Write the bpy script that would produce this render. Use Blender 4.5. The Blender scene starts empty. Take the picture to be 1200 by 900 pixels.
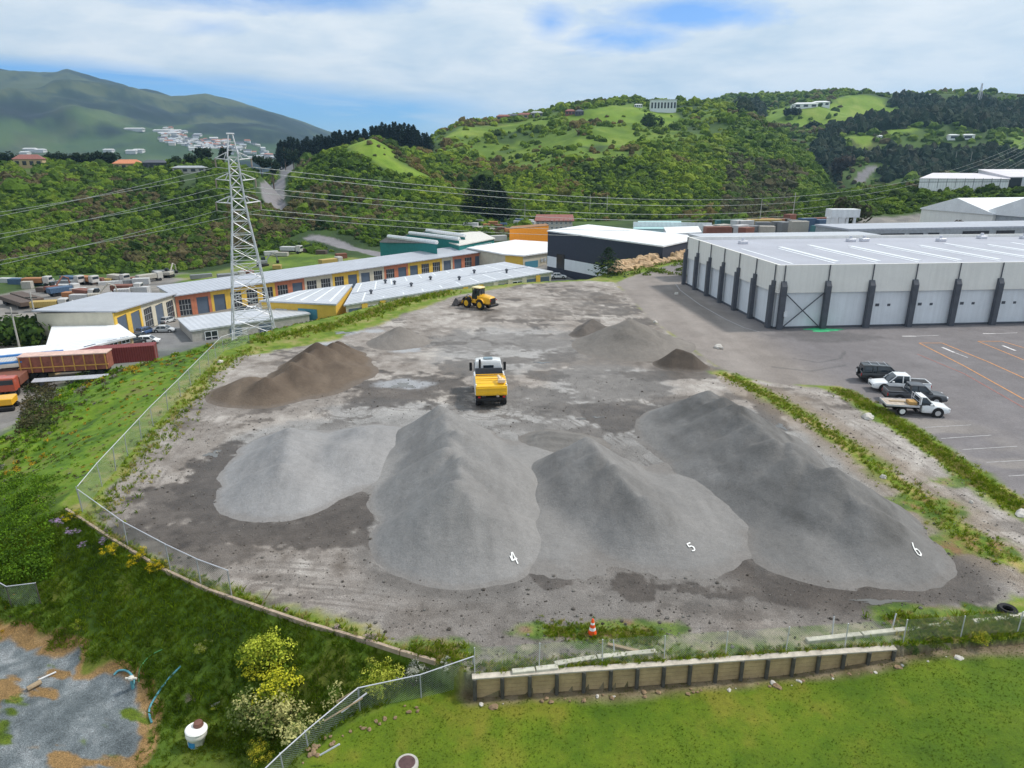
import bpy, math, random
import numpy as np
from mathutils import Vector, Matrix
from mathutils.bvhtree import BVHTree
R = math.radians
rng = np.random.default_rng(7)
random.seed(7)
sc = bpy.context.scene
COL = sc.collection
# ------------------------------------------------------------------ camera
CH = 20.0
PITCH = R(18)
cp, sp = math.cos(PITCH), math.sin(PITCH)
cam_d = bpy.data.cameras.new('camera'); cam = bpy.data.objects.new('camera', cam_d); COL.objects.link(cam)
cam.location = (0, 0, CH); cam.rotation_euler = (R(90) - PITCH, 0, 0)
cam_d.sensor_width = 36; cam_d.lens = 24; cam_d.clip_end = 30000; cam_d.clip_start = 0.3
sc.camera = cam

def ray(u, v):
    x = (u - 600) / 800; y = (450 - v) / 800
    return x, cp + y * sp, -sp + y * cp
def G(u, v, z=0.0):
    dx, dy, dz = ray(u, v); t = (z - CH) / dz
    return dx * t, dy * t, z
def DP(u, v, d):
    dx, dy, dz = ray(u, v); t = d / dy
    return dx * t, d, CH + dz * t

# ------------------------------------------------------------------ numpy noise
def _h(ix, iy, s):
    n = (ix.astype(np.int64) * 374761393 + iy.astype(np.int64) * 668265263 + s * 974634777) & 0x7fffffff
    n = ((n ^ (n >> 13)) * 1274126177) & 0x7fffffff
    return ((n ^ (n >> 16)) & 0xffff) / 65535.0
def vnoise(x, y, s=0):
    x = np.asarray(x, float); y = np.asarray(y, float)
    ix = np.floor(x); iy = np.floor(y); fx = x - ix; fy = y - iy
    fx = fx * fx * (3 - 2 * fx); fy = fy * fy * (3 - 2 * fy)
    a = _h(ix, iy, s); b = _h(ix + 1, iy, s); c = _h(ix, iy + 1, s); d = _h(ix + 1, iy + 1, s)
    return (a * (1 - fx) + b * fx) * (1 - fy) + (c * (1 - fx) + d * fx) * fy
def fbm(x, y, s=0, o=4, g=0.5):
    t = 0; a = 1; w = 0
    for k in range(o):
        t = t + a * vnoise(x * 2 ** k + 17.3 * k, y * 2 ** k - 9.1 * k, s + k); w += a; a *= g
    return t / w
def sst(a, b, x):
    t = np.clip((x - a) / (b - a), 0, 1); return t * t * (3 - 2 * t)
def poly_sd(px, py, poly):
    """signed distance, negative inside"""
    px = np.asarray(px, float); py = np.asarray(py, float)
    d = np.full(px.shape, 1e18); ins = np.zeros(px.shape, bool); n = len(poly)
    for i in range(n):
        ax, ay = poly[i][:2]; bx, by = poly[(i + 1) % n][:2]
        ex, ey = bx - ax, by - ay
        t = np.clip(((px - ax) * ex + (py - ay) * ey) / (ex * ex + ey * ey + 1e-12), 0, 1)
        d = np.minimum(d, (px - ax - t * ex) ** 2 + (py - ay - t * ey) ** 2)
        c = (ay > py) != (by > py)
        with np.errstate(divide='ignore', invalid='ignore'):
            xi = (bx - ax) * (py - ay) / ((by - ay) if by != ay else 1e-12) + ax
        ins ^= c & (px < xi)
    d = np.sqrt(d)
    return np.where(ins, -d, d)
def line_d(px, py, pts):
    d = np.full(np.shape(px), 1e18)
    for (ax, ay), (bx, by) in zip([p[:2] for p in pts[:-1]], [p[:2] for p in pts[1:]]):
        ex, ey = bx - ax, by - ay
        t = np.clip(((px - ax) * ex + (py - ay) * ey) / (ex * ex + ey * ey + 1e-12), 0, 1)
        d = np.minimum(d, (px - ax - t * ex) ** 2 + (py - ay - t * ey) ** 2)
    return np.sqrt(d)
def idw(x, y, pts, p=3.0):
    num = 0; den = 0
    for (a, b, c) in pts:
        w = 1.0 / ((x - a) ** 2 + (y - b) ** 2 + 9.0) ** (p / 2)
        num = num + w * c; den = den + w
    return num / den

# ------------------------------------------------------------------ terrain height
PLAT = [G(*p)[:2] for p in [(556, 792), (505, 775), (430, 752), (340, 722), (240, 690), (160, 650), (120, 628), (72, 590), (100, 560),
        (150, 507), (195, 462), (245, 413), (300, 396), (350, 380), (400, 369), (450, 355), (520, 341), (610, 331), (690, 327), (735, 312), (800, 300)]]
PLAT += [(33, 165), (60, 185), (130, 200), (300, 210), (300, 48), (22.4, 25.2)]
LAWN = [G(u, v, -1.2)[:2] for u, v in [(556, 808), (470, 831), (405, 858), (365, 896)]] + [(-9, 12), (-14, -30), (200, -30), (300, 47), (22.4, 25.0)]
LOW = [(-22, 24, -3.0), (-19, 20, -3.2), (-26, 30, -3.4), (-10, 18, -3.0), (-34, 30, -5), (-45, 40, -8), (-70, 60, -12), (-70, 87, -12), (-66, 113, -10.5), (-56, 118, -11), (-75, 150, -12.3),
       (-150, 150, -13.5), (-110, 210, -14), (-130, 100, -13), (-40, 135, -10.8), (-20, 150, -9.6), (0, 172, -8.0), (14, 190, -8.0), (40, 190, -6.5), (-10, 215, -9.5), (0, 250, -8),
       (100, 260, -3), (170, 230, -2), (30, 300, -7), (-70, 240, -9.5), (-40, 185, -11), (100, 330, -6), (-30, 20, -4), (-38, -20, -5), (-120, 20, -12), (-300, 150, -14), (0, 600, -12), (400, 200, -2), (60, 225, -5)]
WID = [(-15, 26, 5), (-6, 22, 4), (-22, 29, 5.5), (-30, 36, 10), (-36, 46, 20), (-45, 70, 36), (-35, 92, 30), (-15, 112, 24), (0, 125, 16), (14, 130, 10), (30, 150, 10), (60, 190, 12), (200, 210, 20), (-60, 60, 38)]

def az(u, v):
    dx, dy, dz = ray(u, v); return math.atan2(dx, dy)
def layer(pts, amp=0.05, ns=80.0, back=0.9, zb=-10.0, seed=1):
    """pts: (u, v_crest, D_crest, D_base)"""
    A, RB, RC, ZC = [], [], [], []
    for (u, v, dc, db) in pts:
        dx, dy, dz = ray(u, v); q = math.hypot(dx, dy) / dy
        A.append(math.atan2(dx, dy)); RC.append(dc * q); RB.append(db * q); ZC.append(CH + dz / dy * dc)
    return dict(A=np.array(A), RB=np.array(RB), RC=np.array(RC), ZC=np.array(ZC), amp=amp, ns=ns, back=back, zb=zb, seed=seed)
LAYERS = [
 layer([(-900, 150, 500, 240), (-300, 180, 440, 215), (0, 193, 430, 206), (60, 193, 430, 215), (150, 197, 430, 222), (230, 192, 440, 228), (280, 196, 440, 232), (305, 206, 430, 236), (330, 232, 400, 240), (350, 262, 330, 240), (370, 285, 280, 240)], 0.09, 45, 0.8, -13, 11),
 layer([(285, 290, 300, 250), (300, 262, 320, 250), (330, 238, 350, 252), (350, 212, 380, 254), (380, 184, 410, 256), (410, 170, 425, 258), (437, 161, 430, 260), (460, 174, 420, 262), (490, 197, 400, 264), (520, 214, 390, 266), (560, 240, 380, 268), (600, 262, 360, 275)], 0.07, 50, 0.9, -9, 21),
 layer([(290, 225, 640, 420), (315, 205, 620, 420), (345, 190, 600, 420), (400, 182, 590, 420), (450, 172, 590, 420), (500, 180, 600, 420), (530, 190, 620, 420), (560, 215, 640, 420)], 0.05, 60, 0.9, -9, 31),
 layer([(480, 205, 640, 330), (510, 162, 720, 330), (540, 147, 760, 330), (600, 141, 800, 330), (650, 131, 830, 330), (700, 123, 850, 335), (740, 120, 860, 338), (790, 125, 850, 340), (830, 124, 830, 342), (870, 128, 800, 345), (900, 150, 700, 345), (930, 172, 620, 340), (960, 202, 540, 335), (980, 232, 470, 330), (1000, 256, 400, 330)], 0.10, 110, 0.9, -7, 41),
 layer([(780, 135, 1500, 700), (830, 124, 1400, 640), (880, 118, 1350, 600), (930, 115, 1300, 560), (1000, 108, 1300, 520), (1040, 113, 1300, 500), (1100, 113, 1250, 480), (1150, 116, 1200, 470), (1200, 118, 1200, 460), (1500, 118, 1200, 450), (2200, 100, 1100, 450)], 0.10, 160, 0.9, -7, 51),
 layer([(840, 262, 300, 215), (870, 254, 300, 215), (950, 240, 300, 215), (1000, 228, 300, 220), (1070, 223, 300, 225), (1200, 222, 300, 225), (1500, 215, 300, 220), (2500, 200, 300, 220)], 0.05, 30, 3.0, -3, 61),
 layer([(700, 135, 3600, 2600), (830, 123, 3300, 2400), (880, 113, 3200, 2300), (930, 109, 3200, 2300), (985, 108, 3200, 2300), (1010, 113, 3200, 2300), (1100, 125, 3200, 2300)], 0.03, 300, 0.9, -10, 71),
 layer([(-1500, 90, 5200, 1500), (-300, 95, 5200, 1500), (-100, 84, 5200, 1500), (0, 88, 5000, 1500), (50, 95, 5000, 1500), (80, 93, 5000, 1500), (130, 103, 5000, 1500), (200, 117, 5000, 1500), (240, 113, 5000, 1500), (270, 120, 5000, 1500), (330, 139, 5000, 1500), (385, 156, 5000, 1500), (430, 166, 5000, 1500), (500, 180, 5000, 1500), (620, 190, 5000, 1500)], 0.13, 620, 0.9, -30, 81),
]
def H(x, y):
    x = np.asarray(x, float); y = np.asarray(y, float)
    dP = poly_sd(x, y, PLAT); dL = poly_sd(x, y, LAWN)
    low = idw(x, y, LOW)
    r = np.hypot(x, y)
    low = low * (1 - sst(350, 900, r)) + (-22) * sst(350, 900, r)
    W = idw(x, y, WID)
    f = sst(0, 1, np.clip(dP / W, 0, 1))
    lin = np.clip(dP / W, 0, 1)
    f = 0.45 * f + 0.55 * (1 - (1 - lin) ** 1.3)
    h = low * f
    rough = (fbm(x / 3.0, y / 3.0, 5) - 0.5) * 0.9 + (fbm(x / 14.0, y / 14.0, 6) - .5) * 2.0
    h = h + (fbm(x / 210, y / 210, 77, 5) - .5) * 90 * sst(1900, 2800, r)
    h = h + rough * sst(0.5, 8, dP) * sst(0.5, 6, dL) * (1 - 0.85 * sst(-9.0, -11.0, h))*(1-.7*sst(-2.6,-3.0,h)*(r<42))
    # lawn level: 1.2 m under the yard on the left, only a little on the right
    lw = -1.02 + 0.75 * sst(11, 20, x) + (fbm(x / 6, y / 6, 9) - .5) * .12
    k = sst(0, 4.0, dL)
    hb = lw * (1 - k) + h * k
    h = np.where(dL < 4.0, np.where(dL <= 0, lw, hb), h)
    h = np.where(dP <= 0, 0.0, h)
    rimx = (dP > 0) & (dP < .25) & (x < 19) & (y < 40)&(x>-1.5)
    a = np.arctan2(x, y)
    h0 = h.copy()
    for L in LAYERS:
        fade = sst(L['A'][0] - .06, L['A'][0], a) * sst(L['A'][-1] + .06, L['A'][-1], a)
        rb = np.interp(a, L['A'], L['RB']); rc = np.interp(a, L['A'], L['RC']); zc = np.interp(a, L['A'], L['ZC'])
        t = (r - rb) / (rc - rb)
        tc = np.clip(t, 0, 1)
        f = 0.55 * (1 - (1 - tc) ** 1.5) + 0.45 * tc * tc * (3 - 2 * tc)
        bk = np.clip((t - 1) / L['back'], 0, 1)
        f = f * (1 - bk * bk * (3 - 2 * bk))
        relief = np.maximum(zc - h0, 0) * fade
        n = fbm(x / L['ns'], y / L['ns'], L['seed'], 5)
        rid = 1 - np.abs(2 * fbm(x / L['ns'] / 1.6 + 3, y / L['ns'] / 3.0, L['seed'] + 5, 3) - 1) * 2
        n = (n - 0.5) * 1.2 + (rid - .6) * 0.5
        m = np.sin(np.pi * np.clip(tc, 0, 1)) ** 0.8 + 0.10
        z = h0 + relief * (f + L['amp'] * 2.2 * n * m * (f > 0.002))
        z = np.where((t > 0) & (bk < 1), z, -1e3)
        h = np.maximum(h, np.where(dP > 0, z, -1e3))
    # beyond everything the land falls away a little
    return h
_rs = np.exp(np.linspace(math.log(14), math.log(7000), 2600))
def hit(u, v, dmin=14.0):
    dx, dy, dz = ray(u, v); q = math.hypot(dx, dy)
    t = _rs / q
    x, y, z = dx * t, dy * t, CH + dz * t
    hh = H(x, y)
    ok = np.where((z <= hh) & (_rs > dmin))[0]
    if len(ok) == 0:
        k = np.argmin(np.where(_rs > dmin, z - hh, 1e9)); return (x[k], y[k], hh[k])
    k = ok[0]
    k0 = max(k - 1, 0)
    a0 = z[k0] - hh[k0]; a1 = z[k] - hh[k]
    w = a0 / (a0 - a1) if a0 != a1 else 0
    w = min(max(w, 0), 1)
    return (x[k0] + (x[k] - x[k0]) * w, y[k0] + (y[k] - y[k0]) * w, hh[k0] + (hh[k] - hh[k0]) * w)
def Hs(x, y):
    return float(H(np.array([x]), np.array([y]))[0])

# ------------------------------------------------------------------ gravel piles (spine: x, y, height, spread slope)
PILES = {
 'three': dict(sp=[(-16.2, 46.5, 1.6), (-15.2, 43, 2.1), (-14.3, 39.3, 1.9)], sl=.50, ex=[(-10.8, 47, 1.4, .42), (-11.8, 43.5, 1.5, .40)], rd=.9),
 'four': dict(sp=[(-5.0, 47.5, 2.9), (-4.2, 42, 3.3), (-3.2, 37, 3.55), (-2.4, 33.4, 3.4)], sl=.73, ex=[(-2.6, 40, 2.9, .62), (-7.6, 43.5, .6, .2), (0.2, 43.5, .6, .2)], rd=.3),
 'five': dict(sp=[(5.0, 41.2, 3.2), (6.2, 37, 2.9), (7.2, 34.2, 2.5)], sl=.70, ex=[(8.8, 36.5, 1.2, .28), (9.2, 33.6, .9, .32), (2.9, 38.5, .55, .17), (11.6, 38.5, .55, .17), (1.9, 34.0, .35, .14)], rd=.2),
 'six': dict(sp=[(15.6, 50.5, 3.1), (16.0, 46, 3.5), (17.0, 40, 3.5), (18.4, 35.5, 3.2), (19.2, 33.2, 2.6)], sl=.66, ex=[(13.9, 48.5, 1.5, .42), (16.2, 32.6, .8, .30), (20.3, 31.8, 1.0, .48)], rd=.25),
 'brown': dict(sp=[(-21.6, 57.8, 1.9), (-20.6, 61.5, 2.2), (-19.6, 67, 2.6), (-18.3, 71, 1.7)], sl=.66, ex=[(-23.8, 59, 1.6, .5), (-17.5, 65, 1.2, .36), (-19, 61, .9, .3)], rd=.3),
 'cone': dict(sp=[(-13.4, 77.3, 1.8), (-13.0, 77.6, 1.8)], sl=.55, ex=[], rd=.2),
 'right': dict(sp=[(13.2, 75.5, 3.0), (13.6, 76.5, 3.0)], sl=.50, ex=[(16.5, 76, 1.3, .35)], rd=.3),
 'dark': dict(sp=[(17.0, 68.0, 1.8), (18.4, 67.4, 1.4)], sl=.85, ex=[], rd=.2),
 'ribbed': dict(sp=[(2.9, 47.6, .85), (4.9, 46.8, .8)], sl=.42, ex=[], rd=.5),
 'lump': dict(sp=[(8.6, 81.0, 1.0), (10.2, 84.5, 1.3)], sl=.7, ex=[(10.9, 83, .9, .6)], rd=.2),
}
def pile_h(name, x, y):
    P = PILES[name]; best = np.full(np.shape(x), -9.0)
    for (ax, ay, ah), (bx, by, bh) in zip(P['sp'][:-1], P['sp'][1:]):
        ex, ey = bx - ax, by - ay
        t = np.clip(((x - ax) * ex + (y - ay) * ey) / (ex * ex + ey * ey), 0, 1)
        d = np.hypot(x - ax - t * ex, y - ay - t * ey)
        d = np.sqrt(d * d + (P['rd'] * .45) ** 2) - P['rd'] * .25
        L_ = math.hypot(ex, ey); s_ = ((x - ax) * ex + (y - ay) * ey) / L_ + ax * 3.1
        rill = (fbm(s_ / .9, d / 5 + 7, hash_s(name) % 89, 3) - .5) * .26 * np.clip(d / 1.2, 0, 1) * np.clip((5.5 - d) / 2, .15, 1)
        big = name in ('four', 'five', 'six', 'brown', 'three')
        rl = rill * (1.6 if name == 'six' else .8)
        best = np.maximum(best, ah + (bh - ah) * t - P['sl'] * d + rl - (.30 if big else 0))
        if big:   # single dumped loads along the ridge
            nk = max(1, int(L_ / 2.1)); hr = random.Random(hash_s(name) + int(abs(ax) * 10))
            for k in range(nk + 1):
                f_ = min(max((k + hr.uniform(-.25, .25)) / max(nk, 1), 0), 1); q_ = hr.uniform(-.5, .5); hh = ah + (bh - ah) * f_ + hr.uniform(-.14, .12)
                px_, py_ = ax + ex * f_ - ey / L_ * q_, ay + ey * f_ + ex / L_ * q_
                dd = np.sqrt((x - px_) ** 2 + (y - py_) ** 2 + .03)
                best = np.maximum(best, hh - P['sl'] * (dd - .1) * hr.uniform(.97, 1.06) + rl * .5)
    for (ex, ey, eh, es) in P['ex']:
        d = np.hypot(x - ex, y - ey); d = np.sqrt(d * d + .5) - .5
        b2 = eh - es * d
        m = np.maximum(best, b2); df = np.abs(best - b2)
        best = m + .12 * np.clip(1 - df / .5, 0, 1) ** 2
    sd = abs(hash_s(name)) % 97
    n = (fbm(x / 3.6, y / 3.6, sd, 2) - .5) * .36 + (fbm(x / .7, y / .7, sd + 9, 3) - .5) * .09
    # dumped-load lobes running down the flanks
    n = n + (np.abs(fbm(x / 1.6 + y / 5., y / 4.5 - x / 7., sd + 3, 2) - .5)) * -.16
    k = np.clip(best / 1.2, 0.12, 1)
    b = best + n * k + .05
    if name == 'ribbed': b = b + .07 * np.sin((y + x * .25) * 9.0) * np.clip(b, 0, 1)
    s = .19 if name in ('three', 'four', 'five', 'six') else .12
    # the foot runs out in a thin apron of fines
    f = np.where(b > 6 * s, b, s * np.log1p(np.exp(np.clip(b / s, -30, 30))))
    f = f + np.minimum(b + .35, 0) * .9
    return f - s * .42 + (fbm(x / 1.1, y / 1.1, sd + 4, 3) - .5) * s * .42 * np.clip(1.5 - b, 0, 1) * np.clip(b + 1.2, 0, 1)
def hash_s(s):
    v = 0
    for ch in s: v = (v * 31 + ord(ch)) % 10007
    return v

# ------------------------------------------------------------------ materials
class NT:
    def __init__(s, m):
        m.use_nodes = True; s.t = m.node_tree; s.n = s.t.nodes; s.l = s.t.links; s.n.clear()
    def add(s, t, **k):
        n = s.n.new(t)
        for a, b in k.items(): setattr(n, a, b)
        return n
    def put(s, sock, val):
        if hasattr(val, 'is_output') or isinstance(val, bpy.types.NodeSocket): s.l.new(val, sock)
        else: sock.default_value = val
    def math(s, op, a, b=0.0, c=0.0, clamp=False):
        n = s.add('ShaderNodeMath', operation=op); n.use_clamp = clamp
        s.put(n.inputs[0], a); s.put(n.inputs[1], b); s.put(n.inputs[2], c); return n.outputs[0]
    def noise(s, vec, scale, detail=4, rough=.55, dist=0.0):
        n = s.add('ShaderNodeTexNoise'); s.put(n.inputs['Vector'], vec); n.inputs['Scale'].default_value = scale
        n.inputs['Detail'].default_value = detail; n.inputs['Roughness'].default_value = rough; n.inputs['Distortion'].default_value = dist
        return n.outputs['Fac']
    def mapr(s, v, a, b, c, d):
        n = s.add('ShaderNodeMapRange'); s.put(n.inputs[0], v)
        for i, q in enumerate((a, b, c, d)): s.put(n.inputs[i + 1], q)
        return n.outputs[0]
    def mix(s, f, a, b, bt='MIX'):
        n = s.add('ShaderNodeMix', data_type='RGBA', blend_type=bt); s.put(n.inputs[0], f)
        s.put(n.inputs[6], a if not isinstance(a, tuple) else (*a, 1)[:4]); s.put(n.inputs[7], b if not isinstance(b, tuple) else (*b, 1)[:4])
        return n.outputs[2]
    def mul(s, col, f):
        n = s.add('ShaderNodeVectorMath', operation='SCALE'); s.put(n.inputs[0], col); s.put(n.inputs['Scale'], f); return n.outputs[0]
    def bump(s, h, st=.3, dist=.05):
        n = s.add('ShaderNodeBump'); n.inputs['Strength'].default_value = st; n.inputs['Distance'].default_value = dist; s.put(n.inputs['Height'], h); return n.outputs[0]
    def bsdf(s, col, rough=.8, metal=0., normal=None, spec=.3, **k):
        n = s.add('ShaderNodeBsdfPrincipled'); s.put(n.inputs['Base Color'], (*col, 1)[:4] if isinstance(col, tuple) else col)
        s.put(n.inputs['Roughness'], rough); n.inputs['Metallic'].default_value = metal; s.put(n.inputs['Specular IOR Level'], spec)
        if normal is not None: s.put(n.inputs['Normal'], normal)
        for a, b in k.items(): n.inputs[a].default_value = b
        o = s.add('ShaderNodeOutputMaterial'); s.l.new(n.outputs[0], o.inputs['Surface']); return n
MATS = {}
def mat(name, col, rough=.7, metal=0., amt=.18, scale=1.5, bump=0., spec=.3, streak=0.):
    if name in MATS: return MATS[name]
    m = bpy.data.materials.new(name); t = NT(m)
    tc = t.add('ShaderNodeTexCoord').outputs['Object']
    n1 = t.noise(tc, scale, 5, .65); n2 = t.noise(tc, scale * 9, 3)
    f = t.math('ADD', t.mapr(n1, .3, .7, 1 - amt, 1 + amt), t.mapr(n2, .3, .7, -amt * .3, amt * .3))
    if streak:   # rain streaks and grime running down the sheet
        mp = t.add('ShaderNodeMapping'); mp.inputs['Scale'].default_value = (2.2, 2.2, .12); t.l.new(tc, mp.inputs[0])
        f = t.math('ADD', f, t.mapr(t.noise(mp.outputs[0], 1.0, 5, .7), .35, .7, streak * .5, -streak))
    c = t.mul(t_rgb(t, col), f)
    nm = t.bump(n2, bump, .03) if bump else None
    t.bsdf(c, rough, metal, nm, spec)
    MATS[name] = m; return m
def t_rgb(t, col):
    n = t.add('ShaderNodeRGB'); n.outputs[0].default_value = (*col[:3], 1); return n.outputs[0]
def attr_mat(name, rough=.85, bump=0., transl=0.):
    m = bpy.data.materials.new(name); t = NT(m)
    a = t.add('ShaderNodeAttribute', attribute_name='col').outputs['Color']
    tc = t.add('ShaderNodeTexCoord').outputs['Object']
    n1 = t.noise(tc, .9, 5, .7); n2 = t.noise(tc, 6, 3)
    c = t.mul(a, t.math('ADD', t.mapr(n1, .3, .7, .72, 1.28), t.mapr(n2, .3, .7, -.18, .18)))
    nm = t.bump(t.noise(tc, 1.6, 6, .8), bump, 1.0) if bump else None
    b = t.bsdf(c, rough, 0, nm, .15)
    if transl:
        tl = t.add('ShaderNodeBsdfTranslucent'); t.l.new(c, tl.inputs['Color']); mx = t.add('ShaderNodeMixShader'); mx.inputs[0].default_value = transl
        o = [n for n in t.n if n.type == 'OUTPUT_MATERIAL'][0]; t.l.new(b.outputs[0], mx.inputs[1]); t.l.new(tl.outputs[0], mx.inputs[2]); t.l.new(mx.outputs[0], o.inputs['Surface'])
    MATS[name] = m; return m
VEG = attr_mat('foliage', .8, 0.0, .35)
VEGB = attr_mat('bush_foliage', .85, 0.9)
def corr(name, col, pitch=.8, axis=0, rough=.45, metal=.0, amt=.12, dirt=.2):
    """ribbed metal sheet: ribs run along the local y (axis 0) or x (axis 1)"""
    if name in MATS: return MATS[name]
    m = bpy.data.materials.new(name); t = NT(m)
    tc = t.add('ShaderNodeTexCoord').outputs['Object']
    sx = t.add('ShaderNodeSeparateXYZ'); t.l.new(tc, sx.inputs[0])
    w = t.math('SINE', t.math('MULTIPLY', sx.outputs[axis], 2 * math.pi / pitch))
    n1 = t.noise(tc, .25, 6, .7); n2 = t.noise(tc, 3, 4)
    f = t.math('ADD', t.mapr(n1, .3, .7, 1 - amt, 1 + amt * .6), t.mapr(n2, .35, .7, -dirt * .3, dirt * .15))
    f = t.math('ADD', f, t.math('MULTIPLY', w, .035))
    t.bsdf(t.mul(t_rgb(t, col), f), rough, metal, t.bump(w, .5, .05), .4)
    MATS[name] = m; return m

# ------------------------------------------------------------------ mesh builder
class MB:
    def __init__(s): s.v = []; s.f = []; s.m = []
    def add(s, vs, fs, mi=0):
        b = len(s.v); s.v += [tuple(p) for p in vs]; s.f += [tuple(i + b for i in f) for f in fs]; s.m += [mi] * len(fs); return s
    def box(s, x0, x1, y0, y1, z0, z1, mi=0, rz=0, c=None):
        vs = [(x, y, z) for z in (z0, z1) for x, y in ((x0, y0), (x1, y0), (x1, y1), (x0, y1))]
        if rz:
            cx, cy = c or ((x0 + x1) / 2, (y0 + y1) / 2); ca, sa = math.cos(rz), math.sin(rz)
            vs = [(cx + (x - cx) * ca - (y - cy) * sa, cy + (x - cx) * sa + (y - cy) * ca, z) for x, y, z in vs]
        return s.add(vs, [(3, 2, 1, 0), (4, 5, 6, 7), (0, 1, 5, 4), (1, 2, 6, 5), (2, 3, 7, 6), (3, 0, 4, 7)], mi)
    def bbox(s, x0, x1, y0, y1, z0, z1, b=.03, mi=0):
        """box with chamfered edges"""
        vs = []; 
        for z, ins in ((z0, b), (z0 + b, 0), (z1 - b, 0), (z1, b)):
            X0, X1, Y0, Y1 = x0 + ins, x1 - ins, y0 + ins, y1 - ins
            vs += [(X0 + b, Y0, z), (X1 - b, Y0, z), (X1, Y0 + b, z), (X1, Y1 - b, z), (X1 - b, Y1, z), (X0 + b, Y1, z), (X0, Y1 - b, z), (X0, Y0 + b, z)]
        fs = [tuple(range(7, -1, -1)), tuple(range(24, 32))]
        for k in range(3):
            for i in range(8): fs.append((k * 8 + i, k * 8 + (i + 1) % 8, (k + 1) * 8 + (i + 1) % 8, (k + 1) * 8 + i))
        return s.add(vs, fs, mi)
    def prism(s, poly, z0, z1, mi=0):
        n = len(poly)
        zb = z0 if isinstance(z0, (list, tuple)) else [z0] * n; zt = z1 if isinstance(z1, (list, tuple)) else [z1] * n
        A = sum(poly[i][0] * poly[(i + 1) % n][1] - poly[(i + 1) % n][0] * poly[i][1] for i in range(n))
        idx = list(range(n)) if A > 0 else list(range(n - 1, -1, -1))
        vs = [(poly[i][0], poly[i][1], zb[i]) for i in idx] + [(poly[i][0], poly[i][1], zt[i]) for i in idx]
        fs = [tuple(range(n - 1, -1, -1)), tuple(range(n, 2 * n))] + [(i, (i + 1) % n, n + (i + 1) % n, n + i) for i in range(n)]
        return s.add(vs, fs, mi)
    def tube(s, pts, r, n=6, mi=0, r1=None):
        pts = [Vector(p) for p in pts]; k = len(pts); vs = []
        for i, p in enumerate(pts):
            d = (pts[min(i + 1, k - 1)] - pts[max(i - 1, 0)]).normalized()
            a = d.cross(Vector((0, 0, 1)) if abs(d.z) < .9 else Vector((1, 0, 0))).normalized(); b = d.cross(a)
            rr = r if r1 is None else r + (r1 - r) * i / (k - 1)
            vs += [tuple(p + (a * math.cos(2 * math.pi * j / n) + b * math.sin(2 * math.pi * j / n)) * rr) for j in range(n)]
        fs = [(i * n + j, i * n + (j + 1) % n, (i + 1) * n + (j + 1) % n, (i + 1) * n + j) for i in range(k - 1) for j in range(n)]
        fs += [tuple(range(n - 1, -1, -1)), tuple(range((k - 1) * n, k * n))]
        return s.add(vs, fs, mi)
    def lathe(s, prof, n=16, axis='z', c=(0, 0, 0), mi=0):
        vs = []
        for (r, h) in prof:
            for j in range(n):
                a = 2 * math.pi * j / n; x, y = r * math.cos(a), r * math.sin(a)
                p = (x, y, h) if axis == 'z' else ((x, h, y) if axis == 'y' else (h, x, y))
                vs.append((p[0] + c[0], p[1] + c[1], p[2] + c[2]))
        k = len(prof)
        fs = [(i * n + j, i * n + (j + 1) % n, (i + 1) * n + (j + 1) % n, (i + 1) * n + j) for i in range(k - 1) for j in range(n)]
        fs += [tuple(range(n - 1, -1, -1)), tuple(range((k - 1) * n, k * n))]
        return s.add(vs, fs, mi)
    def loft(s, st, n=16, e=4.0, mi=0):
        """st: (x, halfwidth_bottom, halfwidth_top, z0, z1)"""
        vs = []
        for (x, w0, w1, z0, z1) in st:
            for j in range(n):
                a = 2 * math.pi * (j + .5) / n; ca, sa = math.cos(a), math.sin(a)
                q = (abs(ca) ** e + abs(sa) ** e) ** (-1 / e)
                yy, zz = ca * q, sa * q; t = (zz + 1) / 2
                vs.append((x, yy * (w0 + (w1 - w0) * t), z0 + (z1 - z0) * t))
        k = len(st)
        fs = [(i * n + j, i * n + (j + 1) % n, (i + 1) * n + (j + 1) % n, (i + 1) * n + j) for i in range(k - 1) for j in range(n)]
        fs += [tuple(range(n - 1, -1, -1)), tuple(range((k - 1) * n, k * n))]
        return s.add(vs, fs, mi)
    def build(s, name, mats, parent=None, loc=None, rz=0, smooth=False, label=None):
        me = bpy.data.meshes.new(name); me.from_pydata(s.v, [], s.f); 
        mats = mats if isinstance(mats, (list, tuple)) else [mats]
        for m in mats: me.materials.append(m)
        if len(mats) > 1: me.polygons.foreach_set('material_index', s.m)
        if smooth:
            me.polygons.foreach_set('use_smooth', [True] * len(me.polygons))
            try: me.set_sharp_from_angle(angle=R(40))
            except Exception: pass
        me.update()
        import bmesh
        bm = bmesh.new(); bm.from_mesh(me); bmesh.ops.recalc_face_normals(bm, faces=bm.faces); bm.to_mesh(me); bm.free()
        o = bpy.data.objects.new(name, me); COL.objects.link(o)
        if loc: o.location = loc
        if rz: o.rotation_euler = (0, 0, rz)
        if parent: o.parent = parent
        if label: o['label'] = label
        return o
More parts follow.
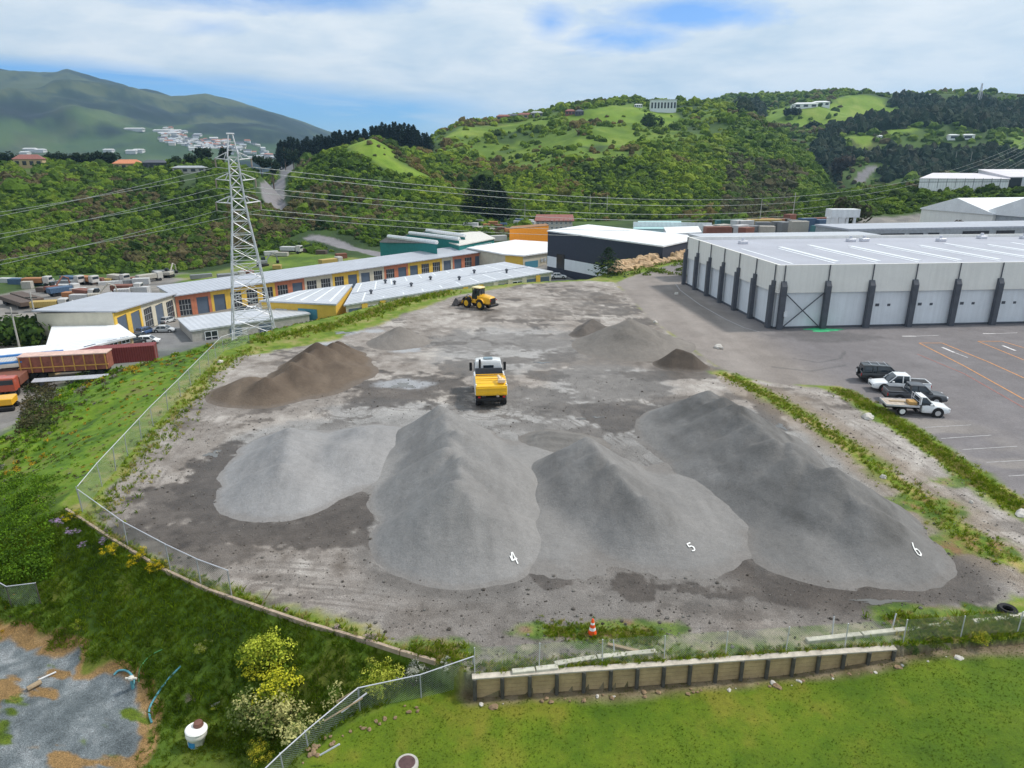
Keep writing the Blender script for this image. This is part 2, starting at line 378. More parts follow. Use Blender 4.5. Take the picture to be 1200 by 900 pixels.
def np_obj(name, V, F, mats, col=None, parent=None, smooth=False, extra=None):
    """V (n,3), F (m,k) all faces with k corners"""
    V = np.ascontiguousarray(V, dtype=np.float32); F = np.ascontiguousarray(F, dtype=np.int32)
    me = bpy.data.meshes.new(name); n, k = F.shape
    me.vertices.add(len(V)); me.vertices.foreach_set('co', V.ravel())
    me.loops.add(n * k); me.loops.foreach_set('vertex_index', F.ravel())
    me.polygons.add(n); me.polygons.foreach_set('loop_start', np.arange(0, n * k, k, dtype=np.int32))
    try: me.polygons.foreach_set('loop_total', np.full(n, k, dtype=np.int32))
    except Exception: pass
    me.polygons.foreach_set('use_smooth', np.full(n, smooth))
    if col is not None:
        a = me.attributes.new('col', 'FLOAT_COLOR', 'POINT'); c = np.ones((len(V), 4), np.float32); c[:, :3] = col; a.data.foreach_set('color', c.ravel())
    for nm, arr in (extra or {}).items():
        a = me.attributes.new(nm, 'FLOAT', 'POINT'); a.data.foreach_set('value', np.ascontiguousarray(arr, dtype=np.float32))
    for m in (mats if isinstance(mats, (list, tuple)) else [mats]): me.materials.append(m)
    me.update(calc_edges=True)
    o = bpy.data.objects.new(name, me); COL.objects.link(o)
    if parent: o.parent = parent
    return o
def tag(o, label=None, cat=None, group=None, kind=None):
    if label: o['label'] = label
    if cat: o['category'] = cat
    if group: o['group'] = group
    if kind: o['kind'] = kind
    return o
def thing(name, label, cat, loc=(0, 0, 0), rz=0, group=None):
    o = bpy.data.objects.new(name, None); COL.objects.link(o); o.location = loc; o.rotation_euler = (0, 0, rz)
    o.empty_display_size = .3
    return tag(o, label, cat, group)
KIDS = {}
def kids(o):
    return [c for c in COL.objects if c.parent == o] if o.name not in KIDS else KIDS[o.name]
def dup(root, loc, rz=0, label=None, group=None, sc_=None, swap=None):
    def cp_(o, parent):
        c = o.copy(); COL.objects.link(c)
        if parent is not None: c.parent = parent
        for ch in kids(o): cp_(ch, c)
        return c
    if root.name not in KIDS:
        def reg(o):
            KIDS[o.name] = [c for c in bpy.data.objects if c.parent == o]
            for c in KIDS[o.name]: reg(c)
        reg(root)
    c = cp_(root, None); c.location = loc; c.rotation_euler = (0, 0, rz)
    if sc_: c.scale = (sc_,) * 3 if not isinstance(sc_, tuple) else sc_
    if label: c['label'] = label
    if group: c['group'] = group
    return c
# ------------------------------------------------------------------ world and sun
SUN_EL, SUN_AZ = R(50), R(75)      # azimuth measured from +y towards +x
w = bpy.data.worlds.new('World'); sc.world = w; w.use_nodes = True
def world():
    class T(NT):
        def __init__(s): s.t = w.node_tree; s.n = s.t.nodes; s.l = s.t.links; s.n.clear()
    t = T()
    sky = t.add('ShaderNodeTexSky', sky_type='NISHITA'); sky.sun_disc = False; sky.sun_elevation = SUN_EL; sky.sun_rotation = SUN_AZ
    sky.altitude = 100; sky.air_density = 1.0; sky.dust_density = .6; sky.ozone_density = 2.5
    d = t.add('ShaderNodeTexCoord').outputs['Generated']
    s = t.add('ShaderNodeSeparateXYZ'); t.l.new(d, s.inputs[0]); X, Y, Z = s.outputs
    zz = t.math('MAXIMUM', Z, 0.0)
    den = t.math('ADD', zz, .16)
    cv = t.add('ShaderNodeCombineXYZ'); t.l.new(t.math('DIVIDE', X, den), cv.inputs[0]); t.l.new(t.math('DIVIDE', Y, den), cv.inputs[1])
    n1 = t.noise(cv.outputs[0], .9, 7, .55, .5); n2 = t.noise(cv.outputs[0], 2.6, 6, .6, .3)
    # thickness of the high cloud sheet: open lane low in the north-west
    yy = t.math('MAXIMUM', Y, .05)
    q = t.math('DIVIDE', X, yy); el = t.math('DIVIDE', Z, yy)
    edge = t.math('SUBTRACT', .137, t.math('MULTIPLY', t.math('ADD', q, .68), .088))
    nn = t.math('MULTIPLY', t.math('SUBTRACT', n1, .5), .05)
    lane = t.mapr(t.math('ADD', t.math('SUBTRACT', edge, el), nn), -.006, .016, 0, 1)
    lane = t.math('MULTIPLY', lane, t.mapr(q, -.14, .03, 1, 0))
    lane = t.math('MULTIPLY', lane, t.math('GREATER_THAN', Y, .05))
    wv = t.add('ShaderNodeCombineXYZ'); t.l.new(t.math('MULTIPLY', q, 2.4), wv.inputs[0]); t.l.new(t.math('ADD', t.math('MULTIPLY', el, 26), t.math('MULTIPLY', q, 2.2)), wv.inputs[1])
    wisp = t.mapr(t.noise(wv.outputs[0], 1.6, 5, .6, .4), .46, .74, 0, .55)
    lanewh = t.math('MAXIMUM', wisp, t.mapr(el, .06, -.01, 0, .6))
    def hole(qc, ec, rq, re, k):
        a = t.math('DIVIDE', t.math('SUBTRACT', q, qc), rq); b = t.math('DIVIDE', t.math('SUBTRACT', el, ec), re)
        r2 = t.math('SQRT', t.math('ADD', t.math('MULTIPLY', a, a), t.math('MULTIPLY', b, b)))
        r2 = t.math('ADD', r2, t.math('MULTIPLY', t.math('SUBTRACT', n2, .5), 2.0))
        return t.math('MULTIPLY', t.mapr(r2, 1.25, .2, 0, k), t.math('GREATER_THAN', Y, .05))
    holes = None
    for h in ((.05, .175, .035, .024, .8), (.14, .155, .08, .018, .8), (.25, .185, .12, .018, .85), (-.30, .205, .18, .02, .7), (-.40, .17, .05, .012, .35)):
        v = hole(*h); holes = v if holes is None else t.math('MAXIMUM', holes, v)
    cloud = t.math('SUBTRACT', 1.0, t.math('MAXIMUM', t.math('MULTIPLY', lane, t.math('SUBTRACT', 1.0, lanewh)), holes), clamp=True)
    cc = t.mix(t.mapr(t.math('ADD', t.math('MULTIPLY', n1, .6), t.math('MULTIPLY', n2, .4)), .36, .58, 0, 1), (.50, .63, .76), (.83, .87, .90))
    bg1 = t.add('ShaderNodeBackground'); vm = t.add('ShaderNodeVectorMath', operation='MULTIPLY'); t.l.new(sky.outputs[0], vm.inputs[0]); vm.inputs[1].default_value = (.42, .78, 1.30); t.l.new(vm.outputs[0], bg1.inputs[0]); bg1.inputs[1].default_value = .12
    bg2 = t.add('ShaderNodeBackground'); t.l.new(cc, bg2.inputs[0]); bg2.inputs[1].default_value = 1.0
    ms = t.add('ShaderNodeMixShader'); t.l.new(cloud, ms.inputs[0]); t.l.new(bg1.outputs[0], ms.inputs[1]); t.l.new(bg2.outputs[0], ms.inputs[2])
    o = t.add('ShaderNodeOutputWorld'); t.l.new(ms.outputs[0], o.inputs['Surface'])
world()
sd = bpy.data.lights.new('sun', 'SUN'); sd.energy = 3.1; sd.angle = R(6); sd.color = (1, .95, .87)
so = bpy.data.objects.new('sun', sd); COL.objects.link(so)
dirv = Vector((math.sin(SUN_AZ) * math.cos(SUN_EL), math.cos(SUN_AZ) * math.cos(SUN_EL), math.sin(SUN_EL)))
so.rotation_euler = dirv.to_track_quat('Z', 'Y').to_euler()
sc.view_settings.view_transform = 'Standard'; sc.view_settings.look = 'None'; sc.view_settings.exposure = 0.20; sc.view_settings.gamma = 1
sc.view_settings.use_curve_mapping = False

# ------------------------------------------------------------------ haze: one even box of air
def haze():
    m = bpy.data.materials.new('valley_haze'); m.use_nodes = True; nt = m.node_tree; nt.nodes.clear()
    v = nt.nodes.new('ShaderNodeVolumePrincipled'); v.inputs['Color'].default_value = (.42, .70, 1.0, 1); v.inputs['Density'].default_value = .00009; v.inputs['Anisotropy'].default_value = .2
    o = nt.nodes.new('ShaderNodeOutputMaterial'); nt.links.new(v.outputs[0], o.inputs['Volume'])
    ob = MB().box(-8300, 8300, -8300, 8300, -80, 760).build('haze', m); ob['kind'] = 'stuff'; ob['label'] = 'thin bluish haze over the valley and mountains'
# ------------------------------------------------------------------ ground sheet
YP = [G(*p)[:2] for p in [(108, 622), (128, 578), (165, 532), (198, 496), (225, 468), (258, 432), (290, 417), (335, 410), (400, 396), (470, 370), (530, 348), (612, 333), (690, 329), (722, 331), (760, 372), (800, 400), (838, 428), (870, 440),
      (905, 449), (960, 455), (1000, 463), (1060, 503), (1120, 545), (1200, 600)]] + [(32, 30), (34, 27.5)] + [G(*p)[:2] for p in [(1190, 700), (1050, 735), (900, 762), (560, 785), (500, 768), (430, 742), (340, 708), (240, 678), (160, 640)]]
ASPH = [G(*p)[:2] for p in [(722, 331), (760, 372), (800, 400), (838, 428), (870, 440), (905, 449), (985, 453), (1015, 470), (1065, 498), (1120, 536), (1200, 585)]] + [(33, 30), (36, 26), (300, 30), (300, 215), (60, 185), (33, 165)] + [G(*p)[:2] for p in [(812, 303), (745, 322)]]
STRIP1 = [G(*p)[:2] for p in [(845, 438), (870, 446), (905, 466), (960, 500), (1010, 535), (1060, 570), (1110, 610), (1160, 645), (1200, 665)]]
STRIP2 = [G(*p)[:2] for p in [(985, 458), (1015, 474), (1065, 505), (1120, 545), (1200, 600)]]
PADG = [hit(u, v)[:2] for u, v in [(0, 735), (35, 735), (60, 750), (50, 765), (95, 760), (100, 785), (130, 775), (160, 800), (180, 830), (170, 870), (150, 900)]] + [(-21, 15), (-40, 16), (-42, 28)]
def HP(l): return [hit(*p)[:2] for p in l]
IND = HP([(0, 345), (60, 335), (130, 325), (200, 320), (260, 318), (330, 300), (380, 300), (440, 310), (480, 312)]) + [(0, 215), (60, 240), (150, 255), (200, 235), (120, 190), (20, 165), (-10, 160), (-45, 128), (-58, 117), (-66, 104)] + HP([(90, 435), (60, 455), (30, 490), (0, 510)]) + [(-110, 75), (-150, 110)]
INDGRASS = [HP([(205, 322), (270, 314), (345, 295), (400, 300), (450, 305), (440, 318), (330, 330), (260, 332), (215, 332)]), HP([(0, 385), (30, 380), (48, 390), (50, 415), (20, 412), (0, 405)])]
GRASSH = [HP(l) for l in [
  [(405, 180), (418, 165), (437, 161), (455, 172), (470, 190), (500, 205), (505, 212), (470, 205), (440, 190), (425, 182)],
  [(515, 165), (540, 149), (600, 146), (650, 140), (640, 147), (590, 155), (540, 160)],
  [(660, 136), (700, 127), (740, 122), (790, 128), (800, 140), (780, 152), (740, 146), (700, 143), (665, 142)],
  [(625, 165), (650, 158), (695, 165), (690, 172), (640, 172)], [(690, 150), (740, 152), (750, 170), (720, 175)],
  [(868, 134), (900, 130), (960, 125), (990, 112), (1010, 110), (1035, 116), (1035, 122), (1045, 125), (1060, 130), (1010, 140), (975, 150), (930, 148), (900, 145)],
  [(1180, 165), (1200, 160), (1200, 180), (1185, 175)], [(1035, 152), (1075, 150), (1070, 155), (1040, 157)], [(990, 160), (1025, 158), (1025, 170), (1010, 175)]]]
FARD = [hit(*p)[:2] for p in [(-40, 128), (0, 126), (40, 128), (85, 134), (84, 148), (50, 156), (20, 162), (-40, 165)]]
FARG = [HP(l) for l in [[(90, 140), (150, 145), (240, 155), (300, 162), (340, 175), (250, 185), (120, 182), (30, 175), (0, 165), (60, 160)], [(0, 145), (15, 146), (20, 157), (0, 160)]]]
MHP = HP([(505, 172), (540, 149), (600, 142), (650, 133), (740, 122), (830, 127), (850, 140), (800, 168), (740, 185), (650, 205), (560, 190), (520, 185)])
ROADP = [HP(l) for l in [[(330, 192), (337, 203), (326, 213), (318, 228), (323, 243)], [(365, 278), (400, 288), (455, 300)], [(1008, 212), (1012, 204), (1022, 197)]]]
PINEM = [HP(l) for l in [
  [(950, 172), (975, 150), (1010, 143), (1050, 134), (1040, 120), (1060, 113), (1100, 118), (1150, 116), (1172, 122), (1200, 122), (1200, 150), (1150, 155), (1120, 145), (1075, 148), (1030, 152), (985, 160), (990, 175), (1020, 182), (1060, 175), (1130, 180), (1180, 178), (1200, 182), (1200, 215), (1120, 205), (1040, 212), (1020, 190), (1000, 185), (985, 205), (965, 210)],
  [(860, 122), (885, 118), (900, 128), (880, 134), (868, 132)]]]

def blob0(X, Y, cx, cy, rx, ry):
    q = np.hypot((X - cx) / rx, (Y - cy) / ry) + (fbm(X / 4, Y / 4, 170, 4) - .5) * .8
    return sst(1.1, .9, q)
def ground_mesh():
    rings = np.concatenate([np.linspace(3, 14, 20, endpoint=False), np.exp(np.arange(math.log(14), math.log(24), .0062)), np.exp(np.arange(math.log(24), math.log(80), .0036)), np.exp(np.arange(math.log(80), math.log(150), .0062)), np.exp(np.arange(math.log(150), math.log(1500), .0095)), np.exp(np.arange(math.log(1500), math.log(7800), .012))])
    rings = np.array(sorted(set(np.round(rings, 4))))
    an = np.concatenate([np.linspace(-180, -62, 40, endpoint=False), np.arange(-62, 62, .15), np.linspace(62, 180, 40)]) * math.pi / 180
    RR, AA = np.meshgrid(rings, an, indexing='ij')
    X = (RR * np.sin(AA)).ravel(); Y = (RR * np.cos(AA)).ravel()
    Z = H(X, Y)
    nr, na = RR.shape
    I = np.arange(nr * na).reshape(nr, na)
    F = np.stack([I[:-1, :-1], I[:-1, 1:], I[1:, 1:], I[1:, :-1]], -1).reshape(-1, 4)[:, ::-1]
    cx, cy = X, Y
    r = np.hypot(X, Y)
    C = np.zeros((len(X), 3)); wet = np.zeros(len(X)); speck = np.zeros(len(X))
    def put(mask, col):
        nonlocal C
        col = np.asarray(col, float); m = np.clip(mask, 0, 1)[:, None]
        C = C * (1 - m) + col * m
    n1 = fbm(X / 9, Y / 9, 101, 5); n2 = fbm(X / 2.2, Y / 2.2, 102, 4); n3 = fbm(X / .6, Y / .6, 103, 3); n4 = fbm(X / 40, Y / 40, 104, 4); n5 = fbm(X / 120, Y / 120, 105, 5)
    def pal(t, cols):
        t = np.clip(t, 0, 1) * (len(cols) - 1); cols = np.array(cols); i = np.minimum(t.astype(int), len(cols) - 2); f = (t - i)[:, None]
        return cols[i] * (1 - f) + cols[i + 1] * f
    ct = lambda n, a=.25, b=.75: np.clip((n - a) / (b - a), 0, 1)
    # hills: bush
    bushc = pal(ct(n5 * .45 + n4 * .35 + n1 * .2, .3, .7), [(.018, .036, .010), (.035, .068, .012), (.060, .11, .016), (.075, .072, .024)])
    C[:] = bushc
    # far mountains
    fm = r > 1450
    mc = pal(ct(fbm(X / 240, Y / 420, 120, 7, .68), .40, .60), [(.006, .016, .016), (.018, .034, .022), (.065, .080, .036)])
    put(fm * 1., mc)
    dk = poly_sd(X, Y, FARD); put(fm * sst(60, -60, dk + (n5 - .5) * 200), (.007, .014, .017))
    for P in FARG:
        d = poly_sd(X, Y, P); put(sst(120, -120, d + (n5 - .5) * 700) * .9, pal(ct(fbm(X / 260, Y / 260, 121, 5), .3, .7), [(.022, .048, .018), (.045, .085, .024), (.080, .12, .038)]))
    # grassy slope left of the yard and mid grass
    dP = poly_sd(X, Y, PLAT); dY = poly_sd(X, Y, YP); dL = poly_sd(X, Y, LAWN); dA = poly_sd(X, Y, ASPH)
    near = (r < 205) & (Z < 2)
    slope = pal(ct(n2 * .3 + n1 * .3 + n3 * .4, .3, .7), [(.035, .075, .006), (.075, .155, .008), (.13, .215, .012), (.15, .15, .04)])
    put(near * sst(175, 150, r), slope)
    for P in GRASSH:
        d = poly_sd(X, Y, P); put(sst(4, -4, d + (n1 - .5) * 18) * (r < 1600), pal(ct(n1 * .5 + n4 * .5, .3, .7), [(.095, .17, .012), (.14, .225, .016), (.20, .26, .04)]))
    # upper main hill: lighter pasture streaks
    dM = poly_sd(X, Y, MHP)
    put(sst(15, -15, dM + (n4 - .5) * 60) * sst(.40, .52, fbm(X / 45, Y / 45, 150, 5)) * .9, pal(ct(n1 * .5 + n4 * .5, .3, .7), [(.065, .12, .008), (.10, .17, .010), (.155, .215, .02)]))
    # industrial flats
    dI = poly_sd(X, Y, IND)
    put(sst(1.5, -1.5, dI + (n1 - .5) * 5) * (r > 70) * (r < 330), pal(ct(n1 * .6 + n2 * .4), [(.13, .125, .12), (.22, .205, .19), (.30, .27, .235)]))
    put(blob0(X, Y, *hit(55, 388)[:2], 14, 12), (.30, .25, .18))
    for P in INDGRASS:
        d = poly_sd(X, Y, P); put(sst(1.5, -1.5, d + (n1 - .5) * 6), pal(ct(n1), [(.06, .11, .012), (.12, .19, .02), (.2, .2, .06)]))
    # sealed street between the unit rows
    dS = line_d(X, Y, [(-66, 110), (-60, 128), (-45, 140), (-10, 158), (12, 176), (30, 185), (50, 182)])
    put(sst(8.5, 7.5, dS) * (dP > 2) * .9, pal(ct(n2), [(.15, .15, .155), (.20, .20, .20)]))
    # steep bank bottom left
    bank = (Y < 40) & (X < 0) & (dP > 0)
    put(bank * sst(0.0, .3, dP), pal(ct(n2 * .6 + n3 * .4, .3, .7), [(.030, .055, .006), (.055, .10, .008), (.09, .15, .012), (.13, .15, .02)]))
    put(bank * sst(4.0, 6.0, dP) * .8, pal(ct(n2 * .6 + n1 * .4, .3, .7), [(.045, .08, .008), (.075, .13, .012), (.12, .14, .02)]))
    # lower-left gravel pad
    d = poly_sd(X, Y, PADG) + (n2 - .5) * 1.6 + (n3 - .5) * .5
    put(sst(.5, .2, d), pal(ct(n3), [(.20, .115, .04), (.27, .17, .075)]))
    put(sst(-.3, -.6, d + (n1 - .5) * 5), pal(ct(n3 * .6 + n2 * .4), [(.075, .09, .098), (.14, .16, .17), (.26, .275, .285)])); 
    speck = np.maximum(speck, sst(.5, 0, d) * (r < 45)); put((d < 0) * sst(.58, .64, fbm(X / 2.2 + Y / 3, Y / 1.5, 160, 5)), pal(ct(n3), [(.05, .085, .006), (.10, .14, .012)])); put((d < 0) * sst(.60, .66, fbm(X / 2.5 + Y / 3, Y / 1.2, 161, 5)), (.22, .135, .055))
    # lawn
    lawn = pal(ct(n2 * .45 + n1 * .35 + n3 * .2, .3, .7), [(.040, .085, .003), (.065, .120, .003), (.095, .145, .005), (.155, .16, .015)])
    put(sst(0.3, 0.0, dL), lawn)
    wallline = line_d(X, Y, [PLAT[0], PLAT[-1]])
    put((dL < 1.6) * (dP > 0) * sst(1.0, .35, wallline + (n2 - .5) * .9) * .9, pal(ct(n3), [(.12, .085, .05), (.26, .2, .14)]))
    # plateau: rim grass then gravel
    pl = dP <= 0
    rim = pal(ct(n2 * .5 + n3 * .5, .3, .7), [(.08, .14, .010), (.14, .20, .018), (.27, .24, .09)])
    put(pl * 1., rim)
    g = pal(ct(fbm(X / 3, Y / 4, 110, 5) * .35 + n2 * .3 + n3 * .35, .32, .68), [(.165, .141, .122), (.25, .221, .198), (.30, .271, .247), (.40, .368, .338)])
    gm = sst(.5, -.3, dY + (n2 - .5) * 2.2 + (n3 - .5) * .8) * pl
    put(gm, g); speck = np.maximum(speck, gm)
    # pale compacted stone dust sheet between and behind the piles
    def blob(cx, cy, rx, ry, ang=0, soft=.25, nz=.5):
        ca, sa = math.cos(ang), math.sin(ang); dx, dy = X - cx, Y - cy
        q = np.hypot((dx * ca + dy * sa) / rx, (-dx * sa + dy * ca) / ry)
        q = q + (n2 - .5) * nz * 1.5 + (n3 - .5) * nz * .9
        return sst(1 + soft, 1 - soft, q)
    pale = np.maximum.reduce([blob(-9, 50, 9, 4.5), blob(-1, 52, 7, 3), blob(11.5, 46, 2.4, 7, -.2), blob(-11, 47.5, 6.5, 4.5), blob(0, 47, 5, 7), blob(3, 54, 6, 7), blob(9, 50, 6, 5), blob(12, 38, 2.2, 9, -.25), blob(2, 37, 1.6, 8), blob(-7.5, 41, 2.0, 6), blob(-10, 54, 6, 3), blob(9, 62, 6, 7), blob(0, 75, 9, 10)])
    pale = np.maximum(pale, sst(-.9, -.2, np.maximum.reduce([pile_h(k, X, Y) for k in ('three', 'four', 'five', 'six')])) * sst(36, 39, Y + (n2 - .5) * 6) * .95)
    put(pale * gm * .92, pal(ct(n3 * .5 + n2 * .5), [(.25, .241, .234), (.295, .286, .279), (.34, .33, .32)]))
    # damp rings and wet hollows (real stains of water)
    def damp(px, py, rx, ry, ang=0, k=1.0, s=.3): 
        nonlocal wet
        wet = np.maximum(wet, blob(px, py, rx, ry, ang, s * .5, .9) * k)
    for nm in PILES:
        hgt = pile_h(nm, X, Y)
        ring = sst(-1.3, -.15, hgt) * {'three': .9, 'four': .6, 'five': .5, 'six': .95, 'brown': .35, 'cone': .2, 'right': .5, 'dark': .8, 'lump': .3, 'ribbed': .5}[nm]
        front = sst(1.5, -1.5, (Y - PILES[nm]['sp'][-1 if PILES[nm]['sp'][-1][1] < PILES[nm]['sp'][0][1] else 0][1]))
        wet = np.maximum(wet, ring * np.clip(.10 + front, 0, 1) * sst(.35, .55, n2 * .5 + n1 * .5 + .12 * front))
        put(sst(-1.0, -.1, hgt + (n2 - .5) * .6) * (nm in ('three', 'four', 'five', 'six')) * gm * .6, pal(ct(n3), [(.20, .195, .19), (.25, .244, .238)]))
    for (u, v, rx, ry, an_, k) in [(205, 590, 3.0, 3.2, 0, .8), (215, 640, 5, 1.4, -.3, .7), (700, 480, 4, 1.5, 0, .8), (690, 505, 1.6, 1.6, 0, .7), (540, 430, 2.2, 3, 0, .6), (770, 440, 3.5, 1.5, 0, .75), (640, 440, 2, 2, 0, .7), (655, 420, 2.5, 3, 0, .7), (880, 500, 1.2, 4, -.1, .8), (255, 560, 2.3, 6.5, .15, .9), (250, 625, 5, 1.3, 0, .85), (350, 628, 6, 1.2, -.1, .85), (410, 605, 1.5, 3, -.5, .9), (430, 575, .9, 3, -.5, .8), (330, 590, 9, 1, 0, .4), (180, 600, 3, 2, 0, .3),
         (470, 455, 5, 5, 0, .8), (622, 590, .5, 3.2, -.12, .95), (648, 635, .4, 1.6, -.12, .9), (650, 680, 1.2, .9, 0, .85), (740, 688, .9, 1.2, 0, .9), (600, 695, 2, .7, 0, .5), (660, 505, 2, 2.4, 0, .3),
         (720, 490, 3.2, 3.0, -.5, .85), (822, 600, .9, 2.2, .45, .95), (850, 640, .8, 3, .5, .8), (910, 690, 4.5, 1.0, 0, .9), (1020, 700, 5, 1.1, 0, .95), (960, 715, 6, .8, 0, .6), (1120, 690, 2.5, 1.2, .3, .9),
         (640, 470, 2, 5, .3, .6), (730, 455, 4, 5, 0, .55), (690, 425, 8, 3, 0, .5), (560, 400, 8, 4, 0, .35), (640, 400, 6, 3, .4, .45), (620, 365, 10, 4, 0, .35), (690, 350, 4, 9, 0, .4), (900, 480, 1.2, 6, -.1, .75), (820, 440, 3, 2, 0, .7), (690, 445, 3, 6, 0, .5), (500, 395, 4, 6, 0, .3), (430, 590, 2, 1, 0, .9), (230, 520, 3, 4, 0, .3), (280, 660, 5, 1.4, 0, .3), (540, 475, 1, 2, 0, .4), (600, 455, 1.2, 6, .2, .5)]:
        x, y, _ = G(u, v); damp(x, y, rx, ry, an_, k)
    # tyre tracks: paired dark arcs
    trk = np.zeros(len(X))
    for pts in [[(590, 470), (650, 480), (720, 520), (800, 590), (870, 650), (890, 690)], [(790, 560), (850, 605), (888, 650), (893, 685), (870, 715)], [(570, 480), (575, 430), (600, 390), (580, 365)],
                [(610, 365), (640, 400), (700, 440), (740, 500)], [(480, 470), (500, 430), (530, 395), (560, 370)], [(300, 690), (420, 700), (560, 720), (760, 730), (1000, 725), (1180, 690)], [(200, 640), (160, 590), (220, 510), (290, 450)],
                [(410, 480), (440, 440), (500, 400)], [(930, 470), (1010, 520), (1100, 590), (1200, 650)]]:
        W = [G(*p)[:2] for p in pts]
        W2 = []
        for i in range(len(W) - 1):
            p0 = W[max(i - 1, 0)]; p1 = W[i]; p2 = W[i + 1]; p3 = W[min(i + 2, len(W) - 1)]
            for j in range(6):
                t = j / 6
                W2.append(tuple(.5 * (2 * p1[k] + (p2[k] - p0[k]) * t + (2 * p0[k] - 5 * p1[k] + 4 * p2[k] - p3[k]) * t * t + (3 * p1[k] - p0[k] - 3 * p2[k] + p3[k]) * t ** 3) for k in (0, 1)))
        W2.append(W[-1]); d = line_d(X, Y, W2)
        for off, w_ in ((.35, .13), (.75, .13), (1.9, .16), (2.4, .12)):
            trk = np.maximum(trk, sst(w_, w_ * .35, np.abs(d - off)) * sst(.3, .6, n1 * .6 + n2 * .4) * sst(72, 60, Y))
    wet = np.maximum(wet, trk * .5 * gm)
    # ragged damp blotches over the back of the yard
    bl = fbm(X / 3.4, Y / 2.4, 130, 6, .62)
    wet = np.maximum(wet, sst(.545, .575, bl) * .72 * gm * sst(46, 54, Y) * sst(.42, .5, n1))
    wet = np.maximum(wet, sst(.56, .60, fbm(X / 1.8, Y / 1.1, 131, 6, .62)) * .5 * gm * sst(40, 34, Y))
    wet *= gm
    wetcol = pal(ct(n3 * .5 + n2 * .5), [(.038, .030, .025), (.080, .064, .053)])
    put(wet, wetcol)
    for (u, v, rx, ry) in [(402, 388, 2.2, 1.0), (386, 405, 2.0, .9), (470, 450, 2.2, .9), (476, 410, 1.6, .6), (440, 388, 1.5, .5)]:
        x_, y_, _ = G(u, v); b_ = blob(x_, y_, rx, ry * 2, 0, .25, .8); put(b_ * .8 * gm, (.34, .35, .37)); wet = np.maximum(wet, 0) * (1 - b_)  # pale sky reflection of the puddles painted into the ground colour
    # asphalt
    am = sst(.25, -.25, dA + (n2 - .5) * .5) * pl
    road_l = sst(34, 27, X + (Y - 90) * -.0)  # older, dustier seal on the left of the building
    ac = pal(ct(n1 * .6 + n3 * .4), [(.15, .138, .142), (.185, .172, .176)])
    ad = pal(ct(fbm(X / 3, Y / 12, 140, 5), .3, .7), [(.215, .187, .167), (.285, .252, .228)])
    ac = ac * (1 - road_l[:, None] * .85) + ad * road_l[:, None] * .85
    dust = sst(.5, .66, fbm(X / 7, Y / 3, 141, 4)) * sst(62, 56, Y)*sst(40,34,X)
    ac = ac * (1 - dust[:, None] * .5) + np.array((.30, .27, .24)) * dust[:, None] * .5
    put(am, ac); wet *= (1 - am)
    stain = blob(37.5, 80.5, 6, 3) * am; put(stain * .45, (.07, .068, .07))
    for tr in ([(930, 420), (960, 425), (985, 420), (990, 412)], [(905, 430), (950, 435), (990, 428)]):
        d = line_d(X, Y, [G(*p)[:2] for p in tr]); put(sst(.25, .1, np.abs(d)) * am * .5, (.07, .07, .07))
    # grass strips and rough track right of the yard
    for S, w_ in ((STRIP1, 1.0), (STRIP2, 1.1)):
        d = line_d(X, Y, S)
        put(sst(w_ + .5, w_ - .4, d + (n2 - .5) * 1.6 + (n3 - .5) * .6) * pl, pal(ct(n2 * .5 + n3 * .5, .3, .7), [(.08, .14, .010), (.15, .21, .014), (.34, .26, .10)]))
    d = line_d(X, Y, STRIP1); put(sst(3.2, 1.5, d + (n2 - .5) * 2) * .5 * (dA > 1) * pl * (X > 20) * sst(.2, 1.2, np.abs(d) ), (.20, .15, .10))
    for (u, v, rx, ry) in [(720, 742, 3.2, .8), (640, 738, 1.2, .5), (500, 762, 2.0, .7), (1090, 722, 2.5, .9), (1150, 735, 2.5, 1.2), (1010, 752, 3.5, .7), (360, 742, 2.2, .6), (820, 760, 4, .4), (1120, 565, 2, .7), (1080, 590, 2, 1.4), (1140, 640, 3, 1.2)]:
        x, y, _ = G(u, v); put(blob(x, y, rx, ry, 0, .3, .9) * pl * .85, pal(ct(n3), [(.05, .10, .010), (.11, .17, .016), (.20, .12, .05)])); wet *= 1 - blob(x, y, rx, ry, 0, .3, .9)
    put((dP > -1.7) * pl * (Y < 27) * (X > -2) * sst(.42, .55, n2 * .6 + n3 * .4) * .8, pal(ct(n3), [(.07, .12, .012), (.30, .27, .20)]))
    # sealed hillside roads
    for Rp, w_ in zip(ROADP, (5.0, 3.0, 5.0)):
        d = line_d(X, Y, Rp); put(sst(w_ + .6, w_ - .6, d), (.20, .19, .20))
    o_mats = mground
    # region -> object name
    fx = X[F].mean(1); fy = Y[F].mean(1); fr = np.hypot(fx, fy); idx = F[:, 0]
    reg = np.full(len(F), 'hills', object)
    reg[(fr < 345)] = 'valley_floor'
    reg[(dI[idx] < 0) & (fr < 330) & (fr > 70)] = 'industrial_yard_ground'
    reg[(fr < 205) & (Z[idx] < 2) & (dI[idx] > 0) & (fx < 40)] = 'grass_slope'
    reg[(fy < 36) & (fx < 0) & (dP[idx] > 0) & (fr < 45)] = 'grass_bank'
    reg[(poly_sd(fx, fy, PADG) < 0) & (fr < 45)] = 'gravel_pad'
    reg[(dL[idx] <= 0)] = 'lawn'
    reg[(dP[idx] <= 0)] = 'gravel_yard'
    reg[(dP[idx] <= 0) & (dA[idx] < 0)] = 'car_park'
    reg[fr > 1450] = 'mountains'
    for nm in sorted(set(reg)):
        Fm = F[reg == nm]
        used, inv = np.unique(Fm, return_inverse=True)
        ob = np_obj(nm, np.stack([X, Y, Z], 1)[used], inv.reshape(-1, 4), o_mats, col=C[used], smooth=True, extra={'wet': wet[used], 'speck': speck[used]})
        tag(ob, kind='structure')
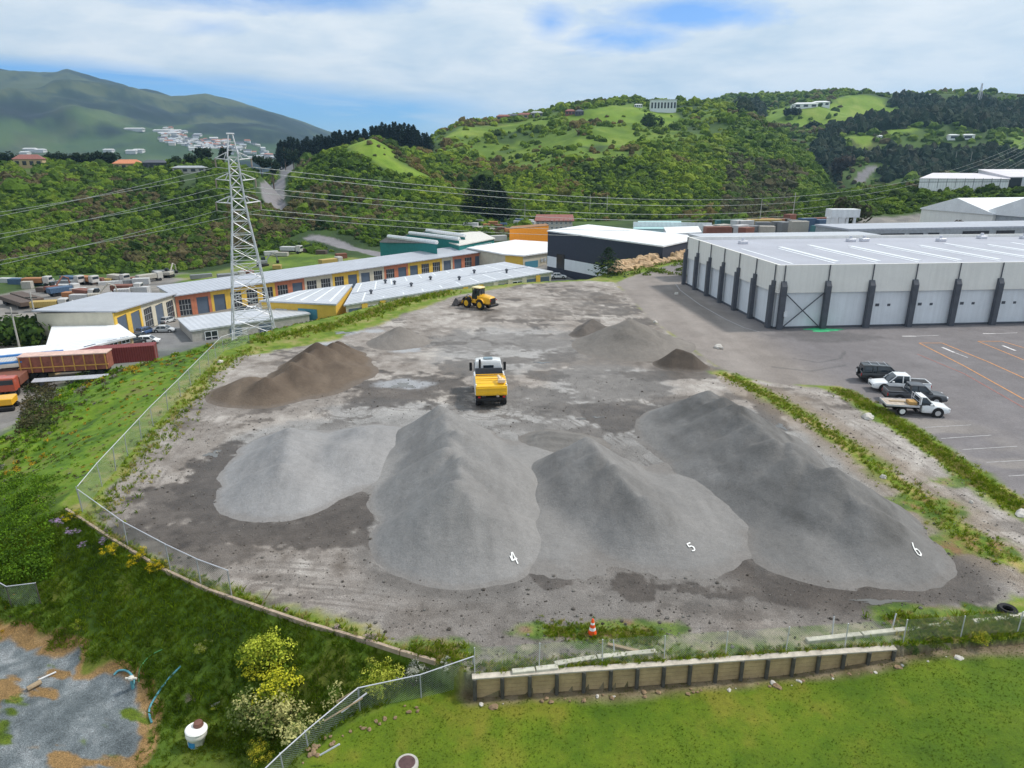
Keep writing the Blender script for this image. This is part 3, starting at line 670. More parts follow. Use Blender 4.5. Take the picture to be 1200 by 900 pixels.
    # disc that closes the sheet below the camera
    return X, Y, Z

def ground_material():
    m = bpy.data.materials.new('ground_cover'); t = NT(m)
    a = t.add('ShaderNodeAttribute', attribute_name='col').outputs['Color']
    wet = t.add('ShaderNodeAttribute', attribute_name='wet').outputs['Fac']
    spk = t.add('ShaderNodeAttribute', attribute_name='speck').outputs['Fac']
    tc = t.add('ShaderNodeTexCoord').outputs['Object']
    n1 = t.noise(tc, .35, 7, .7); n2 = t.noise(tc, 5, 5, .7); n3 = t.noise(tc, 22, 2)
    vor = t.add('ShaderNodeTexVoronoi'); t.l.new(tc, vor.inputs['Vector']); vor.inputs['Scale'].default_value = 9
    f = t.math('ADD', t.mapr(n1, .3, .7, .85, 1.15), t.mapr(n2, .3, .7, -.16, .16))
    s = t.math('MULTIPLY', t.mapr(n3, .35, .65, -.32, .32), t.math('ADD', t.math('MULTIPLY', spk, .8), .35))
    s2 = t.math('MULTIPLY', t.math('MULTIPLY', t.math('GREATER_THAN', t.noise(tc, 13, 1), .66), spk), .45)
    f = t.math('ADD', t.math('ADD', f, s), s2)
    c = t.mul(a, f)
    rough = t.mapr(wet, .3, 1, .92, .42)
    hgt = t.math('ADD', n2, t.math('MULTIPLY', n3, .4))
    t.bsdf(c, rough, 0, t.bump(hgt, .55, .08), .3)
    return m
mground = ground_material()
ground_mesh()

# ------------------------------------------------------------------ piles
def pile_material(name, c0, c1, streak=1.0):
    m = bpy.data.materials.new(name); t = NT(m)
    a = t.add('ShaderNodeAttribute', attribute_name='col').outputs['Color']
    tc = t.add('ShaderNodeTexCoord').outputs['Object']
    n2 = t.noise(tc, 2.0, 6, .7); n3 = t.noise(tc, 18, 3); 
    f = t.math('ADD', t.mapr(n2, .3, .7, .9, 1.1), t.math('ADD', t.mapr(n3, .3, .7, -.12, .12), t.mapr(t.noise(tc, 7, 3, .8), .35, .65, -.06, .06)))
    t.bsdf(t.mul(a, f), .92, 0, t.bump(t.math('ADD', t.math('MULTIPLY', n2, 1.2), t.math('MULTIPLY', n3, .3)), .5, .12), .2)
    return m
MPILE = pile_material('crushed_stone', 0, 0)
def make_pile(nm, label, base, dark, name='gravel_pile', cat='gravel pile', step=.16, group=None):
    P = PILES[nm]; xs = [p[0] for p in P['sp'] + P['ex']]; ys = [p[1] for p in P['sp'] + P['ex']]
    pad = 8.5 if nm in ('three', 'four', 'five', 'six', 'brown') else 7
    gx = np.arange(min(xs) - pad, max(xs) + pad, step); gy = np.arange(min(ys) - pad, max(ys) + pad, step)
    XX, YY = np.meshgrid(gx, gy, indexing='ij'); x = XX.ravel(); y = YY.ravel(); z = pile_h(nm, x, y)
    # stay clear of neighbouring piles: only keep own higher ground
    I = np.arange(len(x)).reshape(XX.shape)
    F = np.stack([I[:-1, :-1], I[1:, :-1], I[1:, 1:], I[:-1, 1:]], -1).reshape(-1, 4)
    keep = (z[F].max(1) > -.08)
    F = F[keep]; used, inv = np.unique(F, return_inverse=True)
    x, y, z = x[used], y[used], z[used]
    n1 = fbm(x / 3, y / 6, 201 + hash_s(nm) % 50, 5); n2 = fbm(x / .9 + y / 2.7, y / 2.0, 202, 4)
    t = np.clip((n1 * .6 + n2 * .4 - .3) / .4, 0, 1)[:, None]
    c = np.array(dark) * (1 - t) + np.array(base) * t
    st_ = fbm(x / .5 + y / 6, y / 3.5 - x / 9, 210 + hash_s(nm) % 40, 4); c = c * (1 + (st_[:, None] - .5) * .30)
    # fresh pale fines along the foot, damp coarser band above it
    lo = sst(1.0, .55, z + (n1 - .5) * 1.6 + (n2 - .5) * .3)[:, None]
    c = c * (1 - .45 * lo) + np.array(base) * 1.08 * .45 * lo
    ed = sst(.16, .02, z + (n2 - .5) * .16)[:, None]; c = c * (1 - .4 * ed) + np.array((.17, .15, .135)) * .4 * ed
    z = np.maximum(z, -.12)
    o = np_obj(name, np.stack([x, y, z + .006], 1), inv.reshape(-1, 4), MPILE, col=c, smooth=True)
    tag(o, label, cat, group)
    return o
GRY, GRD = (.235, .228, .222), (.26, .25, .25)
GP = 'stockpiles of crushed stone in the yard'
p3 = make_pile('three', 'low wide pale grey gravel pile furthest left, with a flat top and no number', (.27, .265, .265), (.215, .212, .213), group=GP)
p4 = make_pile('four', 'long grey gravel pile marked with a white 4 at its foot', (.235, .228, .222), (.19, .184, .179), group=GP)
p5 = make_pile('five', 'grey gravel pile marked with a white 5, between piles 4 and 6', (.22, .213, .207), (.15, .145, .141), group=GP)
p6 = make_pile('six', 'longest and darkest grey gravel pile, marked with a white 6 on the right', (.20, .194, .189), (.095, .092, .089), group=GP)
pb = make_pile('brown', 'brown sandy dirt pile on the left side of the yard', (.145, .112, .085), (.066, .048, .036), name='dirt_pile', cat='dirt pile', group=GP)
pc = make_pile('cone', 'small round grey brown gravel cone at the far left of the yard', (.21, .19, .173), (.155, .14, .126), group=GP)
pr = make_pile('right', 'broad low taupe gravel cone near the sealed road, behind the dark soil heap', (.21, .19, .172), (.15, .136, .122), group=GP)
pd_ = make_pile('dark', 'small dark brown soil heap at the start of the grass strip', (.10, .08, .065), (.06, .05, .042), name='soil_heap', cat='soil heap', group=GP)
prb = make_pile('ribbed', 'low ribbed grey gravel mound behind the gap between piles 4 and 5', (.19, .18, .17), (.12, .113, .106), group=GP)
plm = make_pile('lump', 'small dark grey crescent heap left of the taupe gravel cone', (.12, .105, .095), (.07, .062, .055), name='soil_heap', cat='soil heap', group=GP)

def ray_pile(nm, u, v):
    dx, dy, dz = ray(u, v); t = np.linspace(15, 90, 9000)
    x, y, z = dx * t, dy * t, CH + dz * t
    ok = np.where(z <= np.maximum(pile_h(nm, x, y), 0))[0]
    k = ok[0]; return x[k], y[k], z[k]
mpaint = mat('marker_spray_white', (.78, .78, .76), .7)
def painted(nm, parent, strokes, c, size, ang, label):
    """spray-painted strokes draped over the pile; strokes in unit glyph space, up = +y"""
    x0, y0, _ = ray_pile(nm, *c)
    ca, sa = math.cos(ang), math.sin(ang); mb = MB()
    for s in strokes:
        P = []
        for (a, b), (a2, b2) in zip(s[:-1], s[1:]):
            for k in range(5): P.append((a + (a2 - a) * k / 5, b + (b2 - b) * k / 5))
        P.append(s[-1]); W = []
        for a, b in P:
            a *= size * .7; b *= size
            W.append((x0 + a * ca - b * sa, y0 + (a * sa + b * ca) * 1.25))
        hw = .036; vs = []
        for i, (x, y) in enumerate(W):
            q = W[min(i + 1, len(W) - 1)]; p = W[max(i - 1, 0)]
            dx, dy = q[0] - p[0], q[1] - p[1]; l = math.hypot(dx, dy) or 1; nx, ny = -dy / l * hw, dx / l * hw
            for sg in (-1, 0, 1):
                X_, Y_ = x + nx * sg, y + ny * sg
                vs.append((X_, Y_, float(pile_h(nm, np.array([X_]), np.array([Y_]))[0]) + .06))
        fs = [(i * 3 + j, i * 3 + j + 1, i * 3 + j + 4, i * 3 + j + 3) for i in range(len(W) - 1) for j in (0, 1)]
        mb.add(vs, fs)
    mb.build('painted_number', mpaint, parent, label=label)
four = [[(-.05, .5), (-.5, -.1), (.35, -.1)], [(.1, .5), (.1, -.5)], [(-.5, -.1), (-.5, .3)]]
five = [[(.4, .5), (-.35, .5), (-.35, .1), (.1, .12), (.38, -.1), (.3, -.4), (0, -.5), (-.35, -.42)]]
six = [[(-.1, .55), (-.3, .2), (-.35, -.15), (-.2, -.45), (.1, -.5), (.35, -.3), (.3, -.05), (.05, .05), (-.25, -.05)]]
painted('four', p4, four, (603, 655), .50, R(35), 'white sprayed 4')
painted('five', p5, five, (810, 642), .42, R(25), 'white sprayed 5')
painted('six', p6, six, (1074, 645), .56, R(0), 'white sprayed 6')

# ------------------------------------------------------------------ painted ground markings
def strip(name, pts, w, m, label=None, cat=None, group=None, z=.012, kind='structure', closed=False, z1=None):
    mb = MB(); W = [Vector((p[0], p[1], 0)) for p in pts]; vs = []
    for i, p in enumerate(W):
        d = (W[min(i + 1, len(W) - 1)] - W[max(i - 1, 0)]).normalized(); n = Vector((-d.y, d.x, 0)) * w / 2
        vs += [(p.x - n.x, p.y - n.y, z), (p.x + n.x, p.y + n.y, z)]
    mb.add(vs, [(2 * i, 2 * i + 2, 2 * i + 3, 2 * i + 1) for i in range(len(W) - 1)])
    o = mb.build(name, m); return tag(o, label, cat, group, kind)
mline = mat('line_paint_white', (.62, .60, .60), .7, amt=.35, scale=2.5)
mfaint = mat('line_paint_worn', (.36, .35, .35), .8, amt=.3, scale=2.5)
mor = mat('line_paint_orange', (.60, .27, .09), .7, amt=.3, scale=2.5)
mred = mat('line_paint_red', (.36, .14, .11), .8, amt=.3, scale=2.5)
mgrn = mat('spilled_green_paint', (.05, .42, .18), .6, amt=.4, scale=1.2)
g = lambda u, v: G(u, v)[:2]
for a, b in [((1084, 501), (1138, 498)), ((1103, 514), (1162, 510)), ((1128, 527), (1192, 523)), ((1156, 542), (1225, 538)), ((1182, 558), (1260, 553)), ((1068, 486), (1105, 486))]:
    strip('parking_line', [g(*a), g(*b)], .10, mfaint)
for l in ([(1077, 402), (1130, 429), (1200, 468)], [(1104, 402), (1160, 425), (1200, 443)], [(1077, 402), (1104, 402)], [(1146, 400), (1200, 422)], [(1174, 400), (1215, 412)], [(1146, 400), (1174, 400)]):
    strip('lane_line', [g(*p) for p in l], .14, mor)
strip('lane_line', [g(1075, 415), g(1130, 438), g(1200, 468 + 10)], .10, mred)
for l in ([(1057, 394), (1073, 394)], [(1073, 394), (1100, 393)], [(1152, 391), (1166, 391)], [(1166, 391), (1192, 390)], [(1104, 407), (1118, 413)], [(1118, 413), (1134, 419)], [(1175, 405), (1190, 411)]):
    strip('road_arrow', [g(*l[0]), g(*l[1])], .28 if l[0][0] in (1057, 1152, 1104, 1175) else .10, mline)
# kerb and white line along the long side of the warehouse
strip('kerb_line', [g(792, 333), g(797, 340), g(820, 357), g(850, 374), g(872, 384), g(890, 389)], .16, mfaint)
mbk = MB(); 
pts = [G(*p) for p in [(838, 430), (870, 442), (905, 451), (930, 470), (955, 483)]]
mbk = MB()
x, y, _ = G(966, 386.5)
mb = MB(); mb.add([(x + 2.2 * math.cos(a) * (1 + .3 * math.sin(5 * a)), y + 1.0 * math.sin(a) * (1 + .3 * math.cos(3 * a)), .010) for a in np.linspace(0, 2 * math.pi, 26)[:-1]], [tuple(range(25))])
tag(mb.build('paint_patch', mgrn), kind='structure')

# standing water in the yard's hollows
mwater = bpy.data.materials.new('muddy_water'); _t = NT(mwater)
_tc = _t.add('ShaderNodeTexCoord').outputs['Object']
_t.bsdf((.10, .095, .085), .06, 0, _t.bump(_t.noise(_tc, 3, 2), .04, .01), .8)
for u, v, rx, ry in [(472, 452, 1.5, 1.1), (402, 390, 1.6, .8), (384, 405, 1.5, .6), (398, 418, 1.0, .35), (915, 500, .45, .9), (925, 512, .35, .6), (700, 489, .7, .22), (682, 491, .6, .2), (636, 425, 1.2, .4), (250, 532, .7, .8), (1030, 705, 1.6, .28)]:
    x, y, _ = G(u, v); k_ = 34; sd0 = random.random() * 9
    ring = [(x + rx * math.cos(a) * q, y + ry * math.sin(a) * q, .014) for a, q in [(2 * math.pi * i / k_, .65 + .28 * math.sin(3 * 2 * math.pi * i / k_ + sd0) + .16 * math.sin(7 * 2 * math.pi * i / k_ + sd0 * 2)) for i in range(k_)]]
    tag(MB().add(ring, [tuple(range(k_))]).build('puddle', mwater), kind='structure')
# ------------------------------------------------------------------ buildings
mwhite = corr('white_metal_roof', (.80, .81, .82), 1.2, 0, .5)
mgrey_roof = corr('pale_grey_roof', (.50, .52, .56), 1.0, 0, .45)
mgrey_roof2 = corr('grey_blue_roof', (.42, .44, .49), 1.0, 0, .45)
mlav = mat('membrane_roof_lavender', (.38, .39, .44), .55, amt=.10, scale=.15)
mlight = mat('translucent_sheet', (.78, .80, .82), .35, amt=.06)
mcream = mat('cream_panel', (.78, .765, .725), .6, amt=.05, scale=.3, streak=.06)
mwpanel = mat('white_panel', (.70, .73, .77), .55, amt=.05, scale=.4, streak=.08)
mdkgrey = mat('charcoal_paint', (.085, .092, .11), .6, amt=.15)
mnavy = mat('navy_cladding', (.035, .042, .065), .5, amt=.12)
myel = mat('yellow_block', (.72, .47, .08), .7, amt=.10, scale=.8)
morng = mat('terracotta_block', (.52, .19, .11), .7, amt=.12, scale=.8)
mcrb = mat('cream_block', (.56, .52, .42), .75, amt=.10, scale=.8)
mdoor = corr('slate_blue_roller_door', (.10, .135, .19), .25, 1, .45)
mteald = corr('teal_roller_door', (.08, .26, .36), .25, 1, .45)
mglass = mat('dark_window_glass', (.03, .035, .045), .12, amt=.3, spec=.6)
mteal = mat('teal_cladding', (.02, .19, .18), .55, amt=.12)
mconc = mat('concrete', (.42, .40, .37), .85, amt=.2, bump=.2)
mrust = mat('rusty_red_steel', (.28, .10, .07), .75, amt=.35, scale=1.2)
mmaroon = corr('maroon_container', (.20, .035, .035), .35, 0, .6)
mtile = mat('terracotta_tile', (.52, .21, .11), .8, amt=.2)
mmtile = mat('maroon_tile', (.24, .10, .085), .8, amt=.2)
mbrick = mat('tan_brick', (.50, .38, .22), .85, amt=.15)
morange = mat('orange_cladding', (.75, .27, .02), .6, amt=.10)
mpaleteal = mat('pale_teal_cladding', (.38, .58, .58), .6, amt=.1)
mgalv = mat('galvanised_steel', (.62, .62, .66), .45, .35, amt=.12)
mgalvd = mat('weathered_galvanised', (.36, .38, .40), .5, .3, amt=.2)
mtimber = mat('weathered_timber', (.34, .26, .17), .85, amt=.3, scale=2, bump=.4)
mdtimber = mat('dark_treated_post', (.085, .08, .07), .8, amt=.3, scale=3, bump=.3)

def poly3(roof_px, z):
    zs = z if isinstance(z, (list, tuple)) else [z] * len(roof_px)
    return [G(u, v, q) for (u, v), q in zip(roof_px, zs)]
def bld(name, label, roof, zbase, wall, roofm, over=.5, thick=.35, group=None, cat='building', gable=None, fascia=None):
    """roof: list of world (x,y,z). Thing at base of first corner; wall + roof as parts (local coordinates)."""
    ox, oy = roof[0][0], roof[0][1]
    ang = math.atan2(roof[1][1] - oy, roof[1][0] - ox)
    ca, sa = math.cos(-ang), math.sin(-ang)
    loc = [((x - ox) * ca - (y - oy) * sa, (x - ox) * sa + (y - oy) * ca, z - zbase) for x, y, z in roof]
    t = thing(name, label, cat, (ox, oy, zbase), ang, group)
    cx = sum(p[0] for p in loc) / len(loc); cy = sum(p[1] for p in loc) / len(loc)
    P2 = [(x, y) for x, y, z in loc]
    MB().prism(P2, -3.0, [z - thick for x, y, z in loc]).build('wall', wall, t)
    n = len(loc); out = []
    for i in range(n):
        x, y, z = loc[i]; d = math.hypot(x - cx, y - cy); out.append((x + (x - cx) / d * over, y + (y - cy) / d * over))
    mb = MB()
    zt = [z for x, y, z in loc]
    if gable:
        pk = cx, cy, max(zt) + gable
        b = len(mb.v)
        vs = [(out[i][0], out[i][1], zt[i] - thick + .01) for i in range(n)] + [(out[i][0], out[i][1], zt[i]) for i in range(n)]
        # ridge along the local x axis through the middle
        xs = [p[0] for p in out]; rx0, rx1 = min(xs), max(xs)
        if n == 4:
            m0 = ((out[0][0] + out[3][0]) / 2, (out[0][1] + out[3][1]) / 2, (zt[0] + zt[3]) / 2 + gable); m1 = ((out[1][0] + out[2][0]) / 2, (out[1][1] + out[2][1]) / 2, (zt[1] + zt[2]) / 2 + gable)
            vs += [m0, m1]
            fs = [(3, 2, 1, 0), (0, 1, 5, 4), (2, 3, 7, 6), (4, 5, 9, 8), (6, 7, 8, 9), (1, 2, 6, 9, 5), (3, 0, 4, 8, 7)]
            mb.add(vs, fs)
    else:
        mb.prism(out, [z - thick + .01 for z in zt], zt)
    mb.build('roof', roofm, t)
    t['_h'] = 0; del t['_h']
    return t, loc
def face_items(t, loc, i, items, m_by, depth=.12):
    """items on the wall from corner i to i+1: (s0, s1, z0, z1, kind) with s in 0..1 or metres when >1"""
    n = len(loc); x0, y0 = loc[i][:2]; x1, y1 = loc[(i + 1) % n][:2]
    L = math.hypot(x1 - x0, y1 - y0); dx, dy = (x1 - x0) / L, (y1 - y0) / L
    A = sum(loc[k][0] * loc[(k + 1) % n][1] - loc[(k + 1) % n][0] * loc[k][1] for k in range(n))
    nx, ny = (dy, -dx) if A > 0 else (-dy, dx)
    out = []
    for (s0, s1, z0, z1, kind) in items:
        a, b = s0 * L, s1 * L
        mb = MB()
        P = [(x0 + dx * s + nx * e, y0 + dy * s + ny * e) for s, e in ((a, -.05), (b, -.05), (b, depth), (a, depth))]
        mb.prism(P, z0, z1)
        o = mb.build(kind.split(':')[0], m_by[kind], t)
        out.append(o)
        if kind.startswith('window') or kind.startswith('glazed'):
            # mullions as a sub-part
            mf = MB(); k = max(2, int((b - a) / 1.2))
            for j in range(k + 1):
                s = a + (b - a) * j / k
                mf.prism([(x0 + dx * (s + q) + nx * e, y0 + dy * (s + q) + ny * e) for q, e in ((-.06, depth + .002), (.06, depth + .002), (.06, depth + .06), (-.06, depth + .06))], z0, z1)
            for zz in (z0, (z0 + z1) / 2, z1):
                mf.prism([(x0 + dx * s + nx * e, y0 + dy * s + ny * e) for s, e in ((a, depth + .004), (b, depth + .004), (b, depth + .07), (a, depth + .07))], zz - .05, zz + .05)
            mf.build('frame', mwpanel, o)
    return out
IT = {'roller_door': mdoor, 'roller_door:teal': mteald, 'window': mglass, 'glazed_front': mglass, 'door': mdkgrey, 'bay_surround:y': myel, 'bay_surround:o': morng, 'bay_surround:c': mcrb, 'wall_band': mwpanel, 'opening': mglass}

# --- the big warehouse on the right
A0 = Vector((32.8, 84.0)); fd = Vector((.9959, .0906)).normalized(); sd_ = Vector((-fd.y, fd.x))
ang = math.atan2(fd.y, fd.x)
wh = thing('warehouse', 'huge warehouse with cream parapet, white wall panels and charcoal pillars beside the car park', 'warehouse', (A0.x, A0.y, 0), ang)
LF, LS, ZP, ZT = 73.0, 33.4, 4.55, 8.0
MB().prism([(.3, .3), (LF, .3), (LF, LS), (.3, LS)], -.5, ZT - .8).build('wall', mwpanel, wh)
mb = MB(); mb.box(-.0, LF, -.0, .3, ZP, ZT); mb.box(-.0, .3, .3, LS, ZP, ZT); mb.box(.3, LF, LS - .3, LS, ZT - 1.2, ZT); mb.build('parapet', mcream, wh)
MB().prism([(.3, .3), (LF - .0, .3), (LF - .0, LS - .3), (.3, LS - .3)], ZT - .79, ZT - .45).build('roof', mlav, wh)
bayF, bayS = 5.72, 5.42
fx_ = [0.75 + bayF * i for i in range(13)]
for i, x in enumerate([0.0] + fx_):
    if i == 0: continue
    mb = MB(); mb.box(x - .33, x + .33, -.55, -.003, 0, 5.4); mb.add([(x - .33, -.55, 5.4), (x + .33, -.55, 5.4), (x + .33, -.003, 5.4), (x - .33, -.003, 5.4), (x - .33, -.2, 6.0), (x + .33, -.2, 6.0), (x + .33, -.003, 6.0), (x - .33, -.003, 6.0)], [(0, 1, 5, 4), (4, 5, 6, 7), (1, 2, 6, 5), (0, 4, 7, 3)])
    mb.build('pillar', mdkgrey, wh)
    MB().tube([(x, -.12, 6.0), (x, -.12, ZT)], .07, 6).build('downpipe', mdkgrey, wh)
for i in range(7):
    y = .75 + bayS * i
    if y > LS: y = LS - .3
    mb = MB(); mb.box(-.55, -.003, y - .33, y + .33, 0, 5.4); mb.box(-.3, -.003, y - .33, y + .33, 5.4, 6.0); mb.build('pillar', mdkgrey, wh)
    MB().tube([(-.12, y, 6.0), (-.12, y, ZT)], .07, 6).build('downpipe', mdkgrey, wh)
mb = MB(); mb.box(.05, LF, .1, .297, 0, .22); mb.box(.1, .297, .3, LS, 0, .22); mb.build('base_strip', mdkgrey, wh)
mb = MB(); x0, x1 = fx_[0] + .33, fx_[1] - .33
for a, b in (((x0, -.15, .1), (x1, -.15, ZP)), ((x1, -.15, .1), (x0, -.15, ZP))): mb.tube([a, b], .075, 6)
mb.build('cross_brace', mdkgrey, wh)
for i in range(11):
    x = 4.5 + 5.72 * i
    if i == 0: continue
    MB().box(x, x + .75, 5.5, 22 if i % 2 else 24, ZT - .449, ZT - .40).build('skylight', mlight, wh)
for i in range(11):
    x = 3.5 + 5.72 * i
    MB().box(x, x + .35, 4.0, 20, ZT - .449, ZT - .41).build('skylight', mlight, wh)
for x, y in ((6, 26), (25, 27.5), (27.5, 27.8), (40, 26.5), (52, 22), (50, 30), (57, 29)):
    mb = MB(); mb.bbox(x, x + 1.3, y, y + 1.0, ZT - .45, ZT + .05, .05); mb.tube([(x + .6, y + .5, ZT), (x + .6, y + .5, ZT + .5)], .25, 8); mb.build('roof_vent', mgalv, wh)
for k, i in enumerate((2, 3, 4, 5, 6)):   # small fixings and grilles on the panels
    x = fx_[i] + 1.2
    mb = MB(); mb.box(x, x + .5, .27, .298, 2.6, 2.95); mb.box(x + 1.6, x + 2.0, .27, .298, 2.6, 2.9); mb.build('wall_vent', mdkgrey, wh)
mb = MB(); mb.box(.98, 1.35, -.75, -.553, 1.7, 2.3); mb.build('meter_box', mwpanel, wh)
for i in range(12):  # joints between fascia panels
    x = fx_[i] + bayF / 2
# lean strip of lower grey roof behind the parapet
t, L = bld('workshop', 'long low grey flat-roofed building right behind the big warehouse roof', [(33.2, 121, 7.6), (66, 125, 7.6), (65, 131, 7.6), (32.4, 127, 7.6)], 0, mgalvd, mgrey_roof, .3)
t, L = bld('workshop', 'long grey flat-roofed workshop with dark openings behind the big warehouse', [(66, 136, 7.6), (125, 146, 7.6), (123, 158, 7.6), (64, 147, 7.6)], 0, mgalvd, mgrey_roof2, .3)
face_items(t, L, 0, [(.10, .20, 3.6, 6.6, 'opening'), (.22, .27, 3.6, 6.6, 'opening'), (.29, .33, 3.6, 6.6, 'opening'), (.42, .52, 3.6, 6.8, 'opening'), (.55, .62, 3.6, 6.8, 'opening'), (.66, .74, 3.6, 6.8, 'opening')], IT)

# --- row of coloured units (two straight segments), the long one with sloping base line
def unit_row(label, p0, p1, bays, depth, h, zoff=0.0, back=None, colors=None, proof=mgrey_roof2):
    p0 = Vector(p0); p1 = Vector(p1); L = math.hypot(p1.x - p0.x, p1.y - p0.y); ang = math.atan2(p1.y - p0.y, p1.x - p0.x); sl = (p1.z - p0.z) / L
    t = thing('unit_row', label, 'industrial units', tuple(p0), ang)
    n = len(bays)
    MB().prism([(0, 0), (L, 0), (L, depth), (0, depth)], -2, [h, h + sl * L, h + sl * L, h]).build('wall', mcrb, t)
    MB().prism([(-.4, -.9), (L + .4, -.9), (L + .4, depth + .4), (-.4, depth + .4)], [h + .02, h + sl * L + .02, h + sl * L + .02 + .35, h + .37], [h + .25, h + sl * L + .25, h + sl * L + .65, h + .65]).build('roof', proof, t)
    w = L / n
    for i, (kind, c) in enumerate(bays):
        x0, x1 = w * i, w * (i + 1); z = sl * (x0 + x1) / 2
        cm = {'y': myel, 'o': morng, 'c': mcrb}[c]
        mb = MB(); pw = w * .16
        mb.box(x0 + .01, x0 + pw, -.25, -.003, z - 1, z + h - .05); mb.box(x1 - pw, x1 - .01, -.25, -.003, z - 1, z + h - .05); mb.box(x0 + pw, x1 - pw, -.22, -.004, z + h * .78, z + h - .06)
        mb.build('bay_surround', cm, t)
        if kind == 'd':
            MB().box(x0 + pw, x1 - pw, -.12, -.005, z - .2, z + h * .78).build('roller_door', mdoor, t)
        else:
            o = MB().box(x0 + pw, x1 - pw, -.10, -.005, z - .2, z + h * .78).build('glazed_front', mglass, t)
            mb = MB(); 
            for k in range(5):
                xx = x0 + pw + (w - 2 * pw) * k / 4; mb.box(xx - .05, xx + .05, -.16, -.101, z, z + h * .78)
            for k in range(4):
                zz = z + h * .78 * k / 3; mb.box(x0 + pw, x1 - pw, -.155, -.1015, zz - .05, zz + .05)
            mb.build('frame', mgalvd, o)
    return t
S0, S1, S2 = G(137, 397, -10.5), G(206, 371, -12.3), G(566, 313, -9.6)
unit_row('short grey-roofed row of yellow and cream units set at an angle beside the white-roofed shed', S0, S1, [('d', 'y'), ('d', 'y'), ('w', 'c'), ('d', 'c'), ('w', 'c')], 13, 4.9)
unit_row('long curved-looking row of terracotta, yellow and cream units with roller doors across the valley road', (S1[0] + .3, S1[1] + .2, S1[2]), S2,
         [('w', 'o'), ('d', 'o'), ('d', 'y'), ('w', 'y'), ('w', 'y'), ('w', 'y'), ('w', 'o'), ('d', 'o'), ('w', 'c'), ('w', 'c'), ('w', 'y'), ('d', 'y'), ('d', 'c'), ('w', 'c'), ('w', 'o'), ('d', 'o'), ('d', 'y'), ('w', 'y'), ('w', 'y'), ('d', 'c'), ('d', 'o'), ('w', 'o'), ('d', 'o')], 12, 4.5)

# --- second row nearer the yard: mostly roof
def px_roof(l): return [G(u, v, z) for u, v, z in l]
R2 = px_roof([(405, 357, -6.6), (646, 318, -4.3), (590, 307, -4.0), (420, 332, -6.2)])
t, L = bld('unit_row', 'nearer low unit row with a long roof striped by pale panels, behind the grass bank', R2, -11, mcrb, mgrey_roof, .5, .3, cat='industrial units')
hh = [p[2] for p in L]
face_items(t, L, 0, [(k / 13 + .012, (k + 1) / 13 - .012, 0.2, (hh[0] * (1 - (k + .5) / 13) + hh[1] * (k + .5) / 13) - 1.0, ['roller_door', 'window', 'roller_door'][k % 3]) for k in range(13)], IT)
face_items(t, L, 0, [(k / 13 - .012, k / 13 + .012, 0.0, (hh[0] * (1 - k / 13) + hh[1] * k / 13) - .4, ['bay_surround:y', 'bay_surround:c'][(k // 3) % 2]) for k in range(1, 13)], IT, .2)
def on_roof(L, s, q, dz=.03):
    a = Vector(L[0]).lerp(Vector(L[1]), s); b = Vector(L[3]).lerp(Vector(L[2]), s); p = a.lerp(b, q); return (p.x, p.y, p.z + dz)
for k in range(22):
    s = (k + .5) / 22; w2 = .0035
    q0, q1 = (.05, .42) if k % 2 else (.50, .95)
    P = [on_roof(L, s - w2, q0), on_roof(L, s + w2, q0), on_roof(L, s + w2, q1), on_roof(L, s - w2, q1)]
    MB().prism([p[:2] for p in P], [p[2] - .02 for p in P], [p[2] + .03 for p in P]).build('skylight', mlight, t)
mb = MB()
P = [on_roof(L, 0, .46), on_roof(L, 1, .46), on_roof(L, 1, .49), on_roof(L, 0, .49)]
mb.prism([p[:2] for p in P], [p[2] - .02 for p in P], [p[2] + .10 for p in P]); mb.build('ridge_cap', mgrey_roof2, t)
for s, q in ((.1, .3), (.22, .6), (.3, .35), (.42, .55), (.55, .3), (.68, .55), (.82, .3), (.17, .75)):
    x, y, z = on_roof(L, s, q); mb = MB(); mb.lathe([(.25, z), (.25, z + .5), (.42, z + .6), (.42, z + .8), (.1, z + 1.0)], 8, c=(x, y, 0)); mb.build('roof_vent', mdkgrey, t)
R2b = px_roof([(306, 352, -6.9), (393, 356, -6.6), (412, 333, -6.2), (351, 341, -6.5)])
t, L = bld('unit_row', 'end unit with a wedge-shaped grey roof and yellow front, left of the striped roof row', R2b, -11, myel, mgrey_roof, .4, .3, cat='industrial unit')
face_items(t, L, 0, [(.2, .35, .3, 2.6, 'window'), (.5, .75, .3, 3.0, 'roller_door:teal')], IT)
for k in range(5):
    s = (k + .5) / 5; P = [on_roof(L, s - .015, .08), on_roof(L, s + .015, .08), on_roof(L, s + .015, .9), on_roof(L, s - .015, .9)]
    MB().prism([p[:2] for p in P], [p[2] - .02 for p in P], [p[2] + .03 for p in P]).build('skylight', mlight, t)
t, L = bld('long_shed', 'plain pale grey shed roof behind the feet of the lattice pylon', px_roof([(224, 387, -8.8), (362, 367, -8.4), (340, 358, -8.4), (262, 366, -8.8), (209, 373, -8.9)]), -12, mconc, mgrey_roof, .3, .3, cat='shed')
face_items(t, L, 0, [(.1, .2, .5, 2.6, 'window'), (.3, .4, .2, 2.6, 'roller_door'), (.55, .65, .2, 2.6, 'roller_door')], IT)
t, L = bld('white_shed', 'big white-roofed shed with beige walls at the left end of the units', px_roof([(52, 418, -8.0), (155, 393, -8.0), (131, 376, -7.9), (64, 378, -7.9)]), -11.5, mbrick, mwhite, .7, .3, cat='shed')
face_items(t, L, 0, [(.42, .55, .3, 3.6, 'roller_door'), (.7, .8, 2.5, 3.6, 'window'), (.85, .95, 2.5, 3.6, 'window')], IT)
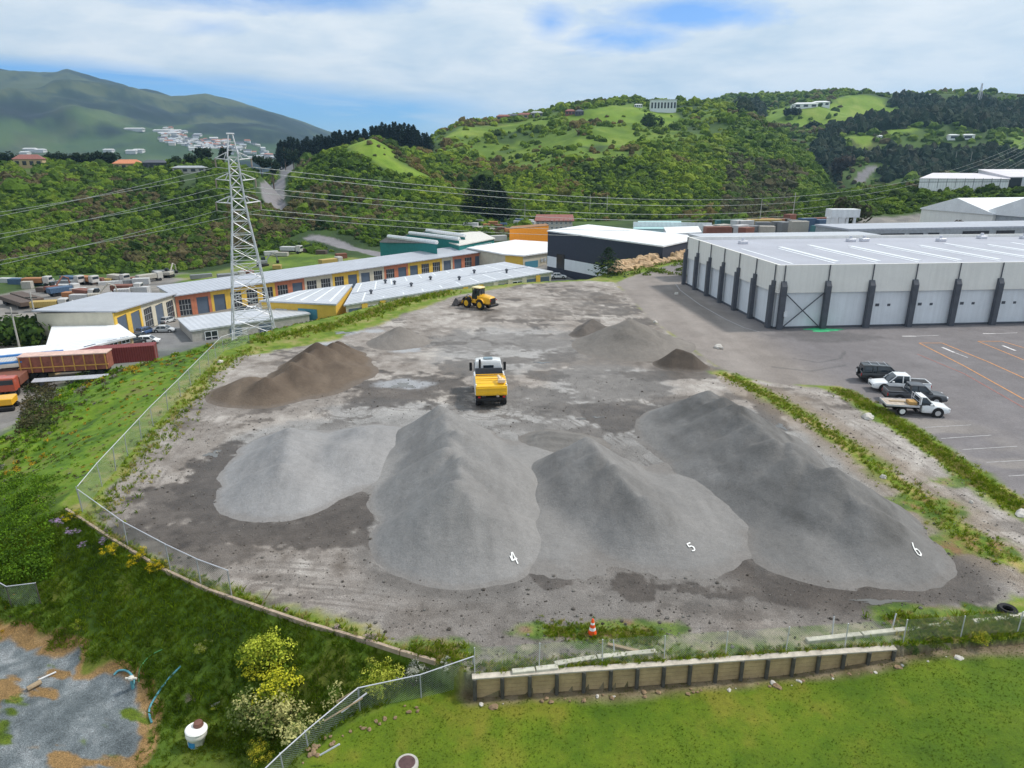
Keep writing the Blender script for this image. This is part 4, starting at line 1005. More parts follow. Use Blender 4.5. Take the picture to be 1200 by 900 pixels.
# --- yellow and grey unit near the far end of the yard
t, L = bld('yellow_building', 'white-roofed workshop with a yellow corner and teal doors at the far end of the yard', px_roof([(613, 299, -4.4), (672, 291, -4.2), (648, 284, -3.9), (604, 281, -3.9), (549, 290, -4.2), (592, 297.5, -4.4)]), -9.2, mcrb, mwhite, .5, .35, cat='workshop')
face_items(t, L, 0, [(.04, .28, .6, 2.9, 'roller_door:teal'), (.46, .66, .4, 3.9, 'roller_door:teal'), (.70, .76, .2, 5.2, 'bay_surround:y'), (.94, 1.0, .2, 5.2, 'bay_surround:y'), (.76, .94, .3, 3.9, 'glazed_front'), (.34, .37, 2.4, 3.2, 'window'), (.40, .43, 2.4, 3.2, 'window')], IT)
face_items(t, L, 0, [(.76, .94, 3.95, 5.2, 'bay_surround:y')], IT, .1)
face_items(t, L, 5, [(.01, .99, .1, 4.5, 'bay_surround:y')], IT, .05)
# --- dark warehouse with a white roof
t, L = bld('dark_warehouse', 'navy-walled warehouse with a broad white roof beyond the rock bank', px_roof([(642, 270, 3.2), (777, 288, 3.2), (808, 281, 3.2), (822, 277, 3.4), (690, 263, 3.6)]), -5.5, mnavy, mwhite, .3, .3, cat='warehouse')
face_items(t, L, 0, [(.0, 1.0, -.5, 2.2, 'wall_band')], IT, .06)
face_items(t, L, 0, [(.1, .18, -.5, 3.2, 'opening'), (.75, .8, -.5, 2.2, 'door')], IT, .12)
# --- teal saw-tooth sheds
for i, (a, b, c, d, lab) in enumerate([((445, 283), (500, 290), (512, 284), (455, 277), 'brown-grey sloping roof of the leftmost teal saw-tooth shed'), ((470, 278), (528, 287), (538, 280), (480, 273), 'second teal saw-tooth shed with a pale ridge'), ((490, 275), (535, 282), (545, 276), (500, 270), 'third teal saw-tooth shed behind the others')]):
    t, L = bld('saw_tooth_shed', lab, [G(*a, -3.6 - i * .1), G(*b, -4.6), G(*c, -1.8), G(*d, -1.8)], -9.5, mteal, mat('brown_grey_roof', (.24, .22, .21), .7), .2, .3, cat='shed', group='teal saw-tooth sheds')
    mb = MB(); p, q = Vector(L[3]), Vector(L[2]); mb.tube([p, q], .6, 6); mb.build('ridge_light', mwhite, t)
t, L = bld('teal_shed', 'teal shed with a flat cream roof right of the saw-tooth sheds', px_roof([(538, 287, -3.2), (579, 279, -3.2), (562, 271, -3), (500, 276, -3)]), -9, mteal, mat('cream_roof', (.62, .60, .55), .6), .4, .3, cat='shed')
face_items(t, L, 0, [(.08, .25, .2, 3.4, 'opening'), (.4, .9, 3.6, 4.6, 'window')], IT)
t, L = bld('orange_shed', 'long bright orange clad shed left of the navy warehouse', px_roof([(597, 268, -.5), (643, 264, -.4), (640, 262, -.4), (600, 265, -.4)]), -6.5, morange, mat('rust_roof', (.3, .16, .08), .8), .1, .2, cat='shed')
t, L = bld('tiled_house', 'pale two-storey house with a maroon hipped roof at the foot of the green hill', [DP(628, 258.5, 262), DP(671, 258.5, 266), DP(668, 254, 278), DP(632, 254, 274)], -5.5, mat('pale_render', (.55, .50, .46), .8), mmtile, .8, .3, gable=1.6, cat='house')
face_items(t, L, 0, [(k / 8 + .03, k / 8 + .09, z, z + 1.5, 'window') for k in range(8) for z in (.8, 3.2)], IT)
t, L = bld('pale_teal_shed', 'pale teal shed with a white parapet behind the navy warehouse', px_roof([(742, 268, 2.2), (800, 268, 2.4), (798, 259, 2.4), (748, 259, 2.2)]), -5, mpaleteal, mpaleteal, .1, .2, cat='shed')
mb = MB(); mb.box(0, 22, 6, 6.4, 6, 8.6); mb.build('sign_parapet', mwhite, t)
t, L = bld('white_shed', 'flat white shed roof just left of the reddish conifer', px_roof([(782, 274, 3.0), (822, 272, 3.2), (818, 265, 3.2), (778, 266, 3.0)]), -4, mwpanel, mwhite, .2, .2, cat='shed')
# --- industrial buildings right behind
t, L = bld('silo_block', 'white block-shaped plant building with dark doors behind the big warehouse', [DP(969, 254.5, 170), DP(991, 254.5, 170), DP(991, 254, 176), DP(970, 254, 176)], 0, mwhite, mwhite, .1, .3, cat='plant building')
x0 = thing('tank_stand', 'white four-legged tank stand below the white plant building', 'tank stand', (*DP(971, 283, 160)[:2], 0)); 
for k in range(4): MB().box(k * 1.7, k * 1.7 + .5, 0, .5, 0, 9.6).build('leg', mwhite, x0)
MB().box(-.3, 6.2, -.2, 3, 8.0, 9.8).build('deck', mwhite, x0)
t, L = bld('gabled_shed', 'white gabled shed with a dark opening behind the right of the warehouse roof', [(118, 172, 8.0), (160, 181, 8.0), (156, 203, 8.0), (113, 194, 8.0)], -1, mcream, mwhite, .4, .3, gable=3.2, cat='shed')
face_items(t, L, 0, [(.5, .72, 3, 7.6, 'opening')], IT)
t, L = bld('gabled_shed', 'tall white gabled shed cut by the right edge of the photo', [(124, 150, 8.0), (170, 160, 8.0), (164, 186, 8.0), (118, 176, 8.0)], -1, mgalvd, mwhite, .4, .3, gable=5.0, cat='shed')
# --- white factory on the terrace at the right
px = [(1076, 212), (1200, 212)]
a = DP(1076, 221, 285); b = DP(1180, 221.5, 290); 
t, L = bld('terrace_factory', 'long white factory building on the green terrace at the right', [(a[0], a[1], a[2] + 4.0), (b[0], b[1], b[2] + 4.0), (b[0] + 26, b[1] + 34, b[2] + 5.6), (a[0] + 24, a[1] + 32, a[2] + 5.6)], a[2], mwhite, corr('pink_white_roof', (.70, .66, .68), 1, 0), .4, .3, cat='factory')
face_items(t, L, 0, [(k / 10 + .004, k / 10 + .008, .2, 4.0, 'door') for k in range(1, 10)] + [(0.0, 1.0, 2.4, 2.6, 'door')], IT, .05)
c = DP(1181, 221.5, 292); d = DP(1290, 221, 296)
t, L = bld('terrace_factory', 'grey blue factory wing with a dark doorway at the right end of the terrace', [(c[0], c[1], c[2] + 4.8), (d[0], d[1], d[2] + 4.8), (d[0] + 6, d[1] + 30, d[2] + 7.5), (c[0] + 6, c[1] + 30, c[2] + 7.5)], c[2], mgalv, corr('pink_white_roof', (.7, .66, .68)), .3, .3, cat='factory')
face_items(t, L, 0, [(.0, .13, .2, 4.4, 'opening')], IT, .05)

# --- houses on ridges and hillsides
def house(u, v, w, h, wall, roof, label, gable=1.6, dep=8, group=None, drop=0, cat='house', nm='house', dmin=100, win=4):
    x, y, z = hit(u, v, dmin); 
    s = math.hypot(x, y)
    t = thing(nm, label, cat, (x, y, z - .2 + drop), math.atan2(-x, y) * .6, group)
    MB().box(-w / 2, w / 2, 0, dep, -2.5, h).build('wall', wall, t)
    mb = MB(); e = .6; W = w / 2 + e
    if gable > 0:
        vs = [(-W, -e, h), (W, -e, h), (W, dep + e, h), (-W, dep + e, h), (-W + dep * .35, dep / 2, h + gable), (W - dep * .35, dep / 2, h + gable)]
        mb.add(vs, [(0, 1, 5, 4), (2, 3, 4, 5), (1, 2, 5), (3, 0, 4), (3, 2, 1, 0)])
    else: mb.box(-W, W, -e, dep + e, h + .003, h + .3)
    mb.build('roof', roof, t)
    for k in range(win):
        xx = -w / 2 + w * (k + .5) / win
        MB().box(xx - w / win * .28, xx + w / win * .28, -.06, -.003, h * .35, h * .8).build('window', mglass, t)
    return t
house(168, 194, 26, 5.6, mbrick, mtile, 'long house with a salmon tiled roof on the left ridge', 3.0, 14, win=7)
house(150, 200, 14, 4, mbrick, mtile, 'salmon-roofed house wing with a cream front, left end of the ridge house', 2.2, 9)
house(182, 198, 12, 3.6, mdkgrey, mdkgrey, 'dark grey outbuilding beside the salmon-roofed house', 1.5, 7)
house(34, 197, 14, 5, mbrick, mmtile, 'cream house with a maroon roof at the far left of the ridge', 2.6, 9)
house(222, 203, 16, 3, mconc, mgalvd, 'low grey shed on the left ridge near the pylon top', 1.0, 8, nm='farm_shed', cat='shed')
x_ = house(777, 132, 25, 12, mwpanel, mgalv, 'large grey white multi-storey building on the green hill crest', 0, 16, cat='hilltop building', win=8)
house(748, 126, 8, 3, mwhite, mwhite, 'tiny white building left of the hilltop building', .8, 6)
for i, (u, v, w_, lab) in enumerate([(590, 140, 14, 'brown roofed house leftmost on the hill skyline'), (603, 139, 12, 'low dark house second along the hill skyline'), (616, 138, 16, 'red brown house on the hill skyline'), (629, 136, 12, 'grey house on the hill skyline beside the red brown one'), (668, 134, 9, 'grey cottage just below the hill crest'), (679, 134.5, 8, 'small pale cottage right of the grey cottage below the crest')]):
    house(u, v + 1, w_, 4, [mmtile, mdkgrey, mbrick, mconc][i % 4], [mmtile, mdkgrey, mmtile, mgalvd][i % 4], lab, 2, 9, win=3)
for i, (u, v, w_, lab) in enumerate([(944, 126, 30, 'long white farm building on the right-hand pasture hill'), (962, 124, 22, 'white farm building right of the long one on the pasture hill'), (934, 127, 14, 'small white shed left of the farm buildings')]):
    house(u, v + 1, w_, 6, mwhite, mwhite, lab, 2, 14, win=3, nm='farm_building', cat='farm building')
for i, (u, v, w_, lab) in enumerate([(1126, 164, 24, 'white flat house between the dark woods at the right'), (1032, 165, 6, 'tiny white hut on the grassy clearing'), (1083, 181, 5, 'small pale hut in the dark wood'), (1093, 182, 5, 'middle pale hut of three in the dark wood'), (1098, 181, 5, 'right pale hut of three in the dark wood'), (1087, 115, 22, 'pale grey roofed house on the far right skyline')]):
    house(u, v, w_, 5, mwhite if i < 5 else mgalvd, mwhite if i < 5 else mgalv, lab, 1, 8, win=2)
# town scattered on the slopes of the far mountain
mtown = [mat('town_white', (.52, .52, .52), .7), mat('town_cream', (.6, .55, .48), .7), mat('town_grey', (.40, .42, .46), .7), mat('town_red_roof', (.42, .18, .12), .8), mat('town_dark_roof', (.10, .10, .12), .8)]
protos = {}
k = 0
spots = [(rng.uniform(190, 272), rng.normal(0, 1)) for _ in range(120)] + [(rng.uniform(272, 320), rng.normal(0, 1)) for _ in range(30)]
for (u, g_) in spots:
    v = np.interp(u, [190, 215, 240, 265, 290, 320], [159, 166, 171, 172, 178, 184]) + g_ * 5
    if v > 186: v = 186
    x, y, z = hit(u, v, 900)
    wi, ri = random.choice([0, 0, 1, 2]), random.choice([0, 2, 3, 4, 0])
    w_ = random.uniform(12, 26); h_ = random.uniform(4, 8)
    if (wi, ri) not in protos:
        t = thing('house', '', 'house', (x, y, z), random.uniform(-.7, .7)); 
        MB().box(-.5, .5, -.5, .5, -.6, .8).build('wall', mtown[wi], t)
        MB().add([(-.55, -.55, .8), (.55, -.55, .8), (.55, .55, .8), (-.55, .55, .8), (-.5, 0, 1.3), (.5, 0, 1.3)], [(0, 1, 5, 4), (2, 3, 4, 5), (1, 2, 5), (3, 0, 4)]).build('roof', mtown[ri], t)
        protos[(wi, ri)] = t; t.scale = (w_, 11, h_)
    else:
        t = dup(protos[(wi, ri)], (x, y, z), random.uniform(-.7, .7), sc_=(w_, 11, h_))
    t['label'] = 'tiny distant town house among many on the far mountain slope'; t['group'] = 'distant town houses on the mountain slope'
for (u, v, w_) in [(158, 153, 60), (190, 155, 50), (198, 158, 60), (205, 155, 40), (155, 179, 30), (36, 177, 34), (48, 178, 26), (30, 181, 22), (128, 178, 26), (163, 178, 28)]:
    x, y, z = hit(u, v, 900); t = dup(protos[sorted(protos)[0]], (x, y, z), 0, 'larger pale building on the far mountain slope', 'large distant buildings on the mountain slope', (w_, 20, 7))
# lattice mast on the skyline
x, y, z = hit(1147, 120, 700)
t = thing('radio_mast', 'thin lattice mast on the skyline at the right', 'mast', (x, y, z - 2)); mb = MB()
for a, b in ((-2.2, -2.2), (2.2, -2.2), (2.2, 2.2), (-2.2, 2.2)): mb.tube([(a, b, 0), (a * .15, b * .15, 26)], .35, 4)
mb.build('lattice', mgalv, t)
mb = MB(); mb.box(-4, 4, -3, 3, 0, 3.5); mb.build('equipment_hut', mwhite, t)

# ------------------------------------------------------------------ pylon and lines
PB = Vector((*G(297, 384, -7.2)[:2], 0)); PB.z = Hs(PB.x, PB.y) - .3
def pylon():
    t = thing('pylon', 'tall pale grey steel lattice transmission pylon beside the industrial units', 'pylon', PB, R(24))
    Ht = 31.5 - (PB.z + 7.2)
    ws = [(0, 3.7), (.18, 3.05), (.36, 2.4), (.50, 1.85), (.62, 1.3), (.72, .98), (.82, .82), (.90, .72)]
    ws = [q for (p, r_) in zip(ws[:-1], ws[1:]) for q in (p, ((p[0] + r_[0]) / 2, (p[1] + r_[1]) / 2))] + [ws[-1]]
    ws = [(a * Ht, b) for a, b in ws]
    mb = MB()
    for sx in (-1, 1):
        for sy in (-1, 1):
            leg = MB(); leg.tube([(sx * w_, sy * w_, z) for z, w_ in ws], .14, 5, r1=.09); leg.build('leg', mgalv, t)
    for (z0, w0), (z1, w1) in zip(ws[:-1], ws[1:]):
        for f in range(4):
            def c(w_, k): return [(-w_, -w_), (w_, -w_), (w_, w_), (-w_, w_)][k % 4]
            a0, b0 = c(w0, f), c(w0, f + 1); a1, b1 = c(w1, f), c(w1, f + 1)
            mb.tube([(*a0, z0), (*b1, z1)], .042, 4); mb.tube([(*b0, z0), (*a1, z1)], .042, 4)
            mb.tube([(*a1, z1), (*b1, z1)], .06, 4)
            zm = (z0 + z1) / 2; m = lambda p, q, s: tuple(p[i] + (q[i] - p[i]) * s for i in (0, 1))
            if z1 - z0 > 2.4:
                am, bm = m(a0, a1, .5), m(b0, b1, .5); cm = m(am, bm, .5)
                mb.tube([(*am, zm), (*bm, zm)], .045, 4); mb.tube([(*m(a0, a1, .25), z0 + (z1 - z0) * .25), (*m(a0, b1, .25), z0 + (z1 - z0) * .25)], .04, 4)
                mb.tube([(*m(b0, b1, .25), z0 + (z1 - z0) * .25), (*m(b0, a1, .25), z0 + (z1 - z0) * .25)], .04, 4)
    mb.build('bracing', mgalv, t)
    tips = []
    for k, zf in enumerate((.70, .80, .89)):
        z = zf * Ht; w_ = 1.15 - .12 * k; ext = (3.4, 3.0, 2.7)[k]
        for sx in (-1, 1):
            arm = MB()
            tip = (sx * ext, 0, z + .2)
            for sy in (-1, 1): arm.tube([(sx * w_, sy * w_, z), tip], .075, 4); arm.tube([(sx * w_, sy * w_, z + 1.1), tip], .06, 4); arm.tube([(sx * w_ * 1.5, sy * w_ * .7, z + .1), (sx * w_, sy * w_, z + 1.1)], .045, 4)
            ins = MB(); ins.tube([tip, (tip[0], tip[1], tip[2] - 1.3)], .13, 6); ins.build('insulator', mat('brown_glass', (.28, .22, .2), .3), t)
            tips.append((tip[0], tip[1], tip[2] - 1.35))
            arm.build('cross_arm', mgalv, t)
    pk = MB()
    for sx, sy in ((-1, -1), (1, -1), (1, 1), (-1, 1)):
        pk.tube([(sx * .85, sy * .85, .90 * Ht), (0.3 * sx, 0, Ht)], .09, 4)
    for z, w_ in ((.93, .6), (.965, .35)):
        pk.tube([(-w_, -w_, z * Ht), (w_, -w_, z * Ht), (w_, w_, z * Ht), (-w_, w_, z * Ht), (-w_, -w_, z * Ht)], .05, 4)
    pk.tube([(-.6, 0, Ht), (.6, 0, Ht)], .12, 4)
    pk.build('peak', mgalv, t)
    M_ = Matrix.Translation(PB) @ Matrix.Rotation(R(24), 4, 'Z')
    return [M_ @ Vector(p) for p in tips], M_ @ Vector((0, 0, Ht))
tips, peak = pylon()
mwire = mat('aluminium_conductor', (.36, .38, .38), .6, .1)
def cat_line(a, b, sag, r=.05, label='', group=None, n=40, bm=mwire):
    a, b = Vector(a), Vector(b); pts = []
    for i in range(n + 1):
        s = i / n; p = a.lerp(b, s); p.z -= 4 * sag * s * (1 - s); pts.append(p - a)
    o = MB().tube(pts, r, 5).build('power_line', bm, loc=a)
    tag(o, label, 'power line', group)
lv = ['lower', 'middle', 'upper']
# to the left: three pairs running out of the frame towards the camera side
for k in range(6):
    lev = k // 2; side = k % 2
    a = tips[k]
    v0 = [(302 - 3, 292), (274, 266), (246, 239)][lev]
    v = v0[0] - 10 if side == 0 else v0[0] + 2
    v = {0: (300, 292), 1: (272, 264), 2: (245, 238)}[lev][side]
    e = DP(-60, v + (8 if lev else 12), 92)
    e = Vector(e); d = (e - Vector(a)); b = Vector(a) + d * 1.9
    cat_line(a, b, 1.2, .028, f'{lv[lev]} pair of cables running left from the pylon, {"near" if side else "far"} cable', 'power cables left of the pylon')
# to the right: long spans sagging across the green hill to a far tower
ends = [(1215, 166), (1215, 160), (1215, 156), (1215, 152), (1215, 148), (1215, 144)]
for k in (1, 0, 3, 2, 5, 4):
    lev = k // 2; side = k % 2
    b = DP(1230, 172 - lev * 9 - side * 3, 420)
    cat_line(tips[k], b, 21 - lev * .6 - side * 1.5, .045, f'{lv[lev]} cable sagging right from the pylon across the green hill, {"near" if side else "far"} side', 'power cables right of the pylon', 70)
# wooden distribution poles in the valley
ip = 0
for (u, v, h, lab) in [(691, 252, 10, 'thin power pole left of two at the foot of the green hill'), (711, 252, 10, 'thin power pole right of two at the foot of the green hill'), (615, 264, 10, 'thin power pole left of the maroon-roofed house'), (928, 262, 11, 'power pole beside the plant yard on the right'), (47, 397, 9, 'wooden power pole left of the white-roofed shed'), (24, 412, 8, 'pale lamp pole beside the bushes left of the white-roofed shed'), (890, 262, 9, 'power pole behind the left end of the big warehouse'), (1118, 196, 14, 'pale pole on the far slope above the white factory'), (1136, 196, 14, 'second pale pole on the far slope above the white factory')]:
    x, y, z = hit(u, v, 60); t = thing('power_pole', lab, 'pole', (x, y, z - .3))
    MB().tube([(0, 0, 0), (0, 0, h)], .16 if h < 12 else .25, 6, r1=.11).build('post', mconc, t); MB().box(-1.1, 1.1, -.06, .06, h - 1.1, h - .9).build('crossarm', mdtimber, t)
# ------------------------------------------------------------------ vehicles
mtyre = mat('tyre_rubber', (.022, .022, .024), .85, amt=.2)
mrim = mat('alloy_rim', (.55, .56, .58), .35, .6, amt=.1)
mblack = mat('black_plastic', (.02, .02, .022), .6, amt=.2)
mcarglass = mat('car_glass', (.025, .035, .045), .08, amt=.1, spec=.7)
mlamp = mat('head_lamp_glass', (.75, .76, .78), .15)
mtail = mat('tail_lamp_red', (.45, .02, .02), .25)
def paint(name, col, rough=.28):
    if name in MATS: return MATS[name]
    m = bpy.data.materials.new(name); t = NT(m); tc = t.add('ShaderNodeTexCoord').outputs['Object']
    n = t.noise(tc, 2.2, 5, .6)
    b = t.bsdf(t.mul(t_rgb(t, col), t.mapr(n, .3, .7, .92, 1.05)), t.mapr(n, .3, .7, rough, rough + .15) if True else rough, 0, None, .5)
    b.inputs['Coat Weight'].default_value = .5; b.inputs['Coat Roughness'].default_value = .12
    MATS[name] = m; return m
pw, pk_, psil, pblue, pred = paint('white_car_paint', (.78, .79, .80)), paint('black_car_paint', (.018, .022, .026)), paint('silver_car_paint', (.48, .49, .50)), paint('blue_car_paint', (.05, .10, .22)), paint('red_car_paint', (.40, .05, .03))
pye = paint('machine_yellow', (.80, .42, .015), .4)
def wheel(parent, x, y, r=.38, w=.26, rim=mrim, out=1):
    t = MB().lathe([(r * .55, -w / 2), (r * .92, -w / 2), (r, -w / 2 + .05), (r, w / 2 - .05), (r * .92, w / 2), (r * .55, w / 2)], 20, 'y').build('wheel', mtyre, parent, (x, y, r), smooth=True)
    mb = MB(); s = out
    mb.lathe([(r * .6, s * (w / 2 + .004)), (r * .52, s * (w / 2 - .05)), (r * .18, s * (w / 2 - .03)), (r * .15, s * (w / 2 + .02))], 14, 'y')
    mb.build('rim', rim, t, smooth=True); return t
def car(name, label, cat, kind, pm, loc, rz, group=None, canopy=None, tray=None, lowdet=False):
    t = thing(name, label, cat, loc, rz, group)
    Lh = {'ute': 2.65, 'suv': 2.3, 'hatch': 2.1, 'sedan': 2.25}[kind]; W = .93 if kind in ('ute', 'suv') else .88
    gh = {'ute': .32, 'suv': .32, 'hatch': .22, 'sedan': .2}[kind]; bh = {'ute': 1.08, 'suv': 1.12, 'hatch': .92, 'sedan': .9}[kind]; rh = {'ute': 1.80, 'suv': 1.82, 'hatch': 1.48, 'sedan': 1.44}[kind]
    body = MB()
    nose = Lh
    if kind == 'ute': tail = .25 if tray else -Lh
    else: tail = -Lh
    st = [(tail, W * .93, W * .88, gh + .12, bh - .06), (tail + .08, W, W * .93, gh + .02, bh)]
    st += [(-.8, W, W * .95, gh, bh)] if tail < -1 else []
    st += [(.6, W, W * .95, gh, bh + .02), (1.05, W, W * .94, gh, bh + .02), (1.35, W, W * .92, gh, bh - .03), (nose - .35, W * .99, W * .86, gh + .02, bh - .14), (nose - .1, W * .93, W * .78, gh + .06, bh - .22), (nose, W * .82, W * .66, gh + .14, bh - .36)]
    body.loft(st, 20, 7)
    bo = body.build('body', pm, t, smooth=True)
    # greenhouse: pillars and roof in paint, glass set slightly proud
    if kind == 'ute': cab = (-.75 if not tray else .0, 1.25); 
    elif kind == 'suv': cab = (-Lh + .12, 1.15)
    elif kind == 'hatch': cab = (-Lh + .25, 1.15)
    else: cab = (-1.5, 1.1)
    x0, x1 = cab; rake = .75; rr = .12 if kind in ('ute', 'suv') else .45
    g = MB(); g.loft([(x0, W * .9, W * .86, bh - .1, bh + .02), (x0 + rr * .5, W * .93, W * .80, bh - .1, (bh + rh) / 2), (x0 + rr, W * .94, W * .76, bh - .1, rh - .05), (x0 + rr + .1, W * .94, W * .75, bh - .1, rh - .02), (x1 - rake, W * .94, W * .75, bh - .1, rh - .02), (x1 - rake * .45, W * .93, W * .80, bh - .1, (bh + rh) / 2 + .04), (x1, W * .9, W * .86, bh - .1, bh + .03)], 20, 9)
    go = g.build('windows', mcarglass, t, smooth=True)
    rf = MB(); rf.loft([(x0 + rr - .05, W * .74, W * .68, rh - .10, rh - .03), (x0 + rr + .15, W * .77, W * .71, rh - .10, rh + .015), (x1 - rake - .15, W * .77, W * .71, rh - .10, rh + .015), (x1 - rake + .08, W * .73, W * .68, rh - .12, rh - .03)], 20, 6)
    rf.build('roof', pm, t, smooth=True)
    for s in (-1, 1):
        xs_ = [x0 + rr * .7, x1 - rake * .95] + ([(x0 + x1 - rake) / 2 + .1] if x1 - x0 > 1.6 else []) + ([x0 + rr + (x1 - x0) * .25] if kind in ('suv',) else [])
        for xx in xs_:
            pl = MB()
            if xx == xs_[1]: pl.tube([(x1 - .02, s * W * .925, bh), (x1 - rake, s * W * .775, rh - .03)], .05, 5)
            elif xx == xs_[0]: pl.tube([(x0 + .06, s * W * .94, bh), (x0 + rr + .03, s * W * .775, rh - .03)], .06, 5)
            else: pl.tube([(xx, s * W * .955, bh), (xx, s * W * .785, rh - .03)], .05, 5)
            pl.build('pillar', pm, t)
    # wheel arches, wheels
    wf, wr = Lh * .60, -Lh * .60
    if tray: wr = -1.35
    wheelr = .40 if kind in ('ute', 'suv') else .32
    for xx in (wf, wr):
        for s in (-1, 1):
            if not (tray and xx == wr):
                a = MB(); a.lathe([(wheelr * 1.22, s * (W - .12)), (wheelr * 1.22, s * (W + .012))], 18, 'y', (xx, 0, wheelr + .03)); a.build('wheel_arch', mblack, t)
            wheel(t, xx, s * (W - .10), wheelr, .25, mrim if not tray or xx == wf else mwhite_r, s)
    for s in (-1, 1):
        MB().bbox(nose - .16, nose - .02, s * W * .70 - .16, s * W * .70 + .16, bh - .42, bh - .24, .03).build('headlight', mlamp, t)
        MB().bbox(x1 - .45, x1 - .25, s * (W + .14) - .09, s * (W + .14) + .09, bh + .02, bh + .2, .03).build('mirror', pm, t)
        if not tray: MB().bbox(tail - .01, tail + .06, s * W * .86 - .07, s * W * .86 + .07, bh - .42, bh - .1, .02).build('tail_light', mtail, t)
    MB().bbox(nose - .10, nose + .015, -.5, .5, gh + .18, bh - .40, .02).build('grille', mblack, t)
    MB().bbox(tail - .04 if not tray else -.2, tail + .02 if not tray else 0, -W * .85, W * .85, gh + .04, gh + .22, .02).build('bumper', mblack, t)
    if kind == 'ute' and not tray:
        MB().box(-Lh + .12, -.86, -W * .80, W * .80, bh - .03, bh + .012).build('tonneau_cover', mblack, t)
        mb = MB(); mb.box(-Lh + .03, -.85, -W * .93, -W * .82, bh - .02, bh + .07); mb.box(-Lh + .03, -.85, W * .82, W * .93, bh - .02, bh + .07); mb.box(-Lh + .02, -Lh + .11, -W * .82, W * .82, bh - .02, bh + .07); mb.build('tub_rail', pm, t)
    if kind == 'suv':
        mb = MB()
        for s in (-1, 1): mb.tube([(-1.7, s * .6, rh + .08), (.2, s * .6, rh + .08)], .025, 5)
        for x in (-1.4, -.6, .1): mb.tube([(x, -.72, rh + .1), (x, .72, rh + .1)], .03, 5)
        mb.build('roof_rack', mrim, t)
        wheel_s = MB().lathe([(.2, -Lh - .20), (.38, -Lh - .20), (.38, -Lh - .01), (.2, -Lh - .01)], 18, 'x', (0, .1, 1.05)); wheel_s.build('spare_wheel', mtyre, t)
        MB().lathe([(.22, -Lh - .225), (.05, -Lh - .24)], 14, 'x', (0, .1, 1.05)).build('spare_wheel_cover', pw, t)
    if tray:
        tm = mat('tray_deck_timber', (.42, .36, .30), .8, amt=.3, scale=3); 
        MB().box(-Lh - .1, .0, -W - .04, W + .04, .90, .98).build('tray_deck', tm, t)
        mb = MB(); mb.box(-Lh - .1, 0, -W - .07, -W - .04, .86, 1.02); mb.box(-Lh - .1, 0, W + .04, W + .07, .86, 1.02); mb.box(-Lh - .13, -Lh - .1, -W - .04, W + .04, .86, 1.02); mb.build('tray_edge', mgalv, t)
        mb = MB()
        for y in (-W, W): mb.tube([(-.08, y, .98), (-.08, y, 1.75)], .03, 6)
        mb.tube([(-.08, -W, 1.75), (-.08, W, 1.75)], .03, 6); mb.tube([(-.08, -W, 1.35), (-.08, W, 1.35)], .02, 6); mb.build('headboard_frame', mgalv, t)
        MB().box(-Lh, .2, -.35, .35, .5, .897).build('chassis', mblack, t)
        mb = MB(); mb.bbox(-.85, -.15, -.75, .1, .98, 1.3, .04); mb.build('load_box', mat('cardboard_brown', (.45, .27, .10), .85), t)
        MB().box(-2.2, -.9, -.03, .3, .983, 1.03).build('load_plank', mtimber, t)
        for s in (-1, 1): MB().box(-2.1, -.6, s * (W - .02) - .02 * s, s * (W - .02) + .02 * s, .80, .86).build('mudguard', mblack, t)
    t.scale = (.92, .92, .92)
    return t
mwhite_r = mat('white_steel_rim', (.72, .72, .72), .5)
car('flatbed_ute', 'white flat-tray pickup with a timber deck parked nearest on the grass edge', 'pickup truck', 'ute', pw, G(1071, 484), R(-10), tray=True)
x, y, _ = G(1067, 470)
car('pickup', 'dark grey pickup parked between the two white pickups', 'pickup truck', 'ute', paint('charcoal_car_paint', (.05, .052, .06)), (x + .2, y - .1, 0), R(-11))
x, y, _ = G(1052, 458)
car('pickup', 'white double-cab pickup with a dark bed cover, nose to the grass strip', 'pickup truck', 'ute', pw, (x, y, 0), R(169))
x, y, _ = G(1033, 447)
car('suv', 'black off-road wagon with roof rack and rear spare wheel, farthest of the four parked cars', 'car', 'suv', pk_, (x, y, 0), R(-12))

